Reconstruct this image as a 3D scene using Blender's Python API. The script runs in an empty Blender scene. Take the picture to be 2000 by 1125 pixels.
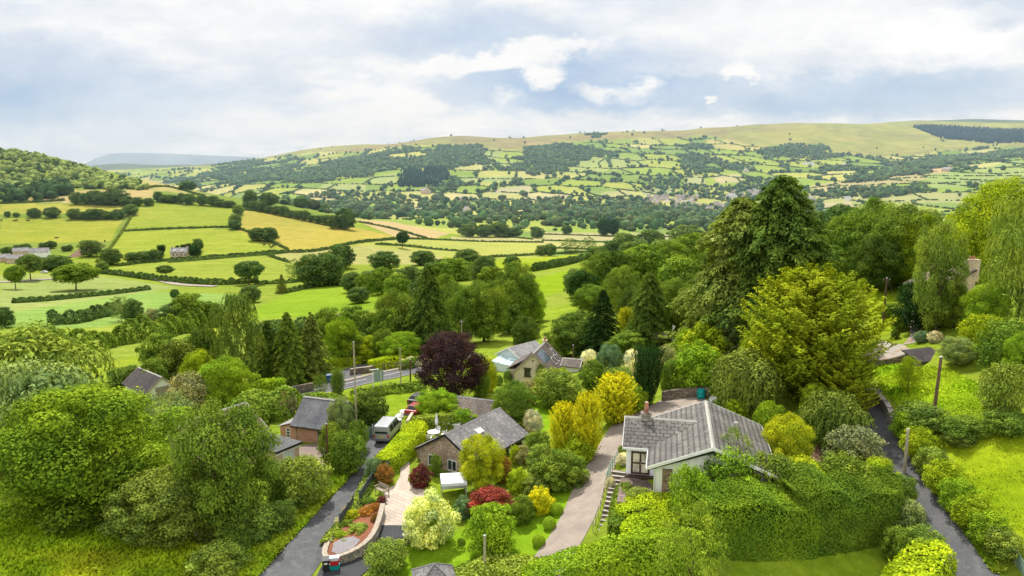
import bpy, bmesh, math, random
import numpy as np
from mathutils import Vector, Matrix
from mathutils.geometry import delaunay_2d_cdt
R = math.radians
SC = bpy.context.scene
COL = SC.collection
rnd = random.Random(7)

# ------------------------------------------------------------------ camera
CAM_Z = 32.0
FPX = 1428.0                       # focal length in pixels of the 2000 px wide photograph
PITCH = R(9.05)
cp, sp = math.cos(PITCH), math.sin(PITCH)
cam_d = bpy.data.cameras.new('camera'); cam = bpy.data.objects.new('camera', cam_d); COL.objects.link(cam)
cam.location = (0, 0, CAM_Z); cam.rotation_euler = (math.pi/2 - PITCH, 0, 0)
cam_d.sensor_width = 36; cam_d.lens = 36*FPX/2000; cam_d.clip_end = 60000; cam_d.clip_start = 0.5
SC.camera = cam
SC.render.resolution_x = 1024; SC.render.resolution_y = 576
SC.view_settings.view_transform = 'Standard'; SC.view_settings.look = 'None'
SC.view_settings.exposure = 0; SC.view_settings.gamma = 1
SC.cycles.max_bounces = 4; SC.cycles.diffuse_bounces = 2; SC.cycles.glossy_bounces = 2
SC.cycles.transmission_bounces = 2; SC.cycles.transparent_max_bounces = 6; SC.cycles.volume_bounces = 0
SC.cycles.use_denoising = True

def ray(u, v):
    a = (u-1000)/FPX; b = (562.5-v)/FPX
    return np.array((a, cp + b*sp, -sp + b*cp))
def to_px(x, y, z):
    z = z-CAM_Z; f = y*cp - z*sp; f = np.maximum(f, 1e-3)
    return 1000+FPX*x/f, 562.5-FPX*(y*sp+z*cp)/f
def at_z(u, v, z):
    r = ray(u, v); t = (z-CAM_Z)/r[2]; return Vector((r[0]*t, r[1]*t, z))
def at_y(u, v, y):
    r = ray(u, v); t = y/r[1]; return Vector((r[0]*t, y, CAM_Z+r[2]*t))

# ------------------------------------------------------------------ terrain
CTRL_Z = [(640,1110,0),(500,1120,0),(250,1100,.3),(0,1100,1),(0,1000,.6),(150,1010,.2),(700,900,1.0),(752,860,1.3),(900,1080,1.2),(850,960,1.4),
 (1050,1100,1.8),(1180,880,4.2),(1210,825,5),(1290,790,6),(1310,970,5.8),(1240,915,5.6),(1500,1110,4),(1850,1100,3.4),(1800,960,5),(1720,850,7),
 (1695,790,8),(1720,690,10),(1750,580,12),(1930,900,8),(1825,815,9),(1990,1080,4.5),(1930,760,11),(1990,700,13),(1950,600,15.5),(1700,540,13.5),(1580,760,8),(1450,790,7),(1490,650,9),
 (1300,670,5),(1265,790,5.2),(1140,740,2),(1040,745,0),(880,770,.8),(700,745,-2),(580,765,-2),(830,712,-1.4),(600,855,.4),(560,920,.3),
 (300,750,-2.5),(60,830,-1),(0,760,-1.5),(250,680,-8),(190,710,-6),(100,620,-14),(10,640,-13),(850,690,-3.5),(950,670,-4.5),(1000,650,-5.5),(1100,600,-7),
 (1170,585,-5),(1080,545,-17),(1000,520,-22),(600,600,-18),(400,640,-14),(700,570,-20),(150,565,-26),(40,560,-26),(330,560,-26),(345,500,-26),(450,545,-26),
 (600,530,-28),(800,530,-27),(20,510,-24),(800,490,-32),(1300,560,-8),(1400,520,-12),(470,700,-6),(640,690,-4.5),(780,640,-9),(1200,520,-26)]
CTRL_D = [(350,420,700),(60,440,660),(0,400,760),(250,395,780),(100,375,880),(200,425,700),(0,295,1120),(60,302,1120),(130,318,1110),(200,338,1060),(260,354,1000),(330,366,960),(400,380,920),(460,389,880),(520,396,850),
 (590,412,810),(660,430,780),(760,462,680),(480,440,640),(600,450,640),(600,480,560),(0,345,1000),(130,355,970),(700,480,570),(1000,470,800),(1200,455,980),(1350,460,950),(1000,500,590),(880,455,900),
 (700,425,1400),(850,425,1350),(1000,425,1330),(1200,425,1350),(1400,430,1300),(1600,440,1200),(1800,430,1200),(800,405,1680),(1000,405,1700),(1320,393,2000),(1450,395,1950),(1600,400,1700),
 (560,375,2000),(700,388,1950),(450,368,2300),(600,350,2550),(500,343,3000),(600,322,3400),(700,325,2900),(700,300,3700),(850,325,2700),(1000,325,2650),(1150,325,2650),(1300,325,2650),(1400,325,2650),(1000,355,2250),(1200,355,2250),(1400,355,2250),(800,355,2300),
 (1500,330,2600),(1000,290,3250),(1150,290,3200),(1300,290,3200),(850,295,3300),(1450,285,3200),(1600,290,3200),(1750,290,3300),(1900,290,3300),(1600,340,2400),(1700,362,1900),(1800,343,2050),(1900,345,1950),(1990,312,2350),(1980,370,1600),(1750,320,2700),
 (430,322,5000),(270,322,5600),(200,326,5600),(100,330,5600),(340,335,4000),(560,302,4600),(600,294,4500),(700,285,4300),(780,282,4200),(860,271,4000),(930,265,3900),(1000,267,3900),(1100,263,3800),(1200,259,3800),(1300,257,3800),(1400,253,3900),(1480,247,4000),(1540,243,4000),(1640,241,4100),(1720,237,4200),(1800,235,4300),(1900,235,4400),(2000,238,4500)]
CTRL_DZ = [(0,1700,0),(200,1600,-30),(400,1500,-45),(600,1400,-50),(0,3000,-40),(250,3000,-40),(430,2200,-45),(430,6500,-40),(700,5600,120),(1000,5200,150),(1300,5200,160),(1600,5400,230),(2000,5800,230),(100,8000,-60),(600,8500,-40),(1200,8500,0),(1800,8500,60),(-300,1100,70),(2300,4500,330),(-300,60,1.5),(2300,60,12),(-300,250,-12),(2300,250,22),(-300,500,-20),(2300,600,30),(2300,1500,40),(1700,250,10),(1500,300,-2),(1900,300,14),(1750,600,-20),(1900,700,-12),(-300,2500,-20),(-300,12000,-80),(1000,12000,-60),(2300,12000,-40)]
pts = []
for u, v, z in CTRL_Z: pts.append(at_z(u, v, z))
for u, v, d in CTRL_D: pts.append(at_y(u, v, d))
for u, d, z in CTRL_DZ: pts.append(Vector(((u-1000)/FPX*d*1.0, d, z)))
# the ground under and just behind the camera
pts += [Vector((0,22,2.5)), Vector((-25,22,2)), Vector((25,22,3)), Vector((-12,36,1)), Vector((14,36,2.2)), Vector((34,36,3))]
CP = np.array(pts)
KS, KT = 2.4, 1.0
def feat(x, y):
    return np.stack((np.arctan2(x, y)*KS, np.log(np.hypot(x, y))*KT), -1)
CF = feat(CP[:,0], CP[:,1])
def kern(d2): return np.where(d2 > 1e-12, 0.5*d2*np.log(np.maximum(d2, 1e-12)), 0.0)
n = len(CF)
# solve for height over a distance-scaled unit so near metres and far metres weigh alike
WR = np.hypot(CP[:,0], CP[:,1])
A = np.zeros((n+3, n+3))
dd = ((CF[:,None]-CF[None])**2).sum(-1)
A[:n,:n] = kern(dd) + np.eye(n)*0.0006
A[:n,n] = 1; A[:n,n+1:] = CF; A[n,:n] = 1; A[n+1:,:n] = CF.T
rhs = np.zeros(n+3); rhs[:n] = (CP[:,2]-CAM_Z)/WR
SOL = np.linalg.solve(A, rhs)
def height_exact(x, y):
    f = feat(x, y); out = np.zeros(len(x))
    for i in range(0, len(x), 20000):
        g = f[i:i+20000]
        d2 = ((g[:,None]-CF[None])**2).sum(-1)
        out[i:i+20000] = kern(d2) @ SOL[:n] + SOL[n] + g @ SOL[n+1:]
    return out*np.hypot(x, y) + CAM_Z
def vnoise(x, y, seed=0):
    """smooth value noise on arrays"""
    def h(a, b): 
        q = np.sin(a*127.1 + b*311.7 + seed*74.7)*43758.5453
        return q - np.floor(q)
    xi, yi = np.floor(x), np.floor(y); xf, yf = x-xi, y-yi
    xf = xf*xf*(3-2*xf); yf = yf*yf*(3-2*yf)
    return (h(xi,yi)*(1-xf)+h(xi+1,yi)*xf)*(1-yf) + (h(xi,yi+1)*(1-xf)+h(xi+1,yi+1)*xf)*yf
# polar grid: azimuth fine inside the view, coarse outside; radius logarithmic
AZ = np.concatenate((np.arange(-80,-37,1.0), np.arange(-37,37,0.125), np.arange(37,80.1,1.0)))*math.pi/180
NR = 520
LR = np.linspace(math.log(14), math.log(16000), NR)
gA, gL = np.meshgrid(AZ, LR)
gR = np.exp(gL); GX = gR*np.sin(gA); GY = gR*np.cos(gA)
GZ = np.zeros_like(GX)
# coarse evaluation of the spline, then interpolation to the fine grid
cA = np.linspace(AZ[0], AZ[-1], 170); cL = np.linspace(LR[0], LR[-1], 150)
mA, mL = np.meshgrid(cA, cL); mR = np.exp(mL)
mZ = height_exact((mR*np.sin(mA)).ravel(), (mR*np.cos(mA)).ravel()).reshape(mA.shape)/mR
def coarse(a, l):
    i = np.clip((a-cA[0])/(cA[1]-cA[0]), 0, len(cA)-1.001); j = np.clip((l-cL[0])/(cL[1]-cL[0]), 0, len(cL)-1.001)
    i0 = i.astype(int); j0 = j.astype(int); fi = i-i0; fj = j-j0
    return (mZ[j0,i0]*(1-fi)+mZ[j0,i0+1]*fi)*(1-fj) + (mZ[j0+1,i0]*(1-fi)+mZ[j0+1,i0+1]*fi)*fj
def height(x, y):
    x = np.asarray(x, float); y = np.asarray(y, float)
    r = np.maximum(np.hypot(x, y), 14.0)
    z = coarse(np.arctan2(x, y), np.log(r))*r
    k = np.clip((r-2600)/1500, 0, 1)
    z = z + k*((vnoise(x/420, y/420, 3)-.5)*26 + (vnoise(x/150, y/150, 5)-.5)*10)
    return z
def hz(x, y): return float(height(np.array([x]), np.array([y]))[0])
GZ = height(GX.ravel(), GY.ravel()).reshape(GX.shape)
def P(u, v, off=0.0):
    """point of the terrain seen at a pixel of the photograph"""
    r = ray(u, v); t0 = 20.0
    ts = np.exp(np.linspace(math.log(18), math.log(9000), 1500))
    zz = height(r[0]*ts, r[1]*ts)
    below = np.nonzero(CAM_Z + r[2]*ts < zz)[0]
    k = below[0] if len(below) else len(ts)-1
    lo, hi = ts[max(k-1,0)], ts[k]
    for _ in range(14):
        m = (lo+hi)/2
        if CAM_Z + r[2]*m < hz(r[0]*m, r[1]*m): hi = m
        else: lo = m
    return Vector((r[0]*hi, r[1]*hi, hz(r[0]*hi, r[1]*hi)+off))

# ------------------------------------------------------------------ object helpers
def tag(o, label=None, cat=None, group=None, kind=None):
    if label: o['label'] = label
    if cat: o['category'] = cat
    if group: o['group'] = group
    if kind: o['kind'] = kind
    return o
def empty(name, loc, rz=0.0, label=None, cat=None, group=None):
    o = bpy.data.objects.new(name, None); COL.objects.link(o); o.empty_display_size = .3
    o.location = loc; o.rotation_euler = (0,0,rz); return tag(o, label, cat, group)
def link(name, me, parent=None):
    o = bpy.data.objects.new(name, me); COL.objects.link(o)
    if parent is not None: o.parent = parent
    return o
class MB:
    """collects boxes, prisms and tubes; build() links them as one mesh object"""
    def __init__(s): s.bm = bmesh.new(); s.uv = s.bm.loops.layers.uv.new('UVMap')
    def face(s, pts, uv=None):
        vs = [s.bm.verts.new(p) for p in pts]
        f = s.bm.faces.new(vs)
        if uv:
            for l, c in zip(f.loops, uv): l[s.uv].uv = c
        return f
    def box(s, x0, x1, y0, y1, z0, z1):
        v = [s.bm.verts.new(p) for p in ((x0,y0,z0),(x1,y0,z0),(x1,y1,z0),(x0,y1,z0),(x0,y0,z1),(x1,y0,z1),(x1,y1,z1),(x0,y1,z1))]
        for q in ((3,2,1,0),(4,5,6,7),(0,1,5,4),(1,2,6,5),(2,3,7,6),(3,0,4,7)): s.bm.faces.new([v[i] for i in q])
        return s
    def prism(s, poly, axis, a, b):
        """extrude a 2-D polygon along axis (0 x, 1 y, 2 z) from a to b"""
        def mk(p, t):
            if axis == 1: return (p[0], t, p[1])
            if axis == 0: return (t, p[0], p[1])
            return (p[0], p[1], t)
        lo = [s.bm.verts.new(mk(p, a)) for p in poly]; hi = [s.bm.verts.new(mk(p, b)) for p in poly]
        k = len(poly)
        s.bm.faces.new(lo[::-1]); s.bm.faces.new(hi)
        for i in range(k): s.bm.faces.new((lo[i], lo[(i+1)%k], hi[(i+1)%k], hi[i]))
        return s
    def tube(s, p0, p1, r0, r1=None, seg=8, cap=True):
        r1 = r0 if r1 is None else r1
        p0, p1 = Vector(p0), Vector(p1); d = (p1-p0).normalized()
        a = d.orthogonal().normalized(); b = d.cross(a)
        lo = []; hi = []
        for i in range(seg):
            t = 2*math.pi*i/seg; o = a*math.cos(t)+b*math.sin(t)
            lo.append(s.bm.verts.new(p0+o*r0)); hi.append(s.bm.verts.new(p1+o*r1))
        for i in range(seg): s.bm.faces.new((lo[i], lo[(i+1)%seg], hi[(i+1)%seg], hi[i]))
        if cap:
            s.bm.faces.new(lo[::-1]); s.bm.faces.new(hi)
        return s
    def curve(s, pts, r0, r1, seg=7):
        m = len(pts)
        for i in range(m-1):
            s.tube(pts[i], pts[i+1], r0+(r1-r0)*i/(m-1), r0+(r1-r0)*(i+1)/(m-1), seg)
        return s
    def build(s, name, mat, parent=None, bevel=0.0, smooth=False):
        if bevel: bmesh.ops.bevel(s.bm, geom=list(s.bm.edges), offset=bevel, segments=1, affect='EDGES', clamp_overlap=True)
        bmesh.ops.recalc_face_normals(s.bm, faces=s.bm.faces)
        me = bpy.data.meshes.new(name); s.bm.to_mesh(me); s.bm.free()
        if smooth: me.polygons.foreach_set('use_smooth', [True]*len(me.polygons))
        me.materials.append(mat)
        return link(name, me, parent)
def np_mesh(name, V, F, mat, var=None, smooth=False):
    """V (n,3), F (m,k) -> mesh"""
    me = bpy.data.meshes.new(name); V = np.ascontiguousarray(V, np.float32); F = np.ascontiguousarray(F, np.int32)
    m, k = F.shape
    me.vertices.add(len(V)); me.vertices.foreach_set('co', V.ravel())
    me.loops.add(m*k); me.loops.foreach_set('vertex_index', F.ravel())
    me.polygons.add(m); me.polygons.foreach_set('loop_start', np.arange(0, m*k, k, dtype=np.int32))
    me.polygons.foreach_set('loop_total', np.full(m, k, np.int32))
    if smooth: me.polygons.foreach_set('use_smooth', np.ones(m, bool))
    me.update(calc_edges=True)
    if var is not None:
        if var.ndim == 1:
            at = me.attributes.new('var', 'FLOAT', 'FACE'); at.data.foreach_set('value', np.ascontiguousarray(var, np.float32))
        else:
            at = me.attributes.new('col', 'FLOAT_COLOR', 'FACE')
            at.data.foreach_set('color', np.ascontiguousarray(np.concatenate((var, np.ones((len(var),1))), 1), np.float32).ravel())
    me.materials.append(mat)
    return me
# ------------------------------------------------------------------ materials
class NT:
    def __init__(s, name):
        s.m = bpy.data.materials.new(name); s.m.use_nodes = True; s.t = s.m.node_tree; s.t.nodes.clear()
        s.out = s.n('ShaderNodeOutputMaterial')
    def n(s, typ, **kw):
        x = s.t.nodes.new(typ)
        for k, v in kw.items(): setattr(x, k, v)
        return x
    def l(s, a, b): s.t.links.new(a, b)
    def set(s, sock, v):
        if hasattr(v, 'is_output') or isinstance(v, bpy.types.NodeSocket): s.l(v, sock)
        else:
            if isinstance(v, tuple) and len(v) == 3 and sock.type == 'RGBA': v = v+(1,)
            sock.default_value = v
    def mix(s, f, a, b, mode='MIX'):
        x = s.n('ShaderNodeMix', data_type='RGBA', blend_type=mode)
        s.set(x.inputs[0], f); s.set(x.inputs[6], a); s.set(x.inputs[7], b); return x.outputs[2]
    def math(s, op, a, b=0.0, c=0.0, clamp=False):
        x = s.n('ShaderNodeMath', operation=op, use_clamp=clamp)
        s.set(x.inputs[0], a); s.set(x.inputs[1], b)
        if op in ('MULTIPLY_ADD','SMOOTHSTEP','COMPARE'): s.set(x.inputs[2], c)
        return x.outputs[0]
    def maprange(s, v, a, b, c=0.0, d=1.0):
        x = s.n('ShaderNodeMapRange'); s.set(x.inputs[0], v)
        for i, q in enumerate((a,b,c,d)): x.inputs[1+i].default_value = q
        return x.outputs[0]
    def coord(s, out='Object'): return s.n('ShaderNodeTexCoord').outputs[out]
    def pos(s): return s.n('ShaderNodeNewGeometry').outputs['Position']
    def scale(s, vec, sc):
        x = s.n('ShaderNodeMapping'); s.l(vec, x.inputs[0]); x.inputs['Scale'].default_value = sc; return x.outputs[0]
    def noise(s, vec, sc, det=3.0, rough=.55, out=0):
        x = s.n('ShaderNodeTexNoise'); s.l(vec, x.inputs['Vector']); x.inputs['Scale'].default_value = sc
        x.inputs['Detail'].default_value = det; x.inputs['Roughness'].default_value = rough; return x.outputs[out]
    def bsdf(s, col, rough=.7, spec=.3, metal=0.0, bump=None, bs=.3, bd=.02):
        b = s.n('ShaderNodeBsdfPrincipled'); s.set(b.inputs['Base Color'], col); s.set(b.inputs['Roughness'], rough)
        b.inputs['Specular IOR Level'].default_value = spec; b.inputs['Metallic'].default_value = metal
        if bump is not None:
            bp = s.n('ShaderNodeBump'); bp.inputs['Strength'].default_value = bs; bp.inputs['Distance'].default_value = bd
            s.l(bump, bp.inputs['Height']); s.l(bp.outputs[0], b.inputs['Normal'])
        s.l(b.outputs[0], s.out.inputs[0]); return s.m
M = {}
def plain(name, col, rough=.6, spec=.3, metal=0.0, var=.25, sc=3.0):
    t = NT(name); v = t.coord()
    f = t.noise(v, sc, 4); f2 = t.noise(v, sc*6, 3)
    d = tuple(c*(1-var) for c in col); l = tuple(min(1,c*(1+var)) for c in col)
    c = t.mix(t.maprange(f, .3, .7), d, l); c = t.mix(t.maprange(f2, .35, .75, 0, var), c, tuple(q*.6 for q in col))
    M[name] = t.bsdf(c, rough, spec, metal); return M[name]
def foliage():
    t = NT('foliage')
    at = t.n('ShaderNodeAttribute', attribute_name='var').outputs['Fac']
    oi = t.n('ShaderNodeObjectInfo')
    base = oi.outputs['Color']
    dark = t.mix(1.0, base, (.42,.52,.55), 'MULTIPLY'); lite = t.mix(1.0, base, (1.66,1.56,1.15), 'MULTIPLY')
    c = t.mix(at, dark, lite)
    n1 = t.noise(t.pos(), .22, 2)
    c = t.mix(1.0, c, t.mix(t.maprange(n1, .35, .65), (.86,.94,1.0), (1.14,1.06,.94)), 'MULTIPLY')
    d = t.n('ShaderNodeBsdfDiffuse'); t.l(c, d.inputs[0])
    tr = t.n('ShaderNodeBsdfTranslucent'); t.l(t.mix(1.0, c, (1.15,1.1,.55), 'MULTIPLY'), tr.inputs[0])
    mx = t.n('ShaderNodeMixShader'); mx.inputs[0].default_value = .2
    t.l(d.outputs[0], mx.inputs[1]); t.l(tr.outputs[0], mx.inputs[2])
    t.l(mx.outputs[0], t.out.inputs[0]); M['foliage'] = t.m
foliage()
def colour_foliage():
    t = NT('woodland'); c = t.n('ShaderNodeAttribute', attribute_name='col').outputs['Color']
    n1 = t.noise(t.pos(), .25, 3)
    c = t.mix(1.0, c, t.mix(t.maprange(n1, .3, .7), (.6,.65,.7), (1.4,1.35,1.2)), 'MULTIPLY')
    d = t.n('ShaderNodeBsdfDiffuse'); t.l(c, d.inputs[0]); t.l(d.outputs[0], t.out.inputs[0]); M['woodland'] = t.m
colour_foliage()
def ground():
    t = NT('ground'); c = t.n('ShaderNodeAttribute', attribute_name='col').outputs['Color']; p = t.pos()
    n0 = t.noise(p, .9, 5, .65); n1 = t.noise(p, .12, 4, .6); n2 = t.noise(p, .012, 4, .6); n3 = t.noise(p, .0022, 5, .6)
    c = t.mix(1.0, c, t.mix(t.maprange(n0, .3, .7), (.74,.78,.7), (1.28,1.22,1.25)), 'MULTIPLY')
    c = t.mix(1.0, c, t.mix(t.maprange(n1, .3, .7), (.86,.92,.8), (1.12,1.07,1.2)), 'MULTIPLY')
    c = t.mix(1.0, c, t.mix(t.maprange(n2, .3, .7), (.88,.94,.9), (1.12,1.06,1.1)), 'MULTIPLY')
    c = t.mix(1.0, c, t.mix(t.maprange(n3, .35, .65), (.9,.93,.95), (1.1,1.07,1.0)), 'MULTIPLY')
    mp = t.n('ShaderNodeMapping'); t.l(p, mp.inputs[0]); mp.inputs['Rotation'].default_value = (0,0,.9); mp.inputs['Scale'].default_value = (.012,.30,.05)
    n4 = t.noise(mp.outputs[0], 1.0, 3, .5)
    c = t.mix(1.0, c, t.mix(t.maprange(n4, .35, .65), (.87,.91,.88), (1.12,1.08,1.12)), 'MULTIPLY')
    b = t.n('ShaderNodeBump'); b.inputs['Strength'].default_value = .7; b.inputs['Distance'].default_value = .25
    t.l(n0, b.inputs['Height'])
    d = t.n('ShaderNodeBsdfDiffuse'); t.l(c, d.inputs[0]); t.l(b.outputs[0], d.inputs['Normal']); t.l(d.outputs[0], t.out.inputs[0]); M['ground'] = t.m
ground()
def speck(name, a, b, sc, rough=.85, big=None, bump=.3):
    """fine two-tone aggregate: tarmac, gravel, soil, bark"""
    t = NT(name); p = t.pos()
    f = t.noise(p, sc, 4, .7); g = t.noise(p, sc*.06, 4, .6)
    c = t.mix(t.maprange(f, .32, .68), a, b)
    c = t.mix(1.0, c, t.mix(t.maprange(g, .32, .68), (.82,.83,.85), (1.17,1.16,1.14)), 'MULTIPLY')
    if big: c = t.mix(t.maprange(t.noise(p, sc*.15, 3), .52, .66), c, big)
    M[name] = t.bsdf(c, rough, .2, 0, f, bump, .02)
speck('tarmac', (.075,.077,.085), (.13,.132,.14), 9, big=(.135,.134,.136))
speck('new_tarmac', (.040,.042,.048), (.068,.070,.078), 9)
speck('gravel', (.235,.195,.165), (.37,.31,.265), 10)
speck('drive_gravel', (.24,.21,.19), (.42,.38,.34), 8, big=(.30,.19,.07))
speck('yard', (.17,.13,.115), (.26,.20,.18), 7)
speck('soil', (.10,.055,.035), (.20,.11,.07), 8)
speck('bark_mulch', (.16,.055,.03), (.30,.12,.06), 9)
speck('slate_chips', (.16,.15,.16), (.33,.31,.33), 12)
speck('bark', (.07,.05,.035), (.16,.12,.085), 5)
speck('concrete', (.34,.33,.30), (.48,.46,.43), 5)
def masonry(name, c1, c2, mortar, bw, bh, ms=.02, rough=.9, stain=.5, squash=1.0):
    t = NT(name); v = t.coord()
    s = t.n('ShaderNodeSeparateXYZ'); t.l(v, s.inputs[0])
    cb = t.n('ShaderNodeCombineXYZ'); t.l(t.math('ADD', s.outputs[0], s.outputs[1]), cb.inputs[0]); t.l(s.outputs[2], cb.inputs[1])
    w = t.n('ShaderNodeVectorMath', operation='ADD'); t.l(cb.outputs[0], w.inputs[0])
    nz = t.noise(v, 2.2, 2, .5, 1); nv = t.n('ShaderNodeVectorMath', operation='SCALE'); t.l(nz, nv.inputs[0]); nv.inputs['Scale'].default_value = bh*.5*squash
    t.l(nv.outputs[0], w.inputs[1])
    b = t.n('ShaderNodeTexBrick'); t.l(w.outputs[0], b.inputs['Vector'])
    for k, q in (('Color1',c1),('Color2',c2),('Mortar',mortar)): b.inputs[k].default_value = q+(1,)
    b.inputs['Scale'].default_value = 1; b.inputs['Mortar Size'].default_value = ms; b.inputs['Brick Width'].default_value = bw; b.inputs['Row Height'].default_value = bh
    b.inputs['Bias'].default_value = 0
    c = t.mix(1.0, b.outputs[0], t.mix(t.maprange(t.noise(v, 5, 3), .3, .7), (1-stain,)*3, (1+stain,)*3), 'MULTIPLY')
    c = t.mix(1.0, c, t.mix(t.maprange(t.noise(v, .7, 3), .35, .65), (.8,.8,.82), (1.15,1.13,1.1)), 'MULTIPLY')
    M[name] = t.bsdf(c, rough, .2, 0, b.outputs['Fac'], -.5, .02)
masonry('brown_stone', (.30,.20,.15), (.46,.34,.27), (.40,.35,.31), .42, .17, .015)
masonry('red_brick', (.46,.21,.14), (.56,.29,.20), (.42,.34,.28), .30, .10, .012, stain=.25, squash=.2)
masonry('grey_stone', (.34,.30,.26), (.52,.48,.43), (.18,.16,.14), .45, .2, .03)
masonry('dark_stone', (.16,.13,.10), (.27,.22,.175), (.10,.085,.07), .6, .3, .03)
masonry('pier_stone', (.24,.17,.11), (.38,.29,.20), (.16,.12,.09), .4, .13, .02)
masonry('chimney_stone', (.55,.42,.30), (.68,.55,.42), (.5,.42,.34), .4, .2, .015, stain=.2)
masonry('orange_brick', (.50,.17,.09), (.6,.22,.12), (.4,.3,.25), .22, .08, .012, squash=.1)
def render_wall(name, col, dirt=.25):
    t = NT(name); v = t.coord()
    a = t.noise(v, .8, 5, .6); b = t.noise(t.scale(v, (3,3,.35)), 1.5, 4)
    c = t.mix(t.maprange(a, .35, .75), col, tuple(q*(1-dirt) for q in col))
    c = t.mix(t.maprange(b, .5, .8, 0, .5), c, tuple(q*(1-dirt*1.4)*.97 for q in col))
    M[name] = t.bsdf(c, .85, .2, 0, t.noise(v, 30, 2), .15, .01)
render_wall('white_render', (.92,.92,.93), .10)
render_wall('cream_render', (.72,.62,.50), .22)
render_wall('buff_render', (.62,.50,.36), .15)
render_wall('pale_blue_boards', (.66,.74,.82), .1)
def roofing(name, c1, c2, gap, bw, bh, ms, lichen=(.45,.43,.38), amount=.35, rib=None):
    """courses follow the UV map: u along the ridge, v down the slope, in metres"""
    t = NT(name); uv = t.coord('UV'); o = t.coord()
    b = t.n('ShaderNodeTexBrick'); t.l(uv, b.inputs['Vector'])
    for k, q in (('Color1',c1),('Color2',c2),('Mortar',gap)): b.inputs[k].default_value = q+(1,)
    b.inputs['Scale'].default_value = 1; b.inputs['Mortar Size'].default_value = ms; b.inputs['Mortar Smooth'].default_value = .3
    b.inputs['Brick Width'].default_value = bw; b.inputs['Row Height'].default_value = bh
    if rib: b.offset = 0
    c = b.outputs[0]
    c = t.mix(t.maprange(t.noise(o, 2.6, 5, .7), .55, .67, 0, amount), c, lichen)
    c = t.mix(t.maprange(t.noise(o, 14, 2, .6), .60, .68, 0, amount*.9), c, lichen)
    c = t.mix(1.0, c, t.mix(t.maprange(t.noise(o, .55, 4), .35, .65), (.78,.78,.8), (1.2,1.2,1.18)), 'MULTIPLY')
    c = t.mix(1.0, c, t.mix(t.maprange(t.noise(t.scale(o,(.6,5,1)), 1.0, 3), .35, .65), (.88,.88,.88), (1.1,1.1,1.1)), 'MULTIPLY')
    M[name] = t.bsdf(c, .75, .3, 0, b.outputs['Fac'], -.6, .02)
roofing('slate', (.165,.158,.172), (.235,.225,.24), (.09,.085,.09), .32, .24, .024, amount=.75)
roofing('barn_slate', (.12,.125,.145), (.16,.165,.185), (.10,.10,.115), .3, .22, .018, amount=.2)
roofing('brown_tile', (.13,.10,.085), (.19,.15,.13), (.06,.05,.045), .34, .30, .035, amount=.3)
roofing('grey_tile', (.115,.105,.098), (.165,.153,.142), (.055,.05,.048), .62, .40, .055, amount=.4)
roofing('ribbed_tile', (.115,.108,.10), (.155,.146,.135), (.06,.057,.053), 7.0, .48, .10, amount=.3)
roofing('red_tile', (.20,.11,.09), (.27,.16,.13), (.07,.045,.04), .34, .34, .06, amount=.2)
roofing('dark_sheet', (.055,.045,.05), (.075,.06,.06), (.03,.028,.03), 1.0, 6.0, .02, amount=.1, rib=True)
roofing('far_roof', (.24,.23,.245), (.30,.29,.30), (.16,.155,.16), .5, .5, .03, amount=.3)
def paving(name, c1, c2, gap, bw, bh, rot=.6, ms=.03):
    t = NT(name); p = t.pos(); mp = t.n('ShaderNodeMapping'); t.l(p, mp.inputs[0]); mp.inputs['Rotation'].default_value = (0,0,rot)
    b = t.n('ShaderNodeTexBrick'); t.l(mp.outputs[0], b.inputs['Vector'])
    for k, q in (('Color1',c1),('Color2',c2),('Mortar',gap)): b.inputs[k].default_value = q+(1,)
    b.inputs['Scale'].default_value = 1; b.inputs['Mortar Size'].default_value = ms; b.inputs['Brick Width'].default_value = bw; b.inputs['Row Height'].default_value = bh
    c = t.mix(1.0, b.outputs[0], t.mix(t.maprange(t.noise(p, .5, 4), .35, .65), (.84,.84,.86), (1.14,1.12,1.1)), 'MULTIPLY')
    c = t.mix(1.0, c, t.mix(t.maprange(t.noise(p, 9, 3), .3, .7), (.9,.9,.9), (1.1,1.1,1.1)), 'MULTIPLY')
    M[name] = t.bsdf(c, .85, .2)
paving('pink_paving', (.46,.385,.32), (.54,.455,.385), (.35,.285,.24), .9, .42, .75)
paving('terrace_paving', (.17,.125,.105), (.25,.19,.165), (.10,.075,.065), .8, .5, .2, .04)
def glass(name, col=(.02,.025,.03)):
    t = NT(name); M[name] = t.bsdf(t.mix(t.maprange(t.noise(t.coord(), 1.2, 2), .4, .6), col, tuple(c*2.2 for c in col)), .08, .6)
glass('glass'); glass('van_glass', (.012,.015,.02)); glass('curtain_glass', (.36,.33,.27)); glass('solar_glass', (.05,.07,.085)); glass('sky_glass', (.55,.58,.6))
glass('pool_blue', (.28,.60,.68)); glass('pale_glazing', (.36,.48,.50))
plain('white_paint', (.8,.8,.8), .45, .4, var=.06); plain('silver_paint', (.44,.45,.47), .3, .6, .3, .08); plain('red_paint', (.30,.025,.02), .3, .5, var=.1)
plain('black_paint', (.02,.02,.022), .35, .5, var=.2); plain('rubber', (.02,.02,.02), .8, .2); plain('grey_plastic', (.16,.17,.18), .5, .3, var=.15)
plain('brown_wood', (.075,.04,.03), .55, .35, var=.3, sc=6); plain('pole_wood', (.16,.10,.065), .85, .2, var=.4, sc=4); plain('pale_pole', (.42,.37,.27), .85, .2, var=.25, sc=4)
plain('red_pole', (.15,.065,.045), .85, .2, var=.35, sc=4); plain('weathered_wood', (.38,.32,.26), .85, .2, var=.25, sc=5); plain('canvas', (.74,.77,.85), .8, .2, var=.06)
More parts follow.
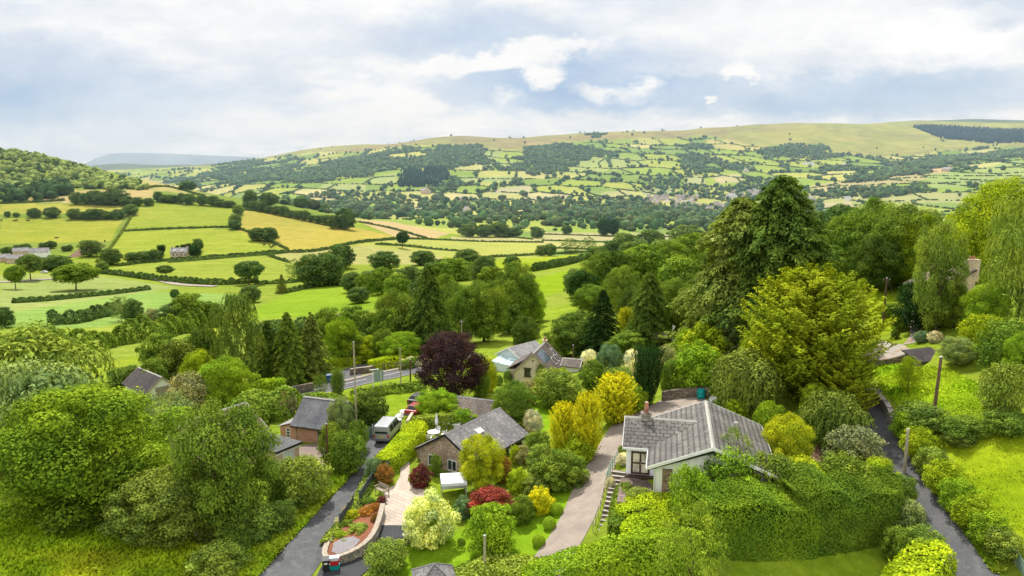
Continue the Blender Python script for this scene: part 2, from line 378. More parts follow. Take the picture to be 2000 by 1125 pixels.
plain('teal_plastic', (.0,.30,.30), .5, .3, var=.1); plain('red_plastic', (.55,.015,.02), .5, .3, var=.1); plain('lilac_plastic', (.62,.66,.76), .5, .3, var=.05)
plain('bin_plastic', (.028,.03,.034), .5, .35, var=.25); plain('green_metal', (.20,.30,.25), .5, .4, var=.15); plain('galvanised', (.45,.47,.48), .45, .5, .5, .12)
plain('sign_back', (.26,.34,.33), .6, .3, var=.1); plain('blue_plastic', (.02,.09,.22), .5, .3, var=.15); plain('yellow_plastic', (.75,.50,.02), .5, .3, var=.08)
plain('road_paint', (.62,.62,.60), .8, .2, var=.12, sc=2); plain('lamp_red', (.45,.02,.02), .3, .5); plain('flue_metal', (.55,.55,.55), .35, .5, .7)
plain('slate_gate', (.085,.095,.11), .6, .3, var=.15); plain('light_wood', (.52,.36,.22), .7, .3, var=.2); plain('pale_stone', (.40,.34,.28), .9, .2, var=.25, sc=5)
plain('cow_hide', (.025,.02,.018), .8, .2, var=.5); plain('wool', (.7,.68,.6), .9, .1, var=.1); plain('hose_pink', (.40,.17,.16), .8, .2, var=.25)
# ------------------------------------------------------------------ ground colours
def inpoly(U, V, poly):
    ins = np.zeros(U.shape, bool); k = len(poly)
    for i in range(k):
        x0, y0 = poly[i]; x1, y1 = poly[(i+1)%k]
        if y0 == y1: continue
        c = ((V > y0) != (V > y1)) & (U < (x1-x0)*(V-y0)/(y1-y0)+x0)
        ins ^= c
    return ins
def hsh(a, b, s=0):
    q = np.sin(a*12.9898+b*78.233+s*37.719)*43758.5453
    return q-np.floor(q)
def fieldcell(x, y):
    """quilt of fields on the far hillside: nearest and second nearest jittered seed"""
    g = 1/122.0
    X = x*g + (vnoise(x/300, y/300, 11)-.5)*.7; Y = y*g*.62 + (vnoise(x/260, y/260, 12)-.5)*.7
    Y = Y + .18*X
    xi, yi = np.floor(X), np.floor(Y)
    d1 = np.full(x.shape, 9.0); d2 = d1.copy(); ia = np.zeros(x.shape); ib = np.zeros(x.shape)
    for a in (-1,0,1):
        for b in (-1,0,1):
            cx, cy = xi+a, yi+b
            sx = cx+.5+.5*(np.mod(cy,2))-.25+(hsh(cx,cy,1)-.5)*.55; sy = cy+.5+(hsh(cx,cy,2)-.5)*.5
            d = np.maximum(np.abs(X-sx)*1.0, np.abs(Y-sy)*1.0)*.6+np.hypot(X-sx, Y-sy)*.4
            idn = hsh(cx,cy,5)
            near = d < d1
            d2 = np.where(near, d1, np.minimum(d2, d)); ib = np.where(near, ia, np.where(d <= d2, idn, ib))
            ia = np.where(near, idn, ia); d1 = np.where(near, d, d1)
    return d1, d2, ia, ib
PAL = np.array([(.19,.27,.045),(.24,.31,.05),(.17,.25,.05),(.28,.33,.06),(.34,.35,.10),(.22,.30,.05),(.38,.37,.14),(.20,.28,.045),(.30,.34,.07),(.16,.24,.05)])
NEARP = [ # polygons of fields in the photograph, with their grass colours
 ([(0,475),(0,425),(240,428),(215,472)],(.27,.33,.03)), ([(0,398),(240,400),(238,414),(0,420)],(.30,.34,.04)),
 ([(30,392),(130,372),(300,370),(300,386),(100,397)],(.36,.34,.09)), ([(130,360),(300,352),(420,384),(300,372)],(.33,.34,.08)),
 ([(245,450),(268,396),(458,396),(447,446)],(.24,.33,.03)), ([(205,500),(240,450),(470,447),(560,489),(400,500),(225,515)],(.25,.34,.03)),
 ([(466,452),(478,410),(600,423),(780,464),(640,486),(560,489)],(.34,.34,.045)), ([(220,522),(540,497),(570,514),(570,552),(430,550),(300,534)],(.25,.34,.035)),
 ([(0,538),(150,532),(350,562),(290,570),(0,612)],(.25,.345,.065)), ([(0,612),(290,570),(480,575),(480,600),(300,640),(0,640)],(.20,.35,.05)),
 ([(460,625),(560,572),(640,556),(790,580),(740,603),(600,618),(500,625)],(.20,.34,.018)), ([(525,497),(700,479),(895,490),(830,518),(560,514)],(.33,.37,.08)),
 ([(690,428),(760,432),(880,456),(840,468),(770,462)],(.40,.36,.11)), ([(760,466),(1060,474),(1070,500),(900,505),(700,478)],(.32,.39,.06)),
 ([(880,462),(1080,466),(1080,474),(880,470)],(.33,.37,.10)), ([(1060,452),(1345,458),(1345,476),(1060,470)],(.33,.37,.11)), ([(1050,472),(1340,478),(1340,492),(1050,488)],(.33,.38,.09)),
 ([(960,510),(1180,492),(1150,505),(1050,522),(965,524)],(.26,.37,.02)), ([(1040,545),(1140,520),(1100,570),(1050,580)],(.20,.34,.012)),
 ([(900,690),(1000,650),(1050,605),(1180,580),(1180,605),(1100,640),(1000,690)],(.22,.34,.02)), ([(120,720),(300,690),(430,630),(430,660),(300,700),(180,740)],(.24,.34,.02)),
 ([(100,660),(250,628),(420,628),(300,655),(150,690)],(.23,.33,.03)), ([(720,405),(880,403),(880,418),(720,416)],(.40,.42,.18)), ([(890,420),(1000,415),(1000,425),(890,430)],(.33,.38,.10)),
 ([(1575,365),(1810,322),(1860,318),(1850,345),(1700,366),(1600,374)],(.33,.34,.10)), ([(1730,342),(1850,320),(1855,334),(1800,342)],(.43,.37,.12)), ([(1810,340),(1885,335),(1885,366),(1820,368)],(.24,.36,.07)),
 ([(1885,335),(2000,310),(2000,362),(1885,362)],(.24,.35,.07)), ([(1560,378),(1700,374),(1990,378),(1990,395),(1560,398)],(.30,.36,.09)), ([(1560,400),(1660,395),(1670,405),(1580,410)],(.36,.37,.14)),
 ([(1095,312),(1185,307),(1190,334),(1100,338)],(.26,.36,.07)), ([(1190,308),(1222,308),(1225,332),(1195,333)],(.25,.35,.07)), ([(1228,306),(1262,306),(1262,326),(1230,328)],(.26,.36,.06)),
 ([(1370,272),(1420,272),(1500,287),(1490,296),(1400,290)],(.36,.38,.08)), ([(940,297),(980,296),(960,325),(945,325)],(.24,.34,.07)), ([(970,315),(1030,315),(1035,328),(980,328)],(.25,.35,.07)),
 ([(720,345),(780,338),(770,360),(715,358)],(.26,.36,.08)), ([(900,345),(1010,344),(1000,356),(900,357)],(.25,.36,.08)), ([(630,360),(715,356),(715,376),(620,372)],(.27,.36,.08)),
 ([(970,368),(1040,360),(1035,380),(965,378)],(.33,.37,.13)), ([(1020,385),(1115,380),(1118,390),(1015,393)],(.36,.38,.14)), ([(1175,375),(1230,373),(1232,387),(1175,388)],(.32,.38,.10)), ([(1250,370),(1310,368),(1320,380),(1255,383)],(.29,.37,.10)),
 ([(1390,342),(1440,340),(1460,355),(1400,358)],(.36,.39,.12)), ([(1340,345),(1375,342),(1378,362),(1335,362)],(.30,.37,.10)),
]
MOOR_LINE = [(380,330),(560,306),(650,298),(740,290),(800,286),(870,283),(930,290),(1000,292),(1060,288),(1150,276),(1200,274),(1300,272),(1370,268),(1420,274),(1500,284),(1560,288),(1640,300),(1720,306),(1800,300),(1830,292),(2000,290)]
def moor_v(u): return np.interp(u, [p[0] for p in MOOR_LINE], [p[1] for p in MOOR_LINE])
gx, gy, gz = GX.ravel(), GY.ravel(), GZ.ravel(); gr = gR.ravel()
U, V = to_px(gx, gy, gz); U = np.where(gy > 1, U, -9999)
gc = np.zeros((len(gx),3)); gc[:] = (.195,.262,.026)
k = vnoise(gx/30, gy/30, 21); gc *= (.9+.2*k)[:,None]
sel = gr > 150; gc[sel] = (.215,.275,.04)
sel = (gr > 880) | ((gr > 560) & (U > 900))
d1, d2, ia, ib = fieldcell(gx, gy)
pc = PAL[np.clip((ia*10).astype(int), 0, 9)]
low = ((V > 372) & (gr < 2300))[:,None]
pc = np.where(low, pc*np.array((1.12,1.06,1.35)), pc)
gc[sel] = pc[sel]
edge = (d2-d1 < .05) & sel & (gr > 1300)
gc[edge] = gc[edge]*.6
lefthill = (U < 640) & (gr > 600) & (gr < 1600)
gc[lefthill] = (.17,.225,.045)
for poly, c in NEARP:
    m = inpoly(U, V, poly) & (gr > 60)
    gc[m] = np.array(c)*np.array((1.0,.87,1.45))
for poly, c in (([(798,1035),(850,1040),(905,1030),(960,1010),(1060,975),(1145,930),(1105,1000),(1060,1070),(1000,1130),(960,1180),(690,1180),(735,1110),(770,1075)],(.175,.30,.014)),([(1030,780),(1075,785),(1100,830),(1050,850),(1025,830)],(.17,.30,.014)),([(750,768),(805,764),(800,800),(765,805)],(.21,.29,.02)),([(640,720),(690,705),(540,750),(420,770),(560,745)],(.22,.30,.02)),
 ([(795,950),(850,925),(905,930),(900,960),(850,965),(810,958)],(.21,.29,.02)),([(770,950),(800,900),(815,870),(790,900)],(.21,.28,.02)),([(1440,1090),(1730,1070),(1760,1125),(1800,1180),(1400,1180)],(.19,.28,.018)),([(1835,860),(1900,840),(2100,840),(2100,1125),(2010,1100),(1960,1040),(1900,965)],(.25,.33,.012)),
 ([(1690,720),(1780,712),(1860,720),(1960,790),(1850,800),(1760,800),(1730,760)],(.22,.33,.014)),([(1690,560),(1790,560),(1780,640),(1700,660)],(.23,.31,.016))):
    gc[inpoly(U, V, poly) & (gr < 160)] = c
# moorland above the last walls
mv = moor_v(U) + (vnoise(gx/160, gy/160, 31)-.5)*10
moor = (V < mv) & (gr > 2400)
n1 = vnoise(gx/700, gy/260, 41); n2 = vnoise(gx/130, gy/60, 42); n3 = vnoise(gx/40, gy/22, 43)
brown = np.clip((n1-.5)*2.2+ (n2-.5)*1.2 + np.where((U>880)&(U<1420)&(V<mv-4), .36, -.12), 0, .9)[:,None]
mc = np.array((.25,.26,.07))*(1-brown) + np.array((.225,.18,.085))*brown
mc = mc*(.68+.42*n3+.22*n2)[:,None]
gc[moor] = mc[moor]
far = gr > 5000; gc[far] = (.10,.13,.09)
# ground mesh over the polar grid
GM = np.stack((gx, gy, gz), 1)
na = len(AZ); idx = np.arange(NR*na).reshape(NR, na)
GF = np.stack((idx[:-1,:-1], idx[:-1,1:], idx[1:,1:], idx[1:,:-1]), -1).reshape(-1,4)
me = bpy.data.meshes.new('ground')
me.vertices.add(len(GM)); me.vertices.foreach_set('co', GM.astype(np.float32).ravel())
me.loops.add(GF.size); me.loops.foreach_set('vertex_index', GF.astype(np.int32).ravel())
me.polygons.add(len(GF)); me.polygons.foreach_set('loop_start', np.arange(0, GF.size, 4, dtype=np.int32)); me.polygons.foreach_set('loop_total', np.full(len(GF), 4, np.int32))
me.polygons.foreach_set('use_smooth', np.ones(len(GF), bool)); me.update(calc_edges=True)
at = me.attributes.new('col', 'FLOAT_COLOR', 'POINT')
at.data.foreach_set('color', np.concatenate((gc, np.ones((len(gc),1))), 1).astype(np.float32).ravel())
me.materials.append(M['ground'])
tag(link('ground', me), kind='structure')

# the distant mountain behind the valley mouth
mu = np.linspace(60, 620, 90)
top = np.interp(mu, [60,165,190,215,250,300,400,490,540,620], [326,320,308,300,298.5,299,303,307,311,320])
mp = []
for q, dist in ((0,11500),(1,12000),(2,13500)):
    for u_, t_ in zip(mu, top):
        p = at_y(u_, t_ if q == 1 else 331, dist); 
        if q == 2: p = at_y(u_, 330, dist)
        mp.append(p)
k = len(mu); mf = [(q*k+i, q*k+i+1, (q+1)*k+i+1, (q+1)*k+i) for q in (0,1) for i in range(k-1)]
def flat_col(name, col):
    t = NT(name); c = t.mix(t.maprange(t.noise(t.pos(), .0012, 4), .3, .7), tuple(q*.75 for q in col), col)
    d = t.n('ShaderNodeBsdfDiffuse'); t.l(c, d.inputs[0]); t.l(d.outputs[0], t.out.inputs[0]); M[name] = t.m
flat_col('mountain', (.21,.26,.32))  # pale blue-grey: part of the distance haze is put into this colour
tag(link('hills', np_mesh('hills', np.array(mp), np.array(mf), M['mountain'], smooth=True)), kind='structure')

# ------------------------------------------------------------------ sheets and ribbons laid on the ground
def densify(poly, step):
    out = []
    for i in range(len(poly)):
        a, b = Vector(poly[i]), Vector(poly[(i+1)%len(poly)])
        m = max(1, int((b-a).length/step))
        for j in range(m): out.append(a.lerp(b, j/m))
    return out
def smooth_path(pts, step=1.0):
    """Catmull-Rom through 2-D points"""
    p = [Vector(q[:2]) for q in pts]; out = []
    for i in range(len(p)-1):
        a = p[i-1] if i else p[0]*2-p[1]; b, c = p[i], p[i+1]; d = p[i+2] if i+2 < len(p) else p[-1]*2-p[-2]
        m = max(2, int((c-b).length/step))
        for j in range(m):
            t = j/m
            out.append(.5*((2*b)+(c-a)*t+(2*a-5*b+4*c-d)*t*t+(3*b-a-3*c+d)*t**3))
    out.append(p[-1]); return out
def sheet_world(name, poly, mat, off, step=1.2, flat=None):
    b = densify([Vector(p[:2]) for p in poly], step)
    xs = [p.x for p in b]; ys = [p.y for p in b]
    vs = list(b); k = len(b)
    x = min(xs)+step/2
    px_ = np.array([(p.x,p.y) for p in b])
    while x < max(xs):
        y = min(ys)+step/2
        while y < max(ys):
            if inpoly(np.array([x]), np.array([y]), [(p.x,p.y) for p in b])[0] and np.min(np.hypot(px_[:,0]-x, px_[:,1]-y)) > step*.45: vs.append(Vector((x,y)))
            y += step
        x += step
    v2, _, f2, *_ = delaunay_2d_cdt(vs, [], [list(range(k))], 1, 1e-4)
    z = height(np.array([v.x for v in v2]), np.array([v.y for v in v2])) + off if flat is None else np.full(len(v2), flat)
    me = bpy.data.meshes.new(name); me.from_pydata([(v.x, v.y, z[i]) for i, v in enumerate(v2)], [], f2); me.materials.append(mat)
    for p in me.polygons:
        if p.normal.z < 0: p.flip()
        p.use_smooth = True
    return link(name, me)
def sheet(name, px, mat, off=.04, step=1.2, smooth=False):
    w = [P(u, v) for u, v in px]
    if smooth: w = smooth_path(w+[w[0]], step)[:-1]
    return sheet_world(name, w, mat, off, step)
def ribbon(name, path2, width, mat, off=.04, cross=5, wf=None):
    V, F = [], []
    m = len(path2)
    for i, p in enumerate(path2):
        t = (path2[min(i+1,m-1)]-path2[max(i-1,0)]).normalized(); nn = Vector((-t.y, t.x))
        w = width if wf is None else wf(i/(m-1))
        for j in range(cross):
            q = p+nn*w*(j/(cross-1)-.5); V.append((q.x, q.y))
    z = height(np.array([v[0] for v in V]), np.array([v[1] for v in V]))+off
    V = np.array([(v[0], v[1], z[i]) for i, v in enumerate(V)])
    for i in range(m-1):
        for j in range(cross-1):
            a = i*cross+j; F.append((a+1, a, a+cross, a+cross+1))
    return link(name, np_mesh(name, V, np.array(F), mat, smooth=True))
def pxpath(px, step=1.0): return smooth_path([P(u, v) for u, v in px], step)

# ------------------------------------------------------------------ sky, sun, haze
SUN_AZ, SUN_EL = R(-18), R(56)       # azimuth from the view direction towards the left, in front of the camera
sun_dir = Vector((math.sin(SUN_AZ)*math.cos(SUN_EL), math.cos(SUN_AZ)*math.cos(SUN_EL), math.sin(SUN_EL)))
sd = bpy.data.lights.new('sun', 'SUN'); sd.energy = 5.4; sd.angle = R(1.2); sd.color = (1.0,.95,.84)
so = bpy.data.objects.new('sun', sd); COL.objects.link(so); so.rotation_euler = (-sun_dir).to_track_quat('-Z','Y').to_euler(); so.location = (0,0,200)
W = bpy.data.worlds.new('World'); SC.world = W; W.use_nodes = True; W.cycles.sampling_method = 'NONE'
wt = W.node_tree; wt.nodes.clear()
class WT(NT):
    def __init__(s): s.t = wt
w = WT()
wo = w.n('ShaderNodeOutputWorld'); bg = w.n('ShaderNodeBackground'); w.l(bg.outputs[0], wo.inputs[0])
sky = w.n('ShaderNodeTexSky', sky_type='NISHITA'); sky.sun_disc = False; sky.sun_elevation = SUN_EL; sky.sun_rotation = SUN_AZ
tc = w.coord('Generated')
def dirv(u, v):
    q = Vector(ray(u, v)).normalized(); return q
sep = w.n('ShaderNodeSeparateXYZ'); w.l(tc, sep.inputs[0])
zc = w.math('ADD', w.math('MAXIMUM', sep.outputs[2], 0.0), .16)
cl = w.n('ShaderNodeCombineXYZ'); w.l(w.math('DIVIDE', sep.outputs[0], zc), cl.inputs[0]); w.l(w.math('DIVIDE', sep.outputs[1], zc), cl.inputs[1])
nB = w.noise(cl.outputs[0], 1.5, 5, .6)
yc = w.math('MAXIMUM', sep.outputs[1], .02)
ch = w.n('ShaderNodeCombineXYZ'); w.l(w.math('DIVIDE', sep.outputs[0], yc), ch.inputs[0]); w.l(w.math('DIVIDE', sep.outputs[2], yc), ch.inputs[1])
nW = w.noise(w.scale(ch.outputs[0], (1,1.7,1)), 12, 6, .68, 1)
warp = w.n('ShaderNodeVectorMath', operation='MULTIPLY_ADD'); w.l(nW, warp.inputs[0]); warp.inputs[1].default_value = (.10,.075,0); w.l(ch.outputs[0], warp.inputs[2])
nCs = w.n('ShaderNodeSeparateXYZ'); w.l(nW, nCs.inputs[0]); nC = nCs.outputs[2]
def blob(u, v, su, sv, soft=.5, tilt=0.0):
    """an elliptic patch of cloud around a direction of the sky, ragged at its edge"""
    r = ray(u, v); cx, cy = r[0]/r[1]+.05, r[2]/r[1]+.0375
    ax, ay = FPX/su, FPX/sv
    x = w.n('ShaderNodeVectorMath', operation='MULTIPLY_ADD'); src = warp.outputs[0]
    if tilt:
        rt = w.n('ShaderNodeVectorRotate', rotation_type='Z_AXIS'); w.l(src, rt.inputs[0]); rt.inputs['Center'].default_value = (cx,cy,0); rt.inputs['Angle'].default_value = -tilt; src = rt.outputs[0]
    w.l(src, x.inputs[0]); x.inputs[1].default_value = (ax,ay,0); x.inputs[2].default_value = (-cx*ax,-cy*ay,0)
    ln = w.n('ShaderNodeVectorMath', operation='LENGTH'); w.l(x.outputs[0], ln.inputs[0])
    return ln.outputs[1], soft
grey = (.70,.77,.88); white = (.97,.98,.99); blue = (.42,.56,.78)
base = w.mix(w.maprange(nB, .42, .60), grey, white)
def over(f, c, k=1.0):
    global base
    base = w.mix(w.maprange(f[0], 1.0, 1.0-f[1], 0.0, k), base, c)
over(blob(430,30,520,150,.95), (.96,.965,.98), .8); over(blob(40,190,380,140,.95), (.40,.53,.76), 1.0); over(blob(330,200,300,80,.9), (.62,.72,.88), .85); over(blob(100,120,150,40,.9), (.60,.69,.83), .7)
over(blob(1130,150,330,110,.85), (.42,.56,.79), 1.0); over(blob(1180,170,260,75,.8), (.34,.49,.76), .85); over(blob(900,65,190,65,.9), (.55,.66,.83), .95)
over(blob(1800,165,460,75,.9), (.49,.61,.80), 1.0); over(blob(1560,200,290,58,.9), (.44,.57,.78), .95); over(blob(600,240,420,60,.95), (.84,.88,.94), .7)
over(blob(1500,40,520,110,.9), (.97,.975,.985), .8); over(blob(1860,70,280,66,.6), (1.03,1.03,1.03), 1.0); over(blob(1950,45,70,26,.9), (.62,.70,.82), .7); over(blob(1480,130,520,24,.95,.03), (.86,.89,.94), .6)
over(blob(960,112,215,28,.45,.14), (1.0,1.0,1.0), .95); over(blob(1120,85,150,15,.8,.16), (.98,.985,.99), .85); over(blob(870,128,120,17,.8), (.97,.98,.99), .85)
over(blob(1058,140,48,36,.55), (1.0,1.0,1.0), .95); over(blob(1440,140,38,28,.5), (1.0,1.0,1.0), .95); over(blob(1390,204,16,8,.4), (.98,.98,.98), .9)
over(blob(790,205,90,46,.45), (.99,.99,1.0), .9); over(blob(720,240,150,38,.9), (.95,.965,.98), .8); over(blob(1200,175,110,22,.8,-.1), (.95,.965,.98), .7); over(blob(1255,165,34,16,.7), (.99,.99,1.0), .8); over(blob(1165,180,36,28,.8), (.96,.97,.98), .7)
over(blob(990,190,40,18,.8), (.93,.95,.97), .7); over(blob(1130,235,380,28,.9), (.90,.92,.95), .7); over(blob(640,275,110,18,.8), (.97,.975,.985), .7); over(blob(490,240,90,22,.8), (.95,.96,.98), .6); over(blob(1370,246,150,14,.8), (.95,.96,.98), .75)
over(blob(260,285,460,50,.95), (.70,.79,.91), .7)
# texture of the cloud sheet
base = w.mix(1.0, base, w.mix(w.maprange(nC, .3, .7), (.91,.925,.95), (1.09,1.085,1.06)), 'MULTIPLY')
# the unseen half of the sky, behind the camera: brightness added to lift camera-facing walls
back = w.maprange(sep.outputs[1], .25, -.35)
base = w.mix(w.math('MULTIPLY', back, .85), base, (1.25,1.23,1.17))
skyb = w.n('ShaderNodeVectorMath', operation='SCALE'); w.l(sky.outputs[0], skyb.inputs[0]); skyb.inputs['Scale'].default_value = .1
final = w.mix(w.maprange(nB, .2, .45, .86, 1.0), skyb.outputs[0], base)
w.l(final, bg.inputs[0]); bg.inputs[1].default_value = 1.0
# thin haze over the valley
hm = bpy.data.materials.new('haze'); hm.use_nodes = True; ht = hm.node_tree; ht.nodes.clear()
ho = ht.nodes.new('ShaderNodeOutputMaterial'); hv = ht.nodes.new('ShaderNodeVolumeScatter'); hv.inputs['Color'].default_value = (.52,.76,1.0,1); hv.inputs['Density'].default_value = 0.95e-4
hv.inputs['Anisotropy'].default_value = .0
ht.links.new(hv.outputs[0], ho.inputs['Volume'])
hb = MB().box(-9000, 9000, 420, 6600, -260, 460).build('haze', hm); tag(hb, kind='structure')
# ------------------------------------------------------------------ foliage builders (unit crowns: width 1, height 1, base at z 0)
def unit(v): return v/np.maximum(np.linalg.norm(v, axis=1, keepdims=True), 1e-9)
def cards(p, n, s, w, rng, axis=None):
    """diamond leaf sprays: centre p, facing n, half length s, half width w, optional long axis"""
    m = len(p)
    a = rng.normal(size=(m,3)) if axis is None else axis
    t = unit(a - n*(a*n).sum(1, keepdims=True)); b = np.cross(n, t)
    s = np.broadcast_to(np.asarray(s, float), (m,))[:,None]; w = np.broadcast_to(np.asarray(w, float), (m,))[:,None]
    bend = n*s*.25
    V = np.stack((p-t*s-bend, p+b*w, p+t*s-bend, p-b*w), 1).reshape(-1,3)
    return V, np.arange(m*4).reshape(m,4)
class Leaves:
    def __init__(s): s.V = []; s.F = []; s.v = []; s.k = 0
    def add(s, VF, var):
        V, F = VF; s.V.append(V); s.F.append(F+s.k); s.v.append(var); s.k += len(V)
    def mesh(s, name, fit=True, lift=False):
        V = np.concatenate(s.V)
        if fit:      # crowns are exactly one wide and one high
            V = V.copy(); V[:,2] -= 0 if lift else np.percentile(V[:,2], .6); V[:,:2] *= .5/np.percentile(np.hypot(V[:,0], V[:,1]), 98.5); V[:,2] /= np.percentile(V[:,2], 99.6)
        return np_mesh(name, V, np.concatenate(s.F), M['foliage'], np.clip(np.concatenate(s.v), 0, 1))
def sphere_dirs(m, rng): return unit(rng.normal(size=(m,3)))
def lobed(lobes, N, ls, rng, aspect=.62, up=.25, inner=.2, spread=.12, axis=None, jitter=.38, varspan=.5, under=.35):
    """leaf sprays over the outer faces of overlapping lobes (cx,cy,cz,rx,ry,rz)"""
    L = np.array(lobes); area = (L[:,3]*L[:,5])**.9; pr = area/area.sum()
    li = rng.choice(len(L), size=int(N*2.6), p=pr); d = sphere_dirs(len(li), rng)
    rr = 1+rng.normal(size=len(li))*spread
    isin = rng.random(len(li)) < inner; rr = np.where(isin, rr*rng.uniform(.55,.9,len(li)), rr)
    p = L[li,:3] + d*L[li,3:6]*rr[:,None]
    depth = np.full(len(p), 9.0)
    for q in range(len(L)):
        e = np.linalg.norm((p-L[q,:3])/L[q,3:6], axis=1); e = np.where(li == q, 9, e); depth = np.minimum(depth, e)
    ok = (depth > np.where(isin, .5, .86)) & (p[:,2] > 0.0) & ((d[:,2] > -.25) | (rng.random(len(p)) < under)); p, d, li, isin = p[ok][:N], d[ok][:N], li[ok][:N], isin[ok][:N]
    nn = unit(d/L[li,3:6]*L[li,3:4] + rng.normal(size=p.shape)*jitter + np.array((0,0,up)))
    lobev = rng.uniform(-.5,.5,len(L))
    var = .5 + varspan*.75*lobev[li] + rng.normal(size=len(p))*.17 - .38*isin  # inner leaves coloured darker, shade painted into the crown interior
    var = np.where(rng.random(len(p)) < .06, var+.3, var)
    s = ls*rng.uniform(.5,1.6,len(p))
    return cards(p, nn, s, s*aspect, rng, None if axis is None else axis(p, nn, rng)), var
def crown_lobes(n, rng, zc=.55, rz=.45, rx=.5, lr=(.17,.27), bottom=.0, flat=.78):
    out = []; k = 0
    g = math.pi*(3-math.sqrt(5))
    for i in range(n):
        y = 1-2*(i+.5)/n; r = math.sqrt(1-y*y); t = i*g+rng.uniform(-.3,.3)
        q = rng.uniform(*lr)*(1.35 if rng.random() < .2 else 1); sc = (1-q/max(rx,.3)*.85)*(1.22 if rng.random() < .18 else 1)*(.82 if rng.random() < .15 else 1)
        x, yy, z = math.cos(t)*r*rx*sc*rng.uniform(.8,1.18), math.sin(t)*r*rx*sc*rng.uniform(.8,1.18), zc+y*rz*(1-q/rz*.75)*rng.uniform(.82,1.12)
        if z-q*.8 < bottom: z = bottom+q*.8
        out.append((x, yy, z, q, q, q*flat*rng.uniform(.8,1.05)))
    out.append((0,0,zc,rx*.42,rx*.42,rz*.5))
    return out
PROTO = {}
def reg(kind, me): PROTO.setdefault(kind, []).append(me)
def rg(seed): return np.random.default_rng(seed)
for i in range(4):       # large broadleaf, leaves to low down
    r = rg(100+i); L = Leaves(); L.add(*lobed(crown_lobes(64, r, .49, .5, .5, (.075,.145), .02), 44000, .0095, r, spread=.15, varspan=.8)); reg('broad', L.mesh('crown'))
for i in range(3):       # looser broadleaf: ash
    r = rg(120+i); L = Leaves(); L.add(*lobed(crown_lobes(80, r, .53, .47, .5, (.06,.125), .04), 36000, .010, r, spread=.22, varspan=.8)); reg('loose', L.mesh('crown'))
for i in range(3):       # middle distance broadleaf
    r = rg(140+i); L = Leaves(); L.add(*lobed(crown_lobes(36, r, .45, .52, .5, (.10,.18), .0), 7500, .023, r, spread=.15, varspan=.9)); reg('mid', L.mesh('crown'))
for i in range(2):       # spreading field oak with a clear stem
    r = rg(160+i); L = Leaves(); L.add(*lobed(crown_lobes(24, r, .62, .38, .5, (.12,.19), .27, .8), 7000, .026, r)); reg('oak', L.mesh('crown', lift=True))
for i in range(3):       # garden shrub
    r = rg(180+i); L = Leaves(); L.add(*lobed(crown_lobes(44, r, .48, .52, .5, (.09,.16), 0), 10000, .020, r, spread=.13, varspan=.8)); reg('shrub', L.mesh('shrub'))
for i in range(2):       # large-leaved shrub with a rougher outline
    r = rg(190+i); L = Leaves(); L.add(*lobed(crown_lobes(48, r, .48, .52, .5, (.08,.16), 0), 9000, .023, r, spread=.25, aspect=.45, varspan=.8)); reg('rough', L.mesh('shrub'))
r = rg(200); L = Leaves(); L.add(*lobed([(0,0,.45,.5,.5,.55)], 3400, .032, r, spread=.03, inner=.05)); reg('dome', L.mesh('shrub'))
def conifer(N, nb, prof, slope, curl, ls, rng, asp=.42, z0=.04, tips=.5, zj=.006, updir=0.0):
    """branches in golden-angle order round a stem, sprays along each branch"""
    L = Leaves(); g = 2.39996
    per = max(4, int(N/nb))
    P_, A_, N_, v_, S_ = [], [], [], [], []
    for i in range(nb):
        z = z0+(.985-z0)*((i+.5)/nb)**1.05+rng.normal()*zj; R_ = prof(min(max(z,.01),.985))*.5*rng.uniform(.78,1.1); t = i*g+rng.uniform(-.3,.3)
        m = max(3, int(per*(.35+1.3*prof(min(max(z,.01),.985)))))
        q = rng.random(m)**.6
        d = np.array((math.cos(t), math.sin(t), 0)); lat = np.array((-math.sin(t), math.cos(t), 0))
        wd = .34*R_*(1.05-q)+.012
        o = rng.uniform(-1,1,m)*wd
        p = d*(q*R_)[:,None] + lat*o[:,None]; p[:,2] += z + slope*R_*q + curl*R_*q*q - np.abs(o)*.25 + rng.normal(size=m)*.006
        ax = d + lat*(np.sign(o)*.7)[:,None] + np.array((0,0,slope+2*curl*.5+updir)); ax = ax + rng.normal(size=(m,3))*.25
        P_.append(p); A_.append(ax); N_.append(unit(np.array((0,0,1.0))+d*.5+rng.normal(size=(m,3))*.45))
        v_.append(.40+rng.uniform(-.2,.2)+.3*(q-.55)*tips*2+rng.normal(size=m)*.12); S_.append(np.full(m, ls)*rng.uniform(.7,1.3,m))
    p = np.concatenate(P_); s = np.concatenate(S_); p[:,2] = np.maximum(p[:,2], .0)
    L.add(cards(p, np.concatenate(N_), s, s*asp, rng, np.concatenate(A_)), np.concatenate(v_)); return L
for i in range(3):       # dark spruce, drooping branches
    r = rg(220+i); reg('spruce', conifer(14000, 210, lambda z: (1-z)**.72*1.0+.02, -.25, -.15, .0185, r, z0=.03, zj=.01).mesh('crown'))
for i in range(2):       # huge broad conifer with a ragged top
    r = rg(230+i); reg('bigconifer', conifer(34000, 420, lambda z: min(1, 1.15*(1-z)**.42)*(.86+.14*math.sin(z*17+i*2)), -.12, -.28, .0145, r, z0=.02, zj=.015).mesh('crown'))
for i in range(2):       # golden cypress of tiered, upturned sprays
    r = rg(240+i); reg('golden', conifer(24000, 420, lambda z: (max(0, 1-((z-.22)/.80)**2) if z > .22 else .75+z*1.1)**.62, .2, .34, .0155, r, z0=.03, tips=.9, updir=.95, zj=.045).mesh('crown'))
for i in range(2):       # upright golden yew / thuja: flame outline
    r = rg(250+i); reg('flame', conifer(13000, 300, lambda z: (max(0, 1-((z-.3)/.72)**2) if z > .3 else .8+z*.66)**.6, .45, .2, .021, r, z0=.02, tips=.9, updir=1.1, zj=.03).mesh('shrub'))
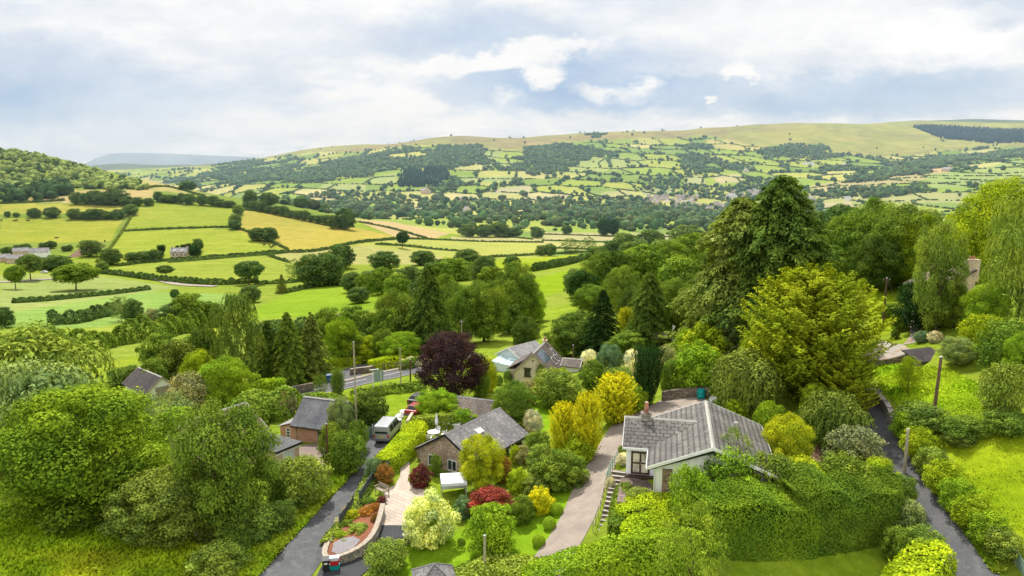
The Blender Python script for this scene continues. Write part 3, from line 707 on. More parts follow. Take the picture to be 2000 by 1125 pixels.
for i in range(2):       # dark columnar cypress
    r = rg(260+i); reg('cypress', conifer(15000, 260, lambda z: (max(0, 1-((z-.25)/.77)**2) if z > .25 else .85+z*.6)**.75, 1.1, .3, .022, r, z0=.02, tips=.5, updir=1.6).mesh('shrub'))
def weeping(N, nl, rng, ls=.026, zc=.58, rz=.42, lr=(.12,.2), strand=.15, asp=.24):
    L = Leaves(); lo = crown_lobes(nl, rng, zc, rz, .46, lr, .1)
    VF, var = lobed(lo, int(N*.35), ls*.9, rng, .4); L.add(VF, var)
    A_ = np.array(lo); k = int(N*.65/9)
    li = rng.choice(len(A_)-1, size=k); d = sphere_dirs(k, rng); d[:,2] = np.abs(d[:,2])*.7
    st = A_[li,:3]+d*A_[li,3:6]; lv = rng.uniform(-.22,.22,k)
    for j in range(9):
        q = (j+rng.random(k))/9; ln = strand*rng.uniform(.6,1.25,k)
        out = d.copy(); out[:,2] = 0
        p = st + out*(.09*np.sqrt(q))[:,None] + rng.normal(size=(k,3))*.006; p[:,2] = np.maximum(st[:,2]-ln*q**1.25, .01)
        ax = out*.35+np.array((0,0,-1.0))+rng.normal(size=(k,3))*.16
        s = ls*rng.uniform(.8,1.3,k)
        L.add(cards(p, unit(out+rng.normal(size=(k,3))*.5+np.array((0,0,.3))), s, s*asp, rng, ax), .5+lv+rng.normal(size=k)*.13)
    return L
for i in range(3): reg('weep', weeping(14000, 30, rg(280+i)).mesh('crown'))
for i in range(2): reg('birch', weeping(12000, 44, rg(290+i), .018, .56, .44, (.07,.12), .10, .3).mesh('crown'))
r = rg(300); reg('hemlock', weeping(12000, 16, r, .026, .5, .4, (.16,.24), .34, .18).mesh('crown'))
for i in range(2):       # feathery sparse young tree
    r = rg(310+i); L = Leaves(); L.add(*lobed(crown_lobes(60, r, .5, .5, .5, (.06,.11), .0), 6000, .017, r, spread=.35, aspect=.35, inner=.4)); reg('feather', L.mesh('crown'))
# trunks: tapered stem with limbs, unit height
def trunk_mesh(seed, r0=.028, fork=.3, nl=7, spread=.34, top=.85):
    rr = random.Random(seed); b = MB()
    st = [Vector((rr.uniform(-.01,.01)*k, rr.uniform(-.01,.01)*k, z)) for k, z in enumerate((-.04,.12,.28,.45,.62,top))]
    b.curve(st, r0, r0*.18, 8)
    for i in range(nl):
        z = fork+(top-fork-.12)*i/nl; a = i*2.4+rr.random(); ln = spread*(1-.5*i/nl)*rr.uniform(.8,1.1)
        p0 = Vector((0,0,z)); d = Vector((math.cos(a), math.sin(a), .75))
        b.curve([p0, p0+d*ln*.35, p0+d*ln*.7+Vector((0,0,.04)), p0+d*ln+Vector((0,0,.09))], r0*.5*(1-.4*i/nl), r0*.1, 6)
    bm = b.bm; bmesh.ops.recalc_face_normals(bm, faces=bm.faces); me = bpy.data.meshes.new('trunk'); bm.to_mesh(me); bm.free()
    me.materials.append(M['bark']); return me
TRUNKS = [trunk_mesh(i) for i in range(4)]; STEM = trunk_mesh(9, .018, .2, 4, .12, .96)
SINGLE = {'shrub','rough','dome','flame','cypress'}
NAMES = {'broad':'broadleaf_tree','loose':'broadleaf_tree','mid':'broadleaf_tree','oak':'oak_tree','spruce':'spruce_tree','bigconifer':'conifer_tree','golden':'golden_conifer','flame':'golden_shrub','cypress':'cypress_tree','weep':'willow_tree','birch':'birch_tree','hemlock':'weeping_conifer','feather':'young_tree','shrub':'shrub','rough':'shrub','dome':'topiary_dome'}
CATS = {'broad':'tree','loose':'tree','mid':'tree','oak':'tree','spruce':'tree','bigconifer':'tree','golden':'tree','flame':'shrub','cypress':'tree','weep':'tree','birch':'tree','hemlock':'tree','feather':'tree','shrub':'shrub','rough':'shrub','dome':'shrub'}
COLS = dict(lime=(.195,.25,.016), lime2=(.22,.285,.016), bright=(.142,.218,.018), mid=(.100,.150,.024), dark=(.060,.094,.020), deep=(.022,.047,.014), olive=(.105,.142,.030), olive2=(.145,.195,.038), sage=(.145,.19,.075), grey=(.17,.19,.10),
 purple=(.040,.022,.030), red=(.17,.035,.032), maroon=(.11,.028,.035), gold=(.31,.315,.014), gold2=(.245,.265,.015), yellow=(.42,.38,.015), varieg=(.44,.47,.19), conif=(.074,.116,.024), larch=(.115,.15,.036), goldc=(.138,.172,.012), blossom=(.42,.38,.27), pinkish=(.22,.21,.10), white=(.58,.56,.44), bluegreen=(.10,.16,.09), orange=(.28,.12,.03), distant=(.064,.104,.036), distant2=(.090,.134,.042), copper=(.19,.10,.03), pink=(.42,.25,.26))
veg_n = 0; FB = 1.88
WIDE = dict(spruce=1.2, bigconifer=1.1, broad=1.05, loose=1.05, mid=1.05, rough=1.05)
def px_size(p): return (p.y*cp-(p.z-CAM_Z)*sp)/FPX
def height_for(p, vtop):
    """height at which the point above p reaches a row of the photograph"""
    r = ray(1000, vtop); return CAM_Z + r[2]/r[1]*p.y - p.z
def plant(kind, u, vtop, vbase, wpx, col, label, name=None, group=None, cat=None, p=None, sy=1.0, trunk=True, H=None):
    global veg_n
    veg_n += 1; rr = random.Random(veg_n*17+3)
    p = P(u, vbase) if p is None else p
    wid = wpx*px_size(p); h = height_for(p, vtop) if H is None else H
    if H is None:      # the far side of a wide crown shows above its middle when looked at from above
        td = (CAM_Z-p.z)/max(p.y, 1); h = max(.5, h*max(.6, 1-(.46*wpx*px_size(p)*td/max(h, .5))**2))
    if group and 'row' in group or group and 'hedge down' in str(group) or group and 'brow' in str(group): wid *= rr.uniform(.75,1.3); h *= rr.uniform(.8,1.3)
    c = COLS[col] if isinstance(col, str) else col
    c = tuple(q*FB for q in c)
    me = PROTO[kind][veg_n % len(PROTO[kind])]; nm = name or NAMES[kind]; rot = rr.uniform(0, 6.28)
    jit = rr.uniform(.93,1.07); c4 = (c[0]*jit*rr.uniform(.95,1.05), c[1]*jit, c[2]*jit, 1)
    wid *= WIDE.get(kind, 1.0)
    if kind in SINGLE:
        o = link(nm, me); o.location = p-Vector((0,0,.1)); o.rotation_euler.z = rot; o.scale = (wid, wid*sy, h); o.color = c4
        return tag(o, label, cat or CATS[kind], group)
    e = empty(nm, p, rot, label, cat or CATS[kind], group)
    cz = {'oak':0,'broad':.06,'loose':.08,'mid':.05,'weep':.03,'birch':.07,'feather':.05}.get(kind, .01)
    o = link('crown', me, e); o.scale = (wid, wid*sy, h*(1-cz)); o.location = (0,0,h*cz); o.color = c4
    if trunk:
        tm = STEM if kind in ('spruce','bigconifer','golden','hemlock','birch','feather') else TRUNKS[veg_n % 4]
        t = link('trunk', tm, e); k = max(h*.8, min(h*1.2, wid)); t.scale = (min(k, wid*1.1), min(k, wid*1.1), h*.97)
    return e
def hedge(name, px, w, h, col, label, N=None, ls=.16, rag=.12, cat='hedge', group=None, world=None, top_px=None, boxy=True, lumps=0.0):
    """a clipped or rough hedge following a path on the ground"""
    global veg_n
    veg_n += 1; rng = rg(veg_n*31)
    path = smooth_path(world if world is not None else [P(u, v) for u, v in px], 1.0)
    Q = np.array([(q.x, q.y) for q in path]); seg = np.diff(Q, axis=0); ln = np.hypot(seg[:,0], seg[:,1]); T = ln.sum()
    per = 2*h+w
    if N is None: N = int(T*per/(ls*ls*.62)*1.25)
    N = min(N, 90000)
    cum = np.concatenate(([0], np.cumsum(ln))); s = rng.uniform(-w*.35, T+w*.35, N)
    sc = np.clip(s, 0, T-1e-6); k = np.clip(np.searchsorted(cum, sc, side='right')-1, 0, len(ln)-1); f = (sc-cum[k])/ln[k]
    base = Q[k]+seg[k]*f[:,None]; tg = np.gradient(Q, axis=0); tg = tg/np.linalg.norm(tg, axis=1, keepdims=True); tan = tg[k]*(1-f[:,None])+tg[k+1]*f[:,None]; tan = tan/np.linalg.norm(tan, axis=1, keepdims=True); nor = np.stack((-tan[:,1], tan[:,0]), 1)
    base = base+tan*(s-sc)[:,None]
    a = rng.uniform(0, per, N)
    side = np.where(a < h, -1, np.where(a > h+w, 1, 0))
    o = np.where(side == 0, a-h-w/2, side*w/2); zz = np.where(a < h, a, np.where(a > h+w, per-a, h))
    endf = np.clip((np.abs(s-sc))/(w*.35), 0, 1); shrink = np.sqrt(1-endf**2*.9)
    o = o*shrink
    hn = 1+(vnoise(s/2.2+veg_n*9, s*0+.5, veg_n)-.5)*2*rag + lumps*(np.abs(np.sin(s*math.pi/4.5+veg_n))-.6)
    if boxy: o = o*np.sqrt(1-np.clip((zz/h-.72)/.28, 0, 1)**2*.42)
    if not boxy:
        q = zz/h; o = o*np.sqrt(np.clip(1.08-q**2.2, .04, 1))*(1+(vnoise(s/1.7, zz*0+veg_n, 7)-.5)*rag*2)
    zt = zz*hn
    inset = np.where(rng.random(N) < .2, rng.uniform(.6,.95,N), 1.0)
    o = o*inset
    xy = base+nor*o[:,None]
    p = np.concatenate((xy, (height(xy[:,0], xy[:,1])+zt)[:,None]), 1)+rng.normal(size=(N,3))*ls*.35
    nn = np.concatenate((nor*np.where(side == 0, 0, side)[:,None], np.where(side == 0, 1.0, .25)[:,None]), 1)
    if not boxy: nn = np.concatenate((nor*(np.sign(o)*np.minimum(1,np.abs(o)/(w*.4)))[:,None], (.25+zz/h)[:,None]), 1)
    nn = unit(nn+rng.normal(size=(N,3))*.5)
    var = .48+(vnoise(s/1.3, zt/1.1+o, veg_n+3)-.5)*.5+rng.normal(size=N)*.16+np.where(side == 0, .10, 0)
    sz = ls*rng.uniform(.7,1.3,N)
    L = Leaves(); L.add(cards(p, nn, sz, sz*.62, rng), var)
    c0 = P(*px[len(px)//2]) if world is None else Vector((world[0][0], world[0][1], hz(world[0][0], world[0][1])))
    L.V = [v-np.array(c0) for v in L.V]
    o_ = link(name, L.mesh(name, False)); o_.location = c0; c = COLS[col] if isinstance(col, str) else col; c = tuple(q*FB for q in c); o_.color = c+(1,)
    return tag(o_, label, cat, group)
# ------------------------------------------------------------------ trees, shrubs and hedges near by
T = plant; DT_ = 'distant'; D2_ = 'distant2'
# left foreground
T('broad',170,736,1005,345,(.108,.168,.016),'big rounded leafy sycamore at the left above the rough meadow')
T('loose',447,783,1040,196,'mid','large fresh green ash tree between the meadow and the lane')
T('weep',58,632,838,285,'olive2','broad olive-green willow with drooping sprays at the far left')
T('weep',85,700,910,250,'sage','grey-green willow scrub just behind the big sycamore')
T('rough',-5,700,760,130,'mid','dark bush in front of the willow on the left edge',cat='shrub')
T('loose',330,905,1056,215,'olive','sprawling olive hawthorn thicket at the foot of the ash tree',name='hawthorn_tree')
T('rough',170,928,1014,180,'mid','low green bush under the big sycamore at the meadow edge')
T('rough',235,915,1010,130,'olive','dull green bramble between sycamore and hawthorn thicket')
T('feather',325,765,868,130,'sage','pale grey-green sallow behind the right shoulder of the sycamore',name='sallow_tree')
T('rough',372,728,812,82,'pinkish','faded pinkish flowering hawthorn right of the white gable',name='hawthorn_shrub')
T('broad',438,697,800,108,'bright','bright green young maple below the tall olive birch')
T('loose',392,685,765,66,'lime','yellow-green tree top beside the wooden pole at left')
T('birch',466,574,765,112,'olive','tall olive birch with hanging twigs left of the dark spruces')
T('mid',318,652,738,80,'mid','rounded green tree left of the wooden pole behind the dark roof')
T('mid',352,662,745,80,'olive','dull green tree behind the wooden pole')
T('rough',395,650,700,90,'mid','dark green scrub left of the tall birch')
T('rough',250,712,752,80,'dark','dark bramble left of the dark roof with white gable')
T('weep',250,765,850,110,'sage','grey willow scrub below the dark roof')
# conifers and bright trees beyond the main road
T('spruce',527,628,750,78,'conif','dark brown-green spruce right beside the tall birch')
T('spruce',566,612,752,84,'mid','dark green spruce, middle of the three by the road')
T('spruce',612,612,742,80,'larch','olive brown spruce, rightmost of the three by the road')
T('shrub',588,693,742,60,'lime','rounded yellow-green rhododendron below the spruces')
T('broad',668,620,710,72,'bright','bright green tree behind the curving clipped hedge')
T('broad',722,656,706,62,'lime','low lime-green tree behind the car turning place')
T('broad',785,648,708,82,'bright','bright rounded tree behind the lime box hedge by the road')
T('spruce',840,518,695,112,'conif','tallest dark spruce in the middle distance above the copper beech')
T('broad',775,566,680,90,'mid','full green tree just left of the tall spruce')
T('mid',640,600,668,60,'mid','green tree between spruces and the field')
T('mid',690,598,660,70,'mid','mid-green tree on the field edge above the bright trees')
T('mid',735,612,672,70,'dark','dark green tree on the field edge right of its paler neighbour')
T('rough',655,610,660,70,'grey','grey-green bush on the field edge')
T('rough',848,694,712,50,'blossom','cream flowering bush beside the road left of the copper beech',name='flowering_shrub')
T('rough',816,694,714,70,'blossom','wide pale flowering bush behind the roadside poles',name='flowering_shrub')
# middle ground right of the spruce
T('loose',905,562,672,80,'mid','grey-green willow-like tree right of the tall spruce')
T('loose',945,548,668,100,'mid','large leafy mid-green tree above the blue outbuilding')
T('broad',1008,513,640,105,'mid','tall broad oak behind the leafy tree in the valley')
T('broad',1036,562,630,72,'bright','fresh green tree in front of the tall oak')
T('broad',1026,618,684,58,'dark','dark green tree standing on the slope behind the cream cottage')
T('mid',1090,648,700,60,'mid','green tree just right of the cottage chimney')
T('loose',1128,608,692,115,'dark','dark spreading tree behind the cream cottage')
T('spruce',1176,568,692,86,'deep','narrow dark conifer left of the small yellow conifer')
T('flame',1223,600,662,38,'gold2','small yellow conifer between two dark conifers',name='golden_conifer',cat='tree')
T('bigconifer',1266,534,676,92,'conif','dark drooping cypress left of the wooden shelter')
T('broad',1215,520,620,90,'mid','leafy green tree behind the dark conifers in the valley')
T('broad',1310,545,650,90,'mid','green tree filling the gap left of the huge conifer')
T('mid',1330,500,600,100,'mid','pale green tree on the valley side left of the huge conifer')
T('mid',1260,478,560,90,'mid','round tree on the valley side above the dark cypress')
T('mid',1200,490,570,80,'dark','dark valley side tree above the green field strip')
T('bigconifer',1375,545,680,88,'mid','dark green conifer at the left foot of the huge conifer')
T('bigconifer',1440,390,672,240,'larch','huge brown-green larch, left half of the giant conifer pair')
T('bigconifer',1512,350,668,260,'conif','tallest giant dark conifer on the skyline')
T('shrub',1228,645,694,88,'mid','dark domed shrub below the small yellow conifer')
T('shrub',1220,665,695,36,'mid','small round shrub nested before the dark dome')
T('rough',1150,682,716,32,'white','round white flowering shrub right of the wooden pole',name='flowering_shrub')
T('rough',1235,682,735,40,'white','white flowering shrub left of the dark columnar cypress',name='flowering_shrub')
T('loose',1190,672,745,52,'bluegreen','blue-green small tree right of the white flowering shrub')
T('shrub',1160,700,762,60,'mid','green bushes right of the cottage')
T('rough',1208,715,752,60,'olive2','pale olive shrub above the round golden cypress')
T('rough',1300,675,735,50,'pinkish','pinkish yellow shrub below the wooden shelter')
T('shrub',1375,628,712,106,'lime','bright lime laurel, upper of the pair beside the columnar cypress')
T('shrub',1345,640,705,60,'bright','bright green laurel behind the columnar cypress')
T('shrub',1366,668,764,108,'bright','big bright green laurel above the retaining wall')
T('rough',1312,700,770,56,'mid','green shrub between columnar cypress and laurel')
T('cypress',1264,672,792,60,'deep','dark columnar cypress behind the bungalow yard')
T('golden',1578,520,772,262,'goldc','great spreading golden cypress in the middle of the right slope')
T('hemlock',1452,683,800,150,'olive','weeping grey-green conifer with hanging curtains behind the bungalow')
T('feather',1430,605,700,70,'sage','blue-green tree between laurel and golden cypress')
T('shrub',1470,640,720,60,'lime','lime shrub at the left foot of the great golden cypress')
T('golden',1645,692,815,125,'goldc','smaller golden cypress beside the lane')
T('weep',1625,762,868,130,'olive','olive bush with arching shoots below the smaller golden cypress',name='shrub',cat='shrub')
T('broad',1533,808,925,100,'gold2','golden-leaved tree beside the bungalow roof')
T('rough',1668,828,915,100,'grey','rounded whitish viburnum beside the lane')
T('shrub',1437,776,815,48,'lime','small lime shrub behind the bungalow roof ridge')
T('weep',1500,785,840,62,'bright','small weeping green tree behind the bungalow roof',name='weeping_tree')
T('shrub',1420,770,800,50,'mid','green shrub under the weeping conifer')
T('shrub',1590,750,835,60,'bright','bright green bush at the dark gap by the golden cypress')
# garden of the bungalow and brown house
T('flame',1200,728,826,86,'gold','round golden cypress above the brown drive')
T('flame',1146,766,895,60,'gold','taller of the two flame-shaped golden cypresses')
T('flame',1100,784,895,58,'gold','shorter of the two flame-shaped golden cypresses')
T('rough',1238,752,805,50,'bright','green leafy shrub right of the round golden cypress')
T('shrub',1100,872,950,104,'mid','large deep green shrub at the edge of the brown drive')
T('shrub',1060,866,935,70,'olive2','olive green shrub left of the large deep green one')
T('shrub',1130,850,905,60,'lime','lime green shrub below the flame-shaped golden cypresses')
T('rough',1085,718,792,98,'olive2','big pale rhododendron in front of the cream cottage')
T('shrub',1095,718,770,60,'lime','yellow-topped shrub at the right of the cottage gable')
T('rough',1030,742,790,50,'pinkish','pink flowering shrub below the cottage gable',name='flowering_shrub')
T('broad',1001,744,836,84,'mid','round dark green tree behind the slate roof')
T('rough',1040,800,850,40,'blossom','pale flowering bush beside the slate-roofed house',name='flowering_shrub')
T('shrub',1050,840,880,60,'mid','dark shrub below the flame-shaped golden cypresses')
T('shrub',1022,866,905,40,'pinkish','small speckled shrub by the white wall')
T('loose',856,760,820,84,'bright','bright green elder bush in front of the copper beech')
T('rough',905,795,830,60,'bright','green shrub beside the white lean-to')
T('loose',882,648,782,132,'purple','dark purple copper beech in the centre')
T('rough',952,700,765,40,'gold2','golden shrub at the right foot of the copper beech')
T('shrub',938,710,775,44,'mid','dark green shrub between copper beech and golden shrub')
T('dome',992,722,746,18,'conif','small dark clipped cone left of the cream cottage')
T('dome',974,732,752,18,'conif','smaller dark clipped cone nearest the copper beech')
T('loose',941,848,958,90,'gold2','yellow-green acer in front of the slate-roofed house')
T('shrub',821,904,950,46,'maroon','round maroon acer on the little lawn',name='acer_shrub')
T('rough',852,885,930,24,'mid','climbing shrub on the brown stone gable')
T('rough',957,948,1005,94,'red','dusky red acer above the round green bush',name='acer_shrub')
T('shrub',838,952,1062,106,'varieg','cream variegated dogwood tree on the lawn',name='variegated_tree',cat='tree')
T('rough',843,963,1005,24,'bright','green tuft growing out of the variegated tree',p=P(840,1062)+Vector((.3,-1.25,1.9)),H=1.9)
T('shrub',957,976,1080,112,'bright','big round bright green bush on the lawn')
T('shrub',975,1032,1092,40,'mid','small darker green bush at the foot of the big round bush')
T('rough',757,1048,1115,88,'olive2','yellowish rhododendron beside the black tarmac entrance')
T('shrub',1056,949,1000,56,'yellow','small bright yellow shrub beside the brown drive')
T('shrub',1012,910,960,50,'lime2','lime shrub left of the yellow one')
T('shrub',1020,965,1020,52,'mid','green shrub between the round bush and yellow shrub')
T('shrub',1045,925,965,60,'olive','olive shrub above the yellow one')
T('shrub',905,965,1010,44,'bluegreen','blue-green shrub right of the variegated tree')
T('rough',980,890,940,40,'copper','copper-leaved shrub beside the yellow-green acer')
T('shrub',1008,868,905,30,'lime','small lime shrub at the white wall')
for u, v, l in ((1087,1003,'topmost clipped ball in the row beside the brown drive'),(1073,1031,'second clipped ball from the top beside the brown drive'),(1052,1064,'third clipped ball from the top beside the brown drive'),(1023,1101,'lowest clipped ball beside the brown drive')):
    T('dome',u,v-24,v,26,'bright',l,group='clipped balls along the drive')
T('dome',901,1048,1062,16,'mid','tiny dark clipped ball at the foot of the big round bush')
T('rough',728,892,938,34,'bluegreen','blue-green shrub at the end of the planted bank')
T('rough',752,905,946,36,'copper','reddish brown shrub beside the garden path')
T('rough',1222,882,905,38,'blossom','cream flowering shrub left of the brown French doors',name='flowering_shrub')
T('rough',1216,868,888,22,'mid','green shrub beside the bungalow corner')
T('rough',1192,930,960,22,'blossom','cream shrub at the top of the steps')
T('rough',1250,950,985,60,'olive2','feathery green shrub below the terrace')
T('feather',1345,972,1190,150,(.17,.225,.03),'light feathery birch in the foreground before the dark hedge')
T('feather',1432,832,965,84,'olive2','thin young birch in front of the bungalow roof')
# right-hand lane and slopes
T('loose',1826,432,650,92,'olive2','slender drooping birch left of the stone chimney',name='birch_tree')
T('birch',1985,388,640,160,'olive2','big weeping willow on the right edge',name='willow_tree')
T('broad',1935,350,560,160,'lime','bright tall tree on the right skyline')
T('broad',1700,388,545,140,'mid','broad dark green tree, leftmost of the wood on the right ridge')
T('broad',1758,402,560,150,'mid','large tree in the middle of the right-hand wood')
T('loose',1715,455,568,110,'dark','dark lower tree in front of the right-hand wood')
T('broad',1635,420,545,90,'mid','tree between the giant conifer and the right-hand wood')
T('broad',1800,420,560,100,'lime','yellow-green tree in the right-hand wood above the lawn')
T('rough',1805,545,640,120,'deep','dark evergreen under the slender birch',cat='shrub')
T('broad',1885,470,552,90,'bright','blue-green tree behind the stone chimney')
T('rough',1875,502,548,50,'copper','brownish bush left of the stone chimney')
T('rough',1915,612,690,80,'lime','bright green bush on the right above the shed')
T('rough',1960,620,735,110,'mid','big green bush at the right edge')
T('loose',1990,650,760,70,'bright','light green bush on the right edge below the willow')
T('loose',1868,658,712,70,'sage','small grey-green apple tree right of the shed roof',name='apple_tree')
T('feather',1772,695,765,52,'lime','small light green apple tree on the right lawn',name='apple_tree')
T('shrub',1756,608,646,38,'mid','clipped round dark shrub beside the upper drive')
T('shrub',1748,640,662,18,'dark','tiny dark shrub below the round one by the upper drive')
T('shrub',1738,590,618,50,'mid','dark bush behind the pole in the upper garden')
T('rough',1800,645,668,30,'bluegreen','blue-green low juniper by the shed')
T('rough',1826,645,668,30,'blossom','pale flowering bush beside the juniper',name='flowering_shrub')
T('shrub',1775,575,600,26,'dark','dark round bush beside the far drive')
T('rough',1800,782,842,100,'olive','reddish olive bush round the leaning pole')
T('rough',1955,705,815,90,'olive2','pale green thicket at the right edge of the lawn')
T('rough',1880,806,850,100,'mid','dark green bush along the field top')
T('rough',1960,796,845,90,'mid','green bush at the right end of the field top')
T('rough',1770,695,740,24,'lime','little yellow-green shrub in front of the shed roof')
T('rough',1872,838,868,60,'olive','low bramble at the top of the bright field')
for i, (u, v, w, h, c) in enumerate(((1770,850,60,48,'bright'),(1792,885,66,52,'lime'),(1815,920,66,50,'olive2'),(1842,955,74,58,'lime'),(1868,990,78,60,'bright'),(1898,1022,80,60,'lime'),(1928,1052,84,60,'bright'),(1952,1078,76,54,'olive2'))):
    T('rough',u,v-h,v+8,w,c,('topmost','second','third','fourth','fifth','sixth','seventh','lowest')[i]+' bush from the top in the hedgerow between lane and bright field',group='bushes along the right lane')
for i, (u, v, w, h, c) in enumerate(((1715,960,70,70,'lime'),(1755,990,66,66,'mid'),(1770,1040,72,66,'sage'),(1800,1085,80,60,'olive2'),(1748,1085,60,60,'mid'))):
    T('rough',u,v-h,v+8,w,c,('highest lime','dark green','grey-green','pale olive','shaded green')[i]+' bush on the left side of the right-hand lane',group='bushes left of the right lane')
# hedgerow left of the lane
for i, (u, v, w, h, c) in enumerate(((678,925,76,84,'mid'),(648,905,50,70,'mid'),(590,985,92,84,'olive2'),(545,1000,60,70,'mid'),(552,1035,60,50,'olive'),(505,1052,84,60,'olive2'),(455,1085,84,66,'mid'),(425,1118,110,70,'olive2'),(478,1050,46,60,'sage'),(405,1060,50,40,'olive'),(700,880,40,50,'mid'))):
    T('rough',u,v-h,v,w,c,('big dark bush by the red-brown pole','bush just left of the red-brown pole','large olive bush beside the cream garage','green bush below the cream garage','dull scrub under the ash tree','pale olive bush near the lane','deep green bush on the lane bank','lowest yellowish bush in the lane hedgerow','grey-green scrub at the ash foot','low grey scrub with dead twigs','dark bush near the white barrier')[i],group='hedgerow left of the lane')
for i, (u, v, c) in enumerate(((560,800,'blossom'),(452,1035,'blossom'))):
    T('rough',u,v-45+15*i,v+8,44-8*i,c,('cream elder in flower left of the red brick barn','white flowering dog rose at the ash foot')[i],name='flowering_shrub')
T('loose',668,776,872,58,'sage','thin grey-green willow in front of the brick barn roof')
T('mid',720,765,838,74,'dark','dark ivy-clad tree beside the silver van')
T('mid',690,775,830,50,'lime','yellow-green tree behind the pale pole')
T('feather',626,730,772,32,'mid','left of two small upright conifers beside the road',name='upright_conifer')
T('flame',660,722,772,30,'mid','right of two small upright conifers beside the road',name='upright_conifer',cat='tree')
T('feather',1345,1060,1240,60,'olive2','sapling at the foot of the feathery birch') if False else None
# more of the wood in the middle of the valley side
for q in (('broad',872,536,642,84,'mid','soft green tree right behind the tall spruce'),('mid',806,588,690,72,'dark','dark tree at the left foot of the tall spruce'),('mid',760,602,692,62,'mid','mid-green tree above the lime box hedge'),('mid',995,596,652,60,'dark','dark undergrowth between the two tall valley trees'),
 ('mid',700,560,592,48,DT_,'low dark tree under the field copse'),('mid',778,536,590,56,'mid','grey-green tree left of the tall spruce top'),('mid',830,540,600,60,DT_,'dark tree hidden behind the tall spruce'),('broad',945,500,556,60,DT_,'dark rounded tree in the valley gap'),('broad',1150,555,610,70,'mid','broad tree above the curved field'),
 ('broad',1350,560,650,80,'mid','green tree in front of the giant larch'),('mid',1290,560,640,64,'dark','dark tree behind the wooden shelter'),('broad',1240,560,640,66,'dark','dark tree beside the drooping cypress'),('broad',1400,480,580,80,'mid','tree at the left side of the giant larch'),('broad',1250,480,545,90,'bright','fresh green tree above the dark conifers'),('broad',1310,470,540,90,'mid','full tree crown left of the giant larch'),('mid',1220,455,505,60,D2_,'rounded pale tree at the far edge of the valley wood'),('mid',1270,448,495,60,DT_,'dark tree at the far edge of the valley wood'),('mid',1340,440,490,70,D2_,'pale tree beside the giant larch top'),
 ('bigconifer',1475,425,668,170,'conif','third dark conifer filling the middle of the giant pair'),('bigconifer',1560,428,668,150,'mid','fresh green conifer at the right side of the giant pair'),('rough',1345,905,1030,80,'bright','shaggy conifer shoots at the left end of the tall hedge'),('rough',1425,872,1000,120,'bright','loose bright sprays over the top of the tall hedge'),('rough',1505,880,1000,120,'mid','dark loose sprays over the middle of the tall hedge'),('rough',1565,890,1000,90,'lime','yellowish sprays on top of the tall hedge'),('rough',1645,882,990,115,'mid','grey-green growth over the right half of the tall hedge'),('rough',1700,900,985,70,'bright','leafy corner of the tall hedge beside the lane'),
 ('mid',545,668,752,50,'dark','dark tree in the shade between the spruces'),('mid',590,640,735,50,'dark','dark tree filling behind the olive spruce'),('broad',690,640,708,60,'mid','green tree behind the turning place'),('broad',750,640,706,50,'mid','green tree right of the low lime tree'),('mid',400,640,720,60,'dark','dark tree left of the tall birch'),('mid',300,700,760,50,'mid','green bush beyond the dark sheet roof')):
    T(*q)
T('broad',1922,548,650,84,'bright','leafy green tree in front of the chimney house')
T('loose',1862,556,640,60,'mid','soft green bush hiding the wall of the chimney house',name='shrub',cat='shrub')
# hedges
hedge('hedge',[(485,790),(560,795),(610,790),(660,800),(700,810)],4.5,1.5,'mid','thick rough hedge behind the red brick barn',ls=.28,rag=.3,boxy=False)
hedge('hedge',[(555,815),(500,815),(470,845)],5,3.6,'mid','tall dark hedge left of the brick barn',ls=.28,rag=.3,boxy=False)
hedge('hedge',[(700,778),(750,768),(790,764),(815,760)],3.2,1.2,'mid','green hedge between the main road and little lawn',ls=.25,rag=.3,boxy=False)
hedge('hedge',[(485,780),(515,772),(540,768)],3.5,2.2,'bright','clipped laurel hedge at the left end of the road',ls=.2)
hedge('hedge',[(700,712),(680,713),(655,717),(630,724),(617,733),(626,742)],1.6,1.4,'lime','curving clipped beech hedge beside the turning place',ls=.14,rag=.03)
hedge('hedge',[(735,722),(775,714)],3.4,1.8,'lime2','lime clipped box hedge beside the main road',ls=.16,rag=.05)
hedge('hedge',[(790,722),(826,712)],2.0,1.6,'mid','dark low hedge beside the main road',ls=.16,rag=.1)
hedge('hedge',[(757,915),(778,897),(800,872),(812,852)],2.9,1.5,'lime2','bright yellow-green clipped hedge beside the van',ls=.11,rag=.12)
hedge('hedge',[(816,842),(850,838),(890,832)],1.6,1.7,'olive2','low clipped hedge behind the white garden table',ls=.15,rag=.12)
hedge('hedge',[(1385,1052),(1450,1058),(1550,1052)],4.2,3.8,(.105,.165,.018),'tall dark clipped conifer hedge, left half below the bungalow',ls=.085,rag=.26,lumps=.16)
hedge('hedge',[(1562,1048),(1640,1038),(1708,1026)],4.2,4.2,(.078,.128,.018),'tall clipped conifer hedge, right half ending by the lane',ls=.085,rag=.26,lumps=.16)
hedge('hedge',[(1050,1160),(1130,1135),(1240,1120)],3.2,2.0,'bright','wavy clipped hedge along the bottom of the brown drive',ls=.11,rag=.12)
hedge('hedge',[(1240,1125),(1330,1125)],3.4,3.2,'bright','taller rounded end of the wavy clipped hedge',ls=.11,rag=.1,boxy=False)
hedge('hedge',[(900,1150),(980,1128),(1050,1135)],2.6,1.3,'olive2','low yellowish hedge along the bottom edge of the lawn',ls=.15,rag=.2)
hedge('hedge',[(1225,1012),(1262,1006),(1298,1006)],2.6,1.25,'lime2','upper of two lime clipped hedges below the terrace',ls=.10,rag=.06)
hedge('hedge',[(1238,1052),(1270,1044),(1298,1040)],2.8,1.25,'lime2','lower of two lime clipped hedges below the terrace',ls=.10,rag=.06)
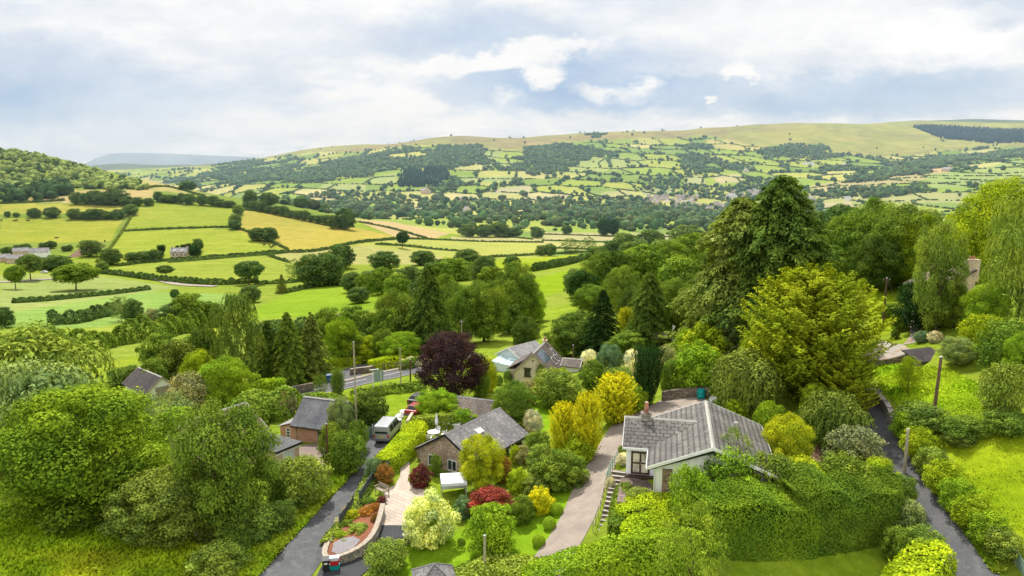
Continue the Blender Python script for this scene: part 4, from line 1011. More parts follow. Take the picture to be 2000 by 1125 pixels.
hedge('hedge',[(1205,1042),(1208,1000),(1216,970)],1.4,1.0,'mid','dark green hedge beside the steps',ls=.11,rag=.12)
hedge('hedge',[(1180,1080),(1200,1062),(1230,1070)],2.4,.5,'bright','low green planting at the foot of the steps',ls=.15,rag=.25)
hedge('hedge',[(1262,905),(1300,880),(1330,860)],1,.5,'mid','unused') if False else None
hedge('hedge',[(1772,1180),(1812,1125)],3.4,2.0,'lime2','bright lime clipped hedge at the bottom beside the right lane',ls=.14,rag=.1)
hedge('hedge',[(1560,762),(1610,790),(1650,800)],2.2,2.2,'bright','bright green hedge in the gap below the golden cypress',ls=.18,rag=.2,boxy=False)
# flowers and planting on the raised bed
for u, v, w, h, c, l in ((715,1008,34,20,'orange','orange azalea on the stone-edged bed'),(690,1015,30,22,'gold2','yellow-green shrub on the stone-edged bed'),(732,1000,26,20,'orange','rusty spiraea beside the paving'),(745,985,22,18,'maroon','small maroon acer beside the garden bench'),(722,985,26,16,'mid','green cushion plant on the stone-edged bed'),(700,1040,44,22,'olive2','pale green grasses on the stone-edged bed'),(665,1052,30,18,'bright','green perennials at the tip of the bed'),(680,1030,26,18,'mid','dark green perennials beside the black fence'),(735,1022,22,22,'copper','copper shrub above the bed wall'),(675,1062,22,10,'sage','silvery cushion plant among slate chips')):
    T('rough',u,v-h,v,w,c,l,name='bed_plant',cat='plant')
hedge('flower_border',[(640,1062),(665,1030),(690,995),(712,960),(722,935)],1.5,.55,'olive2','flowering border of grasses between lane and black fence',ls=.13,rag=.4,cat='flower border',boxy=False)
for u, v, c, l in ((676,1000,'pink','pink flowers in the border near the middle of the fence'),(695,982,'pink','pink flowers in the border left of the fence post'),(712,950,'blossom','cream flowers at the upper end of the border'),(662,1020,'blossom','cream flowers at the lower end of the border')):
    T('rough',u,v-12,v+2,18,c,l,name='flower_clump',cat='flowers',group=None)
# ------------------------------------------------------------------ middle distance: hedgerow trees and hedges
DT = 'distant'; D2 = 'distant2'
for kind,u,a,b,w_,c,l in (
 ('oak',149,515,567,80,'mid','solitary spreading oak in the pale green pasture at left'),
 ('oak',31,519,565,36,'mid','small oak at the left edge of the pale green pasture'),
 ('oak',60,497,547,44,D2,'oak behind the small one at the left edge'),
 ('mid',178,469,501,42,D2,'round tree below the old quarry patch on the left hill'),
 ('mid',219,485,517,38,DT,'dark tree left of the hedge leading to the hillside house'),
 ('mid',112,498,527,54,DT,'dark clump of trees right of the white farmhouse'),
 ('mid',90,503,525,30,DT,'small dark tree beside the parked white car'),
 ('mid',200,511,533,24,D2,'bushy small tree at the bend of the farm track'),
 ('oak',324,518,541,32,DT,'hedgerow tree along the farm track'),
 ('mid',262,493,512,34,DT,'leftmost tree in front of the hillside house'),
 ('mid',285,490,511,36,DT,'middle dark tree left of the hillside house'),
 ('mid',303,487,510,30,DT,'tree touching the left end of the hillside house'),
 ('cypress',316,478,497,16,'deep','leaning dark cypress left of the hillside house roof'),
 ('cypress',347,479,491,7,'deep','thinnest dark cypress behind the hillside house'),
 ('cypress',358,477,493,10,'deep','slim dark cypress right of the thinnest one'),
 ('cypress',369,475,495,12,'deep','stout dark cypress beside the hillside house'),
 ('mid',387,466,491,21,DT,'tallest round tree right of the hillside house'),
 ('mid',381,481,502,23,'deep','dark bush at the right end of the hillside house'),
 ('oak',486,510,556,54,DT,'oak in the hedgerow above the farm track end'),
 ('mid',489,557,591,42,DT,'round dark tree alone in the bright green pasture'),
 ('spruce',551,536,573,22,'larch','olive columnar conifer at the pasture corner'),
 ('feather',575,505,540,34,'sage','pale grey tree left of the big dark copse'),
 ('mid',612,497,560,66,DT,'big dark copse tree, left of two'),
 ('mid',643,494,558,62,DT,'big dark copse tree, right of two'),
 ('mid',667,477,525,54,DT,'tall dark tree behind the big copse'),
 ('mid',688,531,571,42,DT,'round tree at the right foot of the copse'),
 ('mid',712,535,573,34,'mid','green tree between copse and pasture trees'),
 ('mid',748,524,575,62,'mid','broad green tree on the lower pasture edge'),
 ('mid',722,528,568,50,D2,'lighter green tree left of the broad one'),
 ('mid',751,491,528,58,DT,'dark oak on the pale meadow'),
 ('mid',827,489,518,50,DT,'dark tree on the meadow corner left of the oak pair'),
 ('mid',912,486,516,48,DT,'dark rounded oak in front of the long meadow'),
 ('mid',886,505,548,76,'mid','wide dark tree clump in the valley middle'),
 ('mid',850,512,548,50,DT,'dark tree left of the wide clump'),
 ('mid',944,507,533,40,DT,'tree right of the wide clump'),
 ('mid',800,520,560,50,DT,'dark tree behind the tall spruce'),
 ('oak',786,453,485,25,'deep','isolated dark tree on the long hedge line'),
 ('mid',916,437,463,40,DT,'left tree of the valley spinney'),('mid',947,438,463,40,DT,'second tree of the valley spinney'),('mid',975,434,463,44,DT,'tallest tree of the valley spinney'),('mid',1003,444,463,34,DT,'fourth tree of the valley spinney'),
 ('mid',1050,444,465,26,DT,'last tree right of the valley spinney'),('mid',1107,440,458,22,DT,'round tree on the pale valley fields'),
 ('mid',1180,427,461,26,'deep','dark pair of valley trees, left one'),('mid',1198,428,460,22,'deep','dark pair of valley trees, right one'),('mid',1292,456,471,13,DT,'lone round tree on the pale strip'),
 ('mid',1058,479,500,24,D2,'left tree before the green strip'),('mid',1074,476,500,26,D2,'right tree before the green strip'),('feather',1114,465,496,40,D2,'airy tree above the green strip'),('feather',1149,462,492,32,D2,'airy tree with thin crown right of its twin'),
 ('mid',676,407,448,38,DT,'dark tree at the right end of the ridge hedge'),('mid',652,420,447,24,DT,'smaller tree left of the ridge end tree'),
 ('mid',490,372,402,28,DT,'tall tree on the ridge of the left hill'),('mid',525,376,403,34,DT,'broad tree on the ridge right of the tall one'),('mid',367,353,373,34,DT,'round tree high on the left hill ridge'),
 ('mid',255,399,421,28,D2,'tree at the wall corner between hill fields'),('mid',502,445,470,32,DT,'left of two round trees in the yellow-green field'),('mid',526,444,472,38,DT,'right of two round trees in the yellow-green field'),
 ('mid',466,400,420,22,D2,'upper bush of the field copse'),('mid',460,418,438,24,D2,'middle bush of the field copse'),('mid',458,430,448,26,DT,'lowest bush of the field copse'),
 ('mid',368,572,640,60,'mid','tall tree of the thicket in the lower left pasture'),('mid',345,590,640,60,DT,'left tree of the thicket in the lower left pasture'),('mid',402,588,638,56,'mid','right tree of the thicket in the lower left pasture'),('oak',342,565,590,18,DT,'small round tree behind the pasture thicket'),
 ('mid',262,584,630,36,DT,'neat round dark tree in the lower left pasture hedge'),('feather',237,578,628,40,'sage','pale thin tree left of the neat round one'),('mid',300,602,632,30,'grey','greyish bush right of the neat round tree'),
 ('mid',10,600,640,34,DT,'dark tree at the left edge above the willow'),
 ('broad',1180,495,560,90,'mid','bright green tree on the valley side left of the dark conifers'),('mid',1126,525,580,50,DT,'dark tree at the right of the bright strip'),('mid',1140,530,590,60,'deep','very dark tree above the curved field'),
 ('mid',1240,470,520,70,D2,'pale tree in the valley wood right'),('mid',1300,468,530,80,D2,'broad tree in the valley wood left of the giant conifers'),('mid',1350,455,520,80,'mid','tree against the giant larch'),('mid',1200,470,505,50,DT,'dark round tree in the valley wood'),('mid',1165,480,520,44,D2,'leafy tree beyond the curved field'),
 ('mid',1600,415,500,70,DT,'dark tree right of the giant conifers'),('mid',1640,400,470,70,DT,'tree on the ridge right of the giant conifers'),('mid',1580,440,520,60,DT,'lower dark tree right of the giant conifers'),
 ('mid',985,545,575,40,DT,'dark tree below the valley meadow'),('mid',960,520,560,50,'mid','green tree between spinney and leafy trees'),('mid',1000,500,525,34,DT,'bush on the hedge of the long meadow'),
 ('mid',540,640,672,46,DT,'dark tree of the lower field hedge'),('mid',600,628,668,50,DT,'tree of the lower field hedge behind the spruces'),
): plant(kind,u,a,b,w_*1.08,c,l)
for i,(u,a,b,w_) in enumerate(((150,372,399,34),(168,375,399,32),(186,372,399,34),(207,372,400,34),(228,366,400,36),(248,383,401,28),(268,386,402,26),(290,384,402,24))):
    plant('mid',u,a,b,w_,DT,('leftmost','second','third','fourth','tallest fifth','sixth','seventh','rightmost')[i]+' tree in the upper row across the left hill',group='upper tree row on the left hill')
for i,(u,a,b,w_) in enumerate(((15,411,424,14),(32,413,424,16),(67,409,425,26),(102,407,425,32),(145,411,428,30),(165,412,428,28),(188,409,428,34),(212,410,428,30),(232,412,428,22))):
    plant('mid',u,a,b,w_,DT,('first','second','third','fourth','fifth','sixth','seventh','eighth','last')[i]+' bush from the left in the lower row across the left hill',group='lower tree row on the left hill')
for i,u in enumerate((310,325,340,355,370,395,415,430,447)):
    plant('mid',u,376+i*1.6,394+i*1.4,24,DT,('first','second','third','fourth','fifth','sixth','seventh','eighth','ninth')[i]+' tree from the left along the hill brow',group='trees along the brow of the left hill')
for i in range(14):
    u = 484+i*14; plant('mid',u,393+i*3.0-(i%3)*3,408+i*2.9,22,DT,('first','second','third','fourth','fifth','sixth','seventh','eighth','ninth','tenth','eleventh','twelfth','thirteenth','last')[i]+' tree from the left in the hedge down the ridge',group='trees in the ridge hedge')
for i,(u,a,b,w_) in enumerate(((15,482,497,26),(50,476,490,24),(35,478,491,20),(100,470,485,22),(85,474,486,18),(136,478,490,14),(127,480,491,14))):
    plant('mid',u,a,b,w_,DT,('left dark','tall','small','round','low','quarry','lesser quarry')[i]+' tree around the farm buildings at far left',group='trees round the left farm')
def H(px,w,h,col,label,ls=.42,rag=.45): return hedge('hedge',px,w,h,col,label,ls=ls,rag=rag,boxy=False,lumps=.4)
H([(150,691),(200,680),(260,668),(330,655),(415,635)],4.5,4.2,'mid','thick leafy hedge between two fields at lower left',.32)
H([(104,634),(150,630),(200,618),(232,610)],4,3.2,DT,'scrubby hedge left of the neat round tree',.35,.35)
H([(30,592),(90,588),(150,582),(220,575),(290,566)],2.4,1.8,DT,'low clipped hedge below the solitary oak',.35,.1)
H([(195,533),(250,540),(330,550),(430,556),(500,552)],3.2,2.6,DT,'hedge along the upper side of the farm track',.4,.35)
H([(500,556),(560,553),(640,545)],2.5,1.8,DT,'hedge continuing from the track to the copse')
H([(232,520),(300,512),(420,503),(540,494),(640,487),(770,468)],2.6,1.7,DT,'long hedge along the lane past the hillside house')
H([(330,513),(420,506),(520,498),(560,494)],2,1.2,D2,'lower hedge of the lane past the hillside house')
H([(525,500),(545,507),(565,513)],2,1.4,DT,'short hedge stub beside the lane')
H([(245,452),(300,449),(380,446),(445,445),(475,450)],2,1.4,DT,'hedge between two lime fields on the left hill')
H([(475,450),(505,462),(540,478),(562,488)],2,1.3,DT,'hedge along the yellow-green field')
H([(480,411),(540,416),(600,424),(690,444)],3,2.2,DT,'dense hedge down the ridge')
H([(190,512),(215,485),(240,450),(262,412),(268,398)],2.0,1.2,'larch','straggly wall line up the left hill')
H([(735,478),(800,482),(895,491)],2.2,1.5,DT,'hedge under the isolated dark tree')
H([(820,516),(900,508),(1000,501),(1100,496),(1180,491)],2.5,1.6,DT,'hedge along the foot of the long meadow')
H([(770,466),(880,470),(1060,474)],2.2,1.4,DT,'long dark hedge across the pale meadows')
H([(700,434),(760,446),(835,467)],2.4,1.8,DT,'hedge of bushes on the tan field')
H([(1060,470),(1200,474),(1345,479)],2.2,1.3,DT,'upper hedge of the pale valley strips')
H([(1050,484),(1200,489),(1345,489)],2.2,1.4,DT,'lower hedge of the pale valley strips')
H([(1060,458),(1200,462),(1320,463)],2.2,1.2,DT,'far hedge of the pale valley strips')
H([(1040,530),(1090,520),(1150,505)],3.5,3.5,DT,'bushy hedge above the bright green strip',.45,.4)
H([(490,655),(560,648),(640,640),(690,628)],3.5,3,DT,'bushy hedge at the foot of the bright pasture',.35,.4)
H([(560,572),(640,556),(690,562)],2.5,2,DT,'hedge at the top of the bright pasture')
H([(980,462),(1040,468)],2.0,1.3,DT,'short hedge behind the spinney')
H([(270,372),(330,366),(400,384)],2.6,2,DT,'hedge on the brow of the left hill')
H([(0,398),(60,396),(125,392)],2.6,2.2,DT,'hedge at the left edge on the hill')
# ------------------------------------------------------------------ far woodland: too many trees to count
ICO = []
for sub in (1, 2):
    bm = bmesh.new(); bmesh.ops.create_icosphere(bm, subdivisions=sub, radius=1)
    ICO.append((np.array([v.co[:] for v in bm.verts]), np.array([[v.index for v in f.verts] for f in bm.faces]))); bm.free()
def wood(name, X, Y, W_, H_, C, label, cat, seed, sub=0, cone=None):
    r = rg(seed); n = len(X); bv, bf = ICO[sub]; nv = len(bv)
    Z = height(X, Y)
    j = 1+r.normal(size=(n,nv,1))*.17
    v = bv[None]*j
    if cone is not None:
        k = np.clip((v[...,2]+1)/2, 0, 1); tp = np.where(cone[:,None], 1.15*(1-k)+.08, 1.0)
        v = np.stack((v[...,0]*tp, v[...,1]*tp, v[...,2]), -1)
    v = v*np.stack((W_/2, W_/2, H_/2), 1)[:,None,:]
    v[...,0] += X[:,None]; v[...,1] += Y[:,None]; v[...,2] += (Z+H_*.46)[:,None]
    f = (bf[None]+(np.arange(n)*nv)[:,None,None]).reshape(-1,3)
    c = np.repeat(C*(.82+.36*r.random((n,1))), len(bf), 0)*(.75+.5*r.random((n*len(bf),1)))
    o = link(name, np_mesh(name, v.reshape(-1,3), f, M['woodland'], c, smooth=True)); return tag(o, label, cat, kind='stuff')
WOODS = [([(835,286),(945,290),(952,326),(880,326),(790,322),(828,300)],.9),([(1015,292),(1050,284),(1150,292),(1165,308),(1105,322),(1082,346),(1040,347),(1018,325)],.8),([(555,348),(640,322),(700,310),(782,303),(796,322),(700,346),(600,354)],.75),
 ([(1318,312),(1388,308),(1390,342),(1330,346)],.8),([(1480,288),(1600,286),(1650,308),(1560,312),(1500,305)],.6),([(1655,352),(1760,332),(1850,306),(2010,284),(2010,303),(1870,318),(1770,346),(1670,366)],.85),([(1580,386),(1640,372),(1810,362),(1830,376),(1700,386)],.9),
 ([(1150,268),(1182,265),(1182,273),(1150,274)],1.0),([(560,384),(780,384),(1010,392),(1260,392),(1300,402),(1300,432),(900,418),(700,402)],.36),([(1290,410),(1420,406),(1500,412),(1500,470),(1330,452),(1050,432),(900,428)],.55),([(1010,400),(1270,400),(1260,450),(1080,446),(1010,425)],.5),([(690,410),(900,402),(1000,420),(1040,452),(840,436)],.32),
 ([(1255,368),(1510,362),(1510,382),(1255,386)],.35),([(1500,385),(1600,390),(1600,440),(1500,450)],.7),([(420,350),(560,330),(570,345),(450,362)],.6),([(380,340),(500,318),(560,306),(540,322),(420,345)],.55),([(230,322),(480,312),(480,320),(240,330)],.35),([(1250,345),(1330,345),(1330,368),(1250,366)],.4),([(480,400),(700,395),(720,425),(600,418)],.5)]
r = rg(901); n = 150000
az = r.uniform(R(-38), R(38), n); rr_ = np.sqrt(r.uniform(900**2, 4400**2, n)); X, Y = rr_*np.sin(az), rr_*np.cos(az); Zt = height(X, Y); u_, v_ = to_px(X, Y, Zt)
d1, d2, ia, ib = fieldcell(X, Y); edge = d2-d1; eh = hsh(np.minimum(ia,ib), np.maximum(ia,ib), 9)
mv = moor_v(u_)
pr = np.where(edge < .055, np.where(eh > .6, .75, np.where(eh > .25, .26, .06)), np.where(edge < .13, np.where(eh > .72, .35, .012), .006))
pr = np.where(ia < .10, .42, pr)
pr = pr*np.clip((v_-mv)/14+.15, .0, 1)
pr = np.where((v_ < mv) & (v_ > mv-30), np.maximum(pr, .0012), pr)
pr = np.where((rr_ < 1250) | ((v_ > 402) & (u_ < 1300)), pr*.8, pr)
inwood = np.zeros(n, bool)
for poly, dn in WOODS:
    m = inpoly(u_+(vnoise(X/90, Y/90, 71)-.5)*46, v_+(vnoise(X/120, Y/120, 72)-.5)*16, poly); pr = np.where(m, np.maximum(pr, dn*np.clip(.35+1.1*vnoise(X/70, Y/110, 77), .15, 1)), pr); inwood |= m
for poly, c in NEARP:
    m = inpoly(u_, v_, poly); pr = np.where(m & ~inwood, .004, pr)
hillL = (u_ < 640) & (rr_ < 1560); pr = np.where(hillL & ~inwood, 0, pr)
pr = np.where((v_ > 452), 0, pr)
pr *= np.clip(.10+.9*(rr_/2600)**1.3, .12, 1.0)
keep = r.random(n) < pr
X, Y, rr_, u_, v_, inw = X[keep], Y[keep], rr_[keep], u_[keep], v_[keep], inwood[keep]
hh = r.uniform(6, 15, len(X)); ww = hh*r.uniform(.8,1.25,len(X)); hh = np.where(r.random(len(X)) < .25, hh*.6, hh)
cc = np.array((.070,.118,.048))[None]*(.6+.9*r.random((len(X),1)))*np.stack((r.uniform(.8,1.35,len(X)), np.ones(len(X)), r.uniform(.7,1.2,len(X))), 1)
nearer = rr_ < 1900
# low hedges along the field edges of the far hillside
az = r.uniform(R(-37), R(37), 900000); q_ = np.sqrt(r.uniform(1250**2, 3700**2, 900000)); hx, hy = q_*np.sin(az), q_*np.cos(az)
hd1, hd2, ha, hb_ = fieldcell(hx, hy); m = hd2-hd1 < .015; hx, hy = hx[m], hy[m]; hu, hv = to_px(hx, hy, height(hx, hy))
m = (hv > moor_v(hu)+2) & (hv < 448) & ~((hu < 640) & (np.hypot(hx, hy) < 1560)); hx, hy = hx[m][:30000], hy[m][:30000]
hs = r.uniform(2.0, 4.2, len(hx)); hcol = np.array((.078,.125,.042))[None]*(.7+.6*r.random((len(hx),1)))
wood('hillside_hedges', hx, hy, hs*1.9, hs, hcol, 'network of low hedges between the small fields of the far hillside', 'hedges', 913, 0)
wood('valley_woodland', X[nearer], Y[nearer], ww[nearer], hh[nearer], cc[nearer], 'mass of dark trees filling the valley floor', 'woodland', 911, 1)
wood('hillside_woodland', X[~nearer], Y[~nearer], ww[~nearer], hh[~nearer], cc[~nearer], 'hedgerow trees and copses across the far hillside', 'woodland', 912, 0)
def fill(poly, n, seed, r0, r1):
    r = rg(seed); us = [p[0] for p in poly]; a0, a1 = math.atan((min(us)-1000)/FPX)-.02, math.atan((max(us)-1000)/FPX)+.02
    az = r.uniform(a0, a1, n*30); q = np.sqrt(r.uniform(r0*r0, r1*r1, n*30)); X, Y = q*np.sin(az), q*np.cos(az); u_, v_ = to_px(X, Y, height(X, Y))
    m = np.nonzero(inpoly(u_, v_, poly))[0][:n]; return X[m], Y[m], r
X, Y, r = fill([(776,366),(790,336),(872,335),(880,350),(852,366)], 420, 921, 1900, 3200); k = len(X)
wood('conifer_plantation', X, Y, np.full(k,9.0), r.uniform(20,27,k), np.tile((.030,.058,.034),(k,1)), 'dark square conifer plantation in the middle of the far hillside', 'woodland', 922, 0, np.ones(k,bool))
X, Y, r = fill([(1783,249),(1860,246),(2010,252),(2010,279),(1930,281),(1880,274),(1840,272)], 1900, 923, 2800, 4600); k = len(X)
wood('ridge_plantation', X, Y, np.full(k,13.0), r.uniform(16,22,k), np.tile((.020,.038,.034),(k,1)), 'dark blue-green conifer plantation high on the right ridge', 'woodland', 924, 0, np.ones(k,bool))
X, Y, r = fill([(-60,296),(0,296),(60,303),(130,319),(200,339),(262,356),(300,372),(200,372),(130,368),(0,392),(-60,392)], 1150, 925, 700, 1560); k = len(X)
hh = r.uniform(3.5,9,k); cc = np.where(r.random((k,1)) < .25, np.array((.075,.12,.035)), np.array((.22,.28,.075)))*(.8+.4*r.random((k,1)))
wood('hill_woodland', X, Y, hh*r.uniform(.8,1.2,k), hh, cc, 'young light green woodland over the top of the left hill', 'woodland', 926, 1)
X, Y, r = fill([(-60,372),(60,362),(130,360),(140,380),(60,396),(-60,398)], 90, 927, 600, 1100); k = len(X); hh = r.uniform(8,13,k)
wood('dark_woodland', X, Y, hh*1.1, hh, np.tile((.045,.08,.03),(k,1)), 'darker trees along the lower edge of the hill wood', 'woodland', 928, 1)
# ------------------------------------------------------------------ roads, drives, paving, lawns
def struct(o): return tag(o, kind='structure')
LANE = [(470,1190),(545,1125),(600,1062),(665,990),(715,925),(735,893),(735,868),(745,850)]
struct(ribbon('lane', pxpath(LANE), 4.4, M['tarmac'], .05, 7, lambda t: 5.6-2.0*min(1,t*1.6)))
struct(ribbon('lane_verge', pxpath([(440,1190),(505,1120),(560,1058),(622,985),(672,928),(698,900)]), 1.7, M['ground'], .03)) if False else None
struct(sheet('garage_forecourt', [(590,870),(640,864),(668,884),(662,908),(600,935),(560,940),(548,925)], M['yard'], .045))
struct(sheet('drive_entrance', [(600,1160),(632,1100),(700,1085),(745,1035),(745,1027),(796,1027),(800,1045),(770,1065),(735,1100),(700,1130),(660,1180)], M['new_tarmac'], .07))
struct(sheet('paved_drive', [(746,1031),(746,1000),(750,960),(772,948),(782,930),(782,905),(800,903),(800,925),(796,940),(820,955),(845,962),(830,985),(800,1000),(796,1031)], M['pink_paving'], .065))
struct(ribbon('gravel_drive', pxpath([(1040,1150),(1070,1104),(1112,1041),(1136,993),(1152,951),(1178,903),(1199,863),(1218,832),(1250,803)]), 3.2, M['gravel'], .05, 7))
struct(sheet('bungalow_yard', [(1215,830),(1240,806),(1290,783),(1375,778),(1400,800),(1330,835),(1240,850)], M['gravel'], .06))
struct(ribbon('right_lane', pxpath([(1960,1200),(1905,1125),(1855,1045),(1815,985),(1785,935),(1755,895),(1728,858),(1708,818),(1692,788),(1690,760)]), 3.0, M['tarmac'], .05, 5))
struct(sheet('upper_drive', [(1668,708),(1700,712),(1760,706),(1790,690),(1765,674),(1712,664),(1690,688)], M['drive_gravel'], .05))
struct(ribbon('garden_path', pxpath([(1775,672),(1790,650),(1780,625),(1770,607)]), 1.3, M['drive_gravel'], .05, 3))
ROADPX = [(480,792),(545,776),(620,762),(700,745),(780,728),(835,712),(900,690)]
rp = pxpath(ROADPX); struct(ribbon('main_road', rp, 7.6, M['tarmac'], .06, 7))
struct(sheet('turning_place', [(600,752),(640,738),(672,722),(706,711),(722,713),(728,722),(705,733),(680,745)], M['tarmac'], .05))
def dashes(path, offs, mat, width, on, offl, z, name):
    V, F = [], []; s = 0; k = 0
    ln = [0]
    for a, b in zip(path[:-1], path[1:]): ln.append(ln[-1]+(b-a).length)
    def at(d):
        d = max(0, min(ln[-1]-1e-3, d)); i = max(j for j in range(len(ln)) if ln[j] <= d); i = min(i, len(path)-2)
        t = (path[i+1]-path[i]).normalized(); return path[i]+t*(d-ln[i]), t
    while s < ln[-1]-on:
        m = max(1, int(on/1.5)); 
        for j in range(m+1):
            p, t = at(s+on*j/m); nn = Vector((-t.y, t.x))
            for e in (-1,1):
                q = p+nn*(offs+e*width/2); V.append((q.x, q.y, hz(q.x, q.y)+z))
            if j: F.append((k, k+1, k+3, k+2)); k += 2
        k += 2; s += on+offl
    return struct(link(name, np_mesh(name, np.array(V), np.array(F), mat)))
dashes(rp, .2, M['road_paint'], .22, 5.0, 3.0, .085, 'centre_line')
dashes(rp, 3.4, M['road_paint'], .14, 8, .01, .085, 'edge_line'); dashes(rp, -3.4, M['road_paint'], .14, 8, .01, .085, 'edge_line')
struct(ribbon('pavement', [p for p in smooth_path([Vector((q.x,q.y))+Vector((.25,.97))*4.7 for q in [P(u,v) for u, v in ROADPX]], 1.0)], 1.4, M['gravel'], .14, 3))
struct(ribbon('farm_track', pxpath([(-20,552),(60,548),(120,543),(180,533),(230,534),(300,545),(350,556),(420,560)], 3), 5.0, M['drive_gravel'], .3, 3))
struct(ribbon('hillside_lane', pxpath([(300,507),(420,500),(540,491),(640,484),(760,467)], 4), 2.6, M['tarmac'], .12, 3))
# bare earth and lawn patches
struct(sheet('lawn', [(798,1035),(850,1040),(905,1030),(960,1010),(1060,975),(1120,940),(1140,930),(1105,1000),(1060,1070),(1005,1130),(960,1180),(700,1180),(735,1110),(770,1075)], M['ground'], .03)) if False else None
struct(sheet('dirt_patch', [(1488,815),(1530,810),(1545,835),(1560,870),(1500,870)], M['soil'], .05))
struct(sheet('dirt_patch', [(1560,880),(1600,868),(1628,890),(1600,905)], M['soil'], .05))
struct(sheet('sandy_patch', [(1690,672),(1730,665),(1762,672),(1740,684),(1700,686)], M['soil'], .07)) if False else None
struct(sheet('bare_ground', [(128,505),(165,478),(195,472),(200,485),(160,500)], M['soil'], .10, 3))

# ------------------------------------------------------------------ buildings
def slab(name, a, b, c, d, mat, parent, th=.14):
    """roof slope: a-b along the ridge, d-c along the eaves; UV in metres"""
    a, b, c, d = map(Vector, (a,b,c,d)); n = (b-a).cross(d-a).normalized()
    if n.z < 0: n = -n
    m = MB(); ln = (b-a).length; w0 = (d-a).length; ex = (b-a).normalized()
    off = (d-a).dot(ex); off2 = (c-a).dot(ex); hgt = ((d-a)-ex*off).length
    uv = [(0,0),(ln,0),(off2,hgt),(off,hgt)]
    t = n*th
    m.face([a+t,b+t,c+t,d+t], uv); m.face([d,c,b,a], uv[::-1])
    for p, q in ((a,b),(b,c),(c,d),(d,a)): m.face([p,q,q+t,p+t], [(0,0),(.1,0),(.1,.01),(0,.01)])
    return m.build(name, mat, parent)
def window(parent, x, z, w, h, axis, at, out, frame, pane='glass', cols=2, rows=1, name='window', fw=.07, sill=None, depth=.10):
    """axis 'x': window lies along local x at y=at, facing out=-1/+1; axis 'y': along local y at x=at"""
    m = MB()
    def bx(a0, a1, z0, z1, d0, d1, mm):
        lo, hi = sorted((at+out*d0, at+out*d1))
        if axis == 'x': mm.box(a0, a1, lo, hi, z0, z1)
        else: mm.box(lo, hi, a0, a1, z0, z1)
    x0, x1 = x-w/2, x+w/2
    bx(x0, x1, z, z+fw, -.04, depth*.5, m); bx(x0, x1, z+h-fw, z+h, -.04, depth*.5, m)
    for i in range(cols+1):
        c = x0+(w-fw)*i/cols; bx(c, c+fw, z+fw, z+h-fw, -.04, depth*.5-.003, m)
    for j in range(1, rows):
        c = z+(h-fw)*j/rows; bx(x0+fw, x1-fw, c, c+fw*.8, -.04, depth*.5-.006, m)
    f = m.build(name, M[frame], parent)
    g = MB(); bx(x0+fw*.4, x1-fw*.4, z+fw*.4, z+h-fw*.4, .004, .016, g); g.build('pane', M[pane], f)
    if sill:
        g = MB(); bx(x0-.08, x1+.08, z-.09, z-.003, 0, depth+.06, g); g.build('sill', M[sill], f)
    return f
def gable_house(name, loc, rz, W_, L_, wall, ridge, wm, rm, label, cat='house', eave=.35, verge=.25, base=1.5, barge='white_paint', gutter='white_paint', ridge_mat='concrete', cx=0.0):
    """ridge runs along local y from 0 to L_; gable end at y=0; cx shifts the ridge sideways"""
    e = empty(name, loc, rz, label, cat)
    hw = W_/2; m = MB()
    m.prism([(-hw,-base),(hw,-base),(hw,wall),(cx,ridge),(-hw,wall)], 1, 0, L_); m.build('wall', M[wm], e)
    up = .10
    for s in (-1, 1):
        run = hw-s*cx; k = (ridge-wall)/run; xo = s*(hw+eave); zo = wall-k*eave
        a, b = (cx,-verge,ridge+up), (cx,L_+verge,ridge+up); c, d = (xo,L_+verge,zo+up), (xo,-verge,zo+up)
        slab('roof', a, b, c, d, M[rm], e)
        if gutter: MB().box(min(xo, xo+s*.12), max(xo, xo+s*.12), -verge, L_+verge, zo-.02, zo+.14).build('gutter', M[gutter], e)
        if barge:
            for yy in (-verge-.045, L_+verge+.005):
                b2 = MB(); n = Vector((k*s, 0, 1)).normalized()
                b2.prism([(cx,ridge+up+.18),(xo,zo+up+.18),(xo,zo+up-.08),(cx,ridge+up-.08)], 1, yy, yy+.04); b2.build('bargeboard', M[barge], e)
    MB().prism([(cx-.16,ridge+.19),(cx,ridge+.33),(cx+.16,ridge+.19)], 1, -verge, L_+verge).build('ridge_tile', M[ridge_mat], e)
    return e
def chimney(e, x, y, z, w, d, h, mat, pots=1, name='chimney', pot='orange_brick'):
    m = MB().box(x-w/2, x+w/2, y-d/2, y+d/2, z-1.2, z+h); m.box(x-w/2-.06, x+w/2+.06, y-d/2-.06, y+d/2+.06, z+h, z+h+.12)
    c = m.build(name, M[mat], e)
    for i in range(pots):
        px_ = x if d > w else x+(i-(pots-1)/2)*.42; py = y+((i-(pots-1)/2)*.42 if d > w else 0)
        MB().tube((px_,py,z+h+.12), (px_,py,z+h+.55), .14, .11, 10).build('chimney_pot', M[pot], c)
    return c
def local_frame(A, B):
    """rotation so that local x runs from A to B on the ground, y away from the viewer"""
    d = B-A; return math.atan2(d.y, d.x), Vector((d.x, d.y, 0)).length

def fit_house(apex, far, zr):
    """place a gable house from the pixels of its two ridge ends and the ridge height"""
    a, b = at_z(*apex, zr), at_z(*far, zr); d = b-a
    return a, math.atan2(d.y, d.x)-math.pi/2, d.length
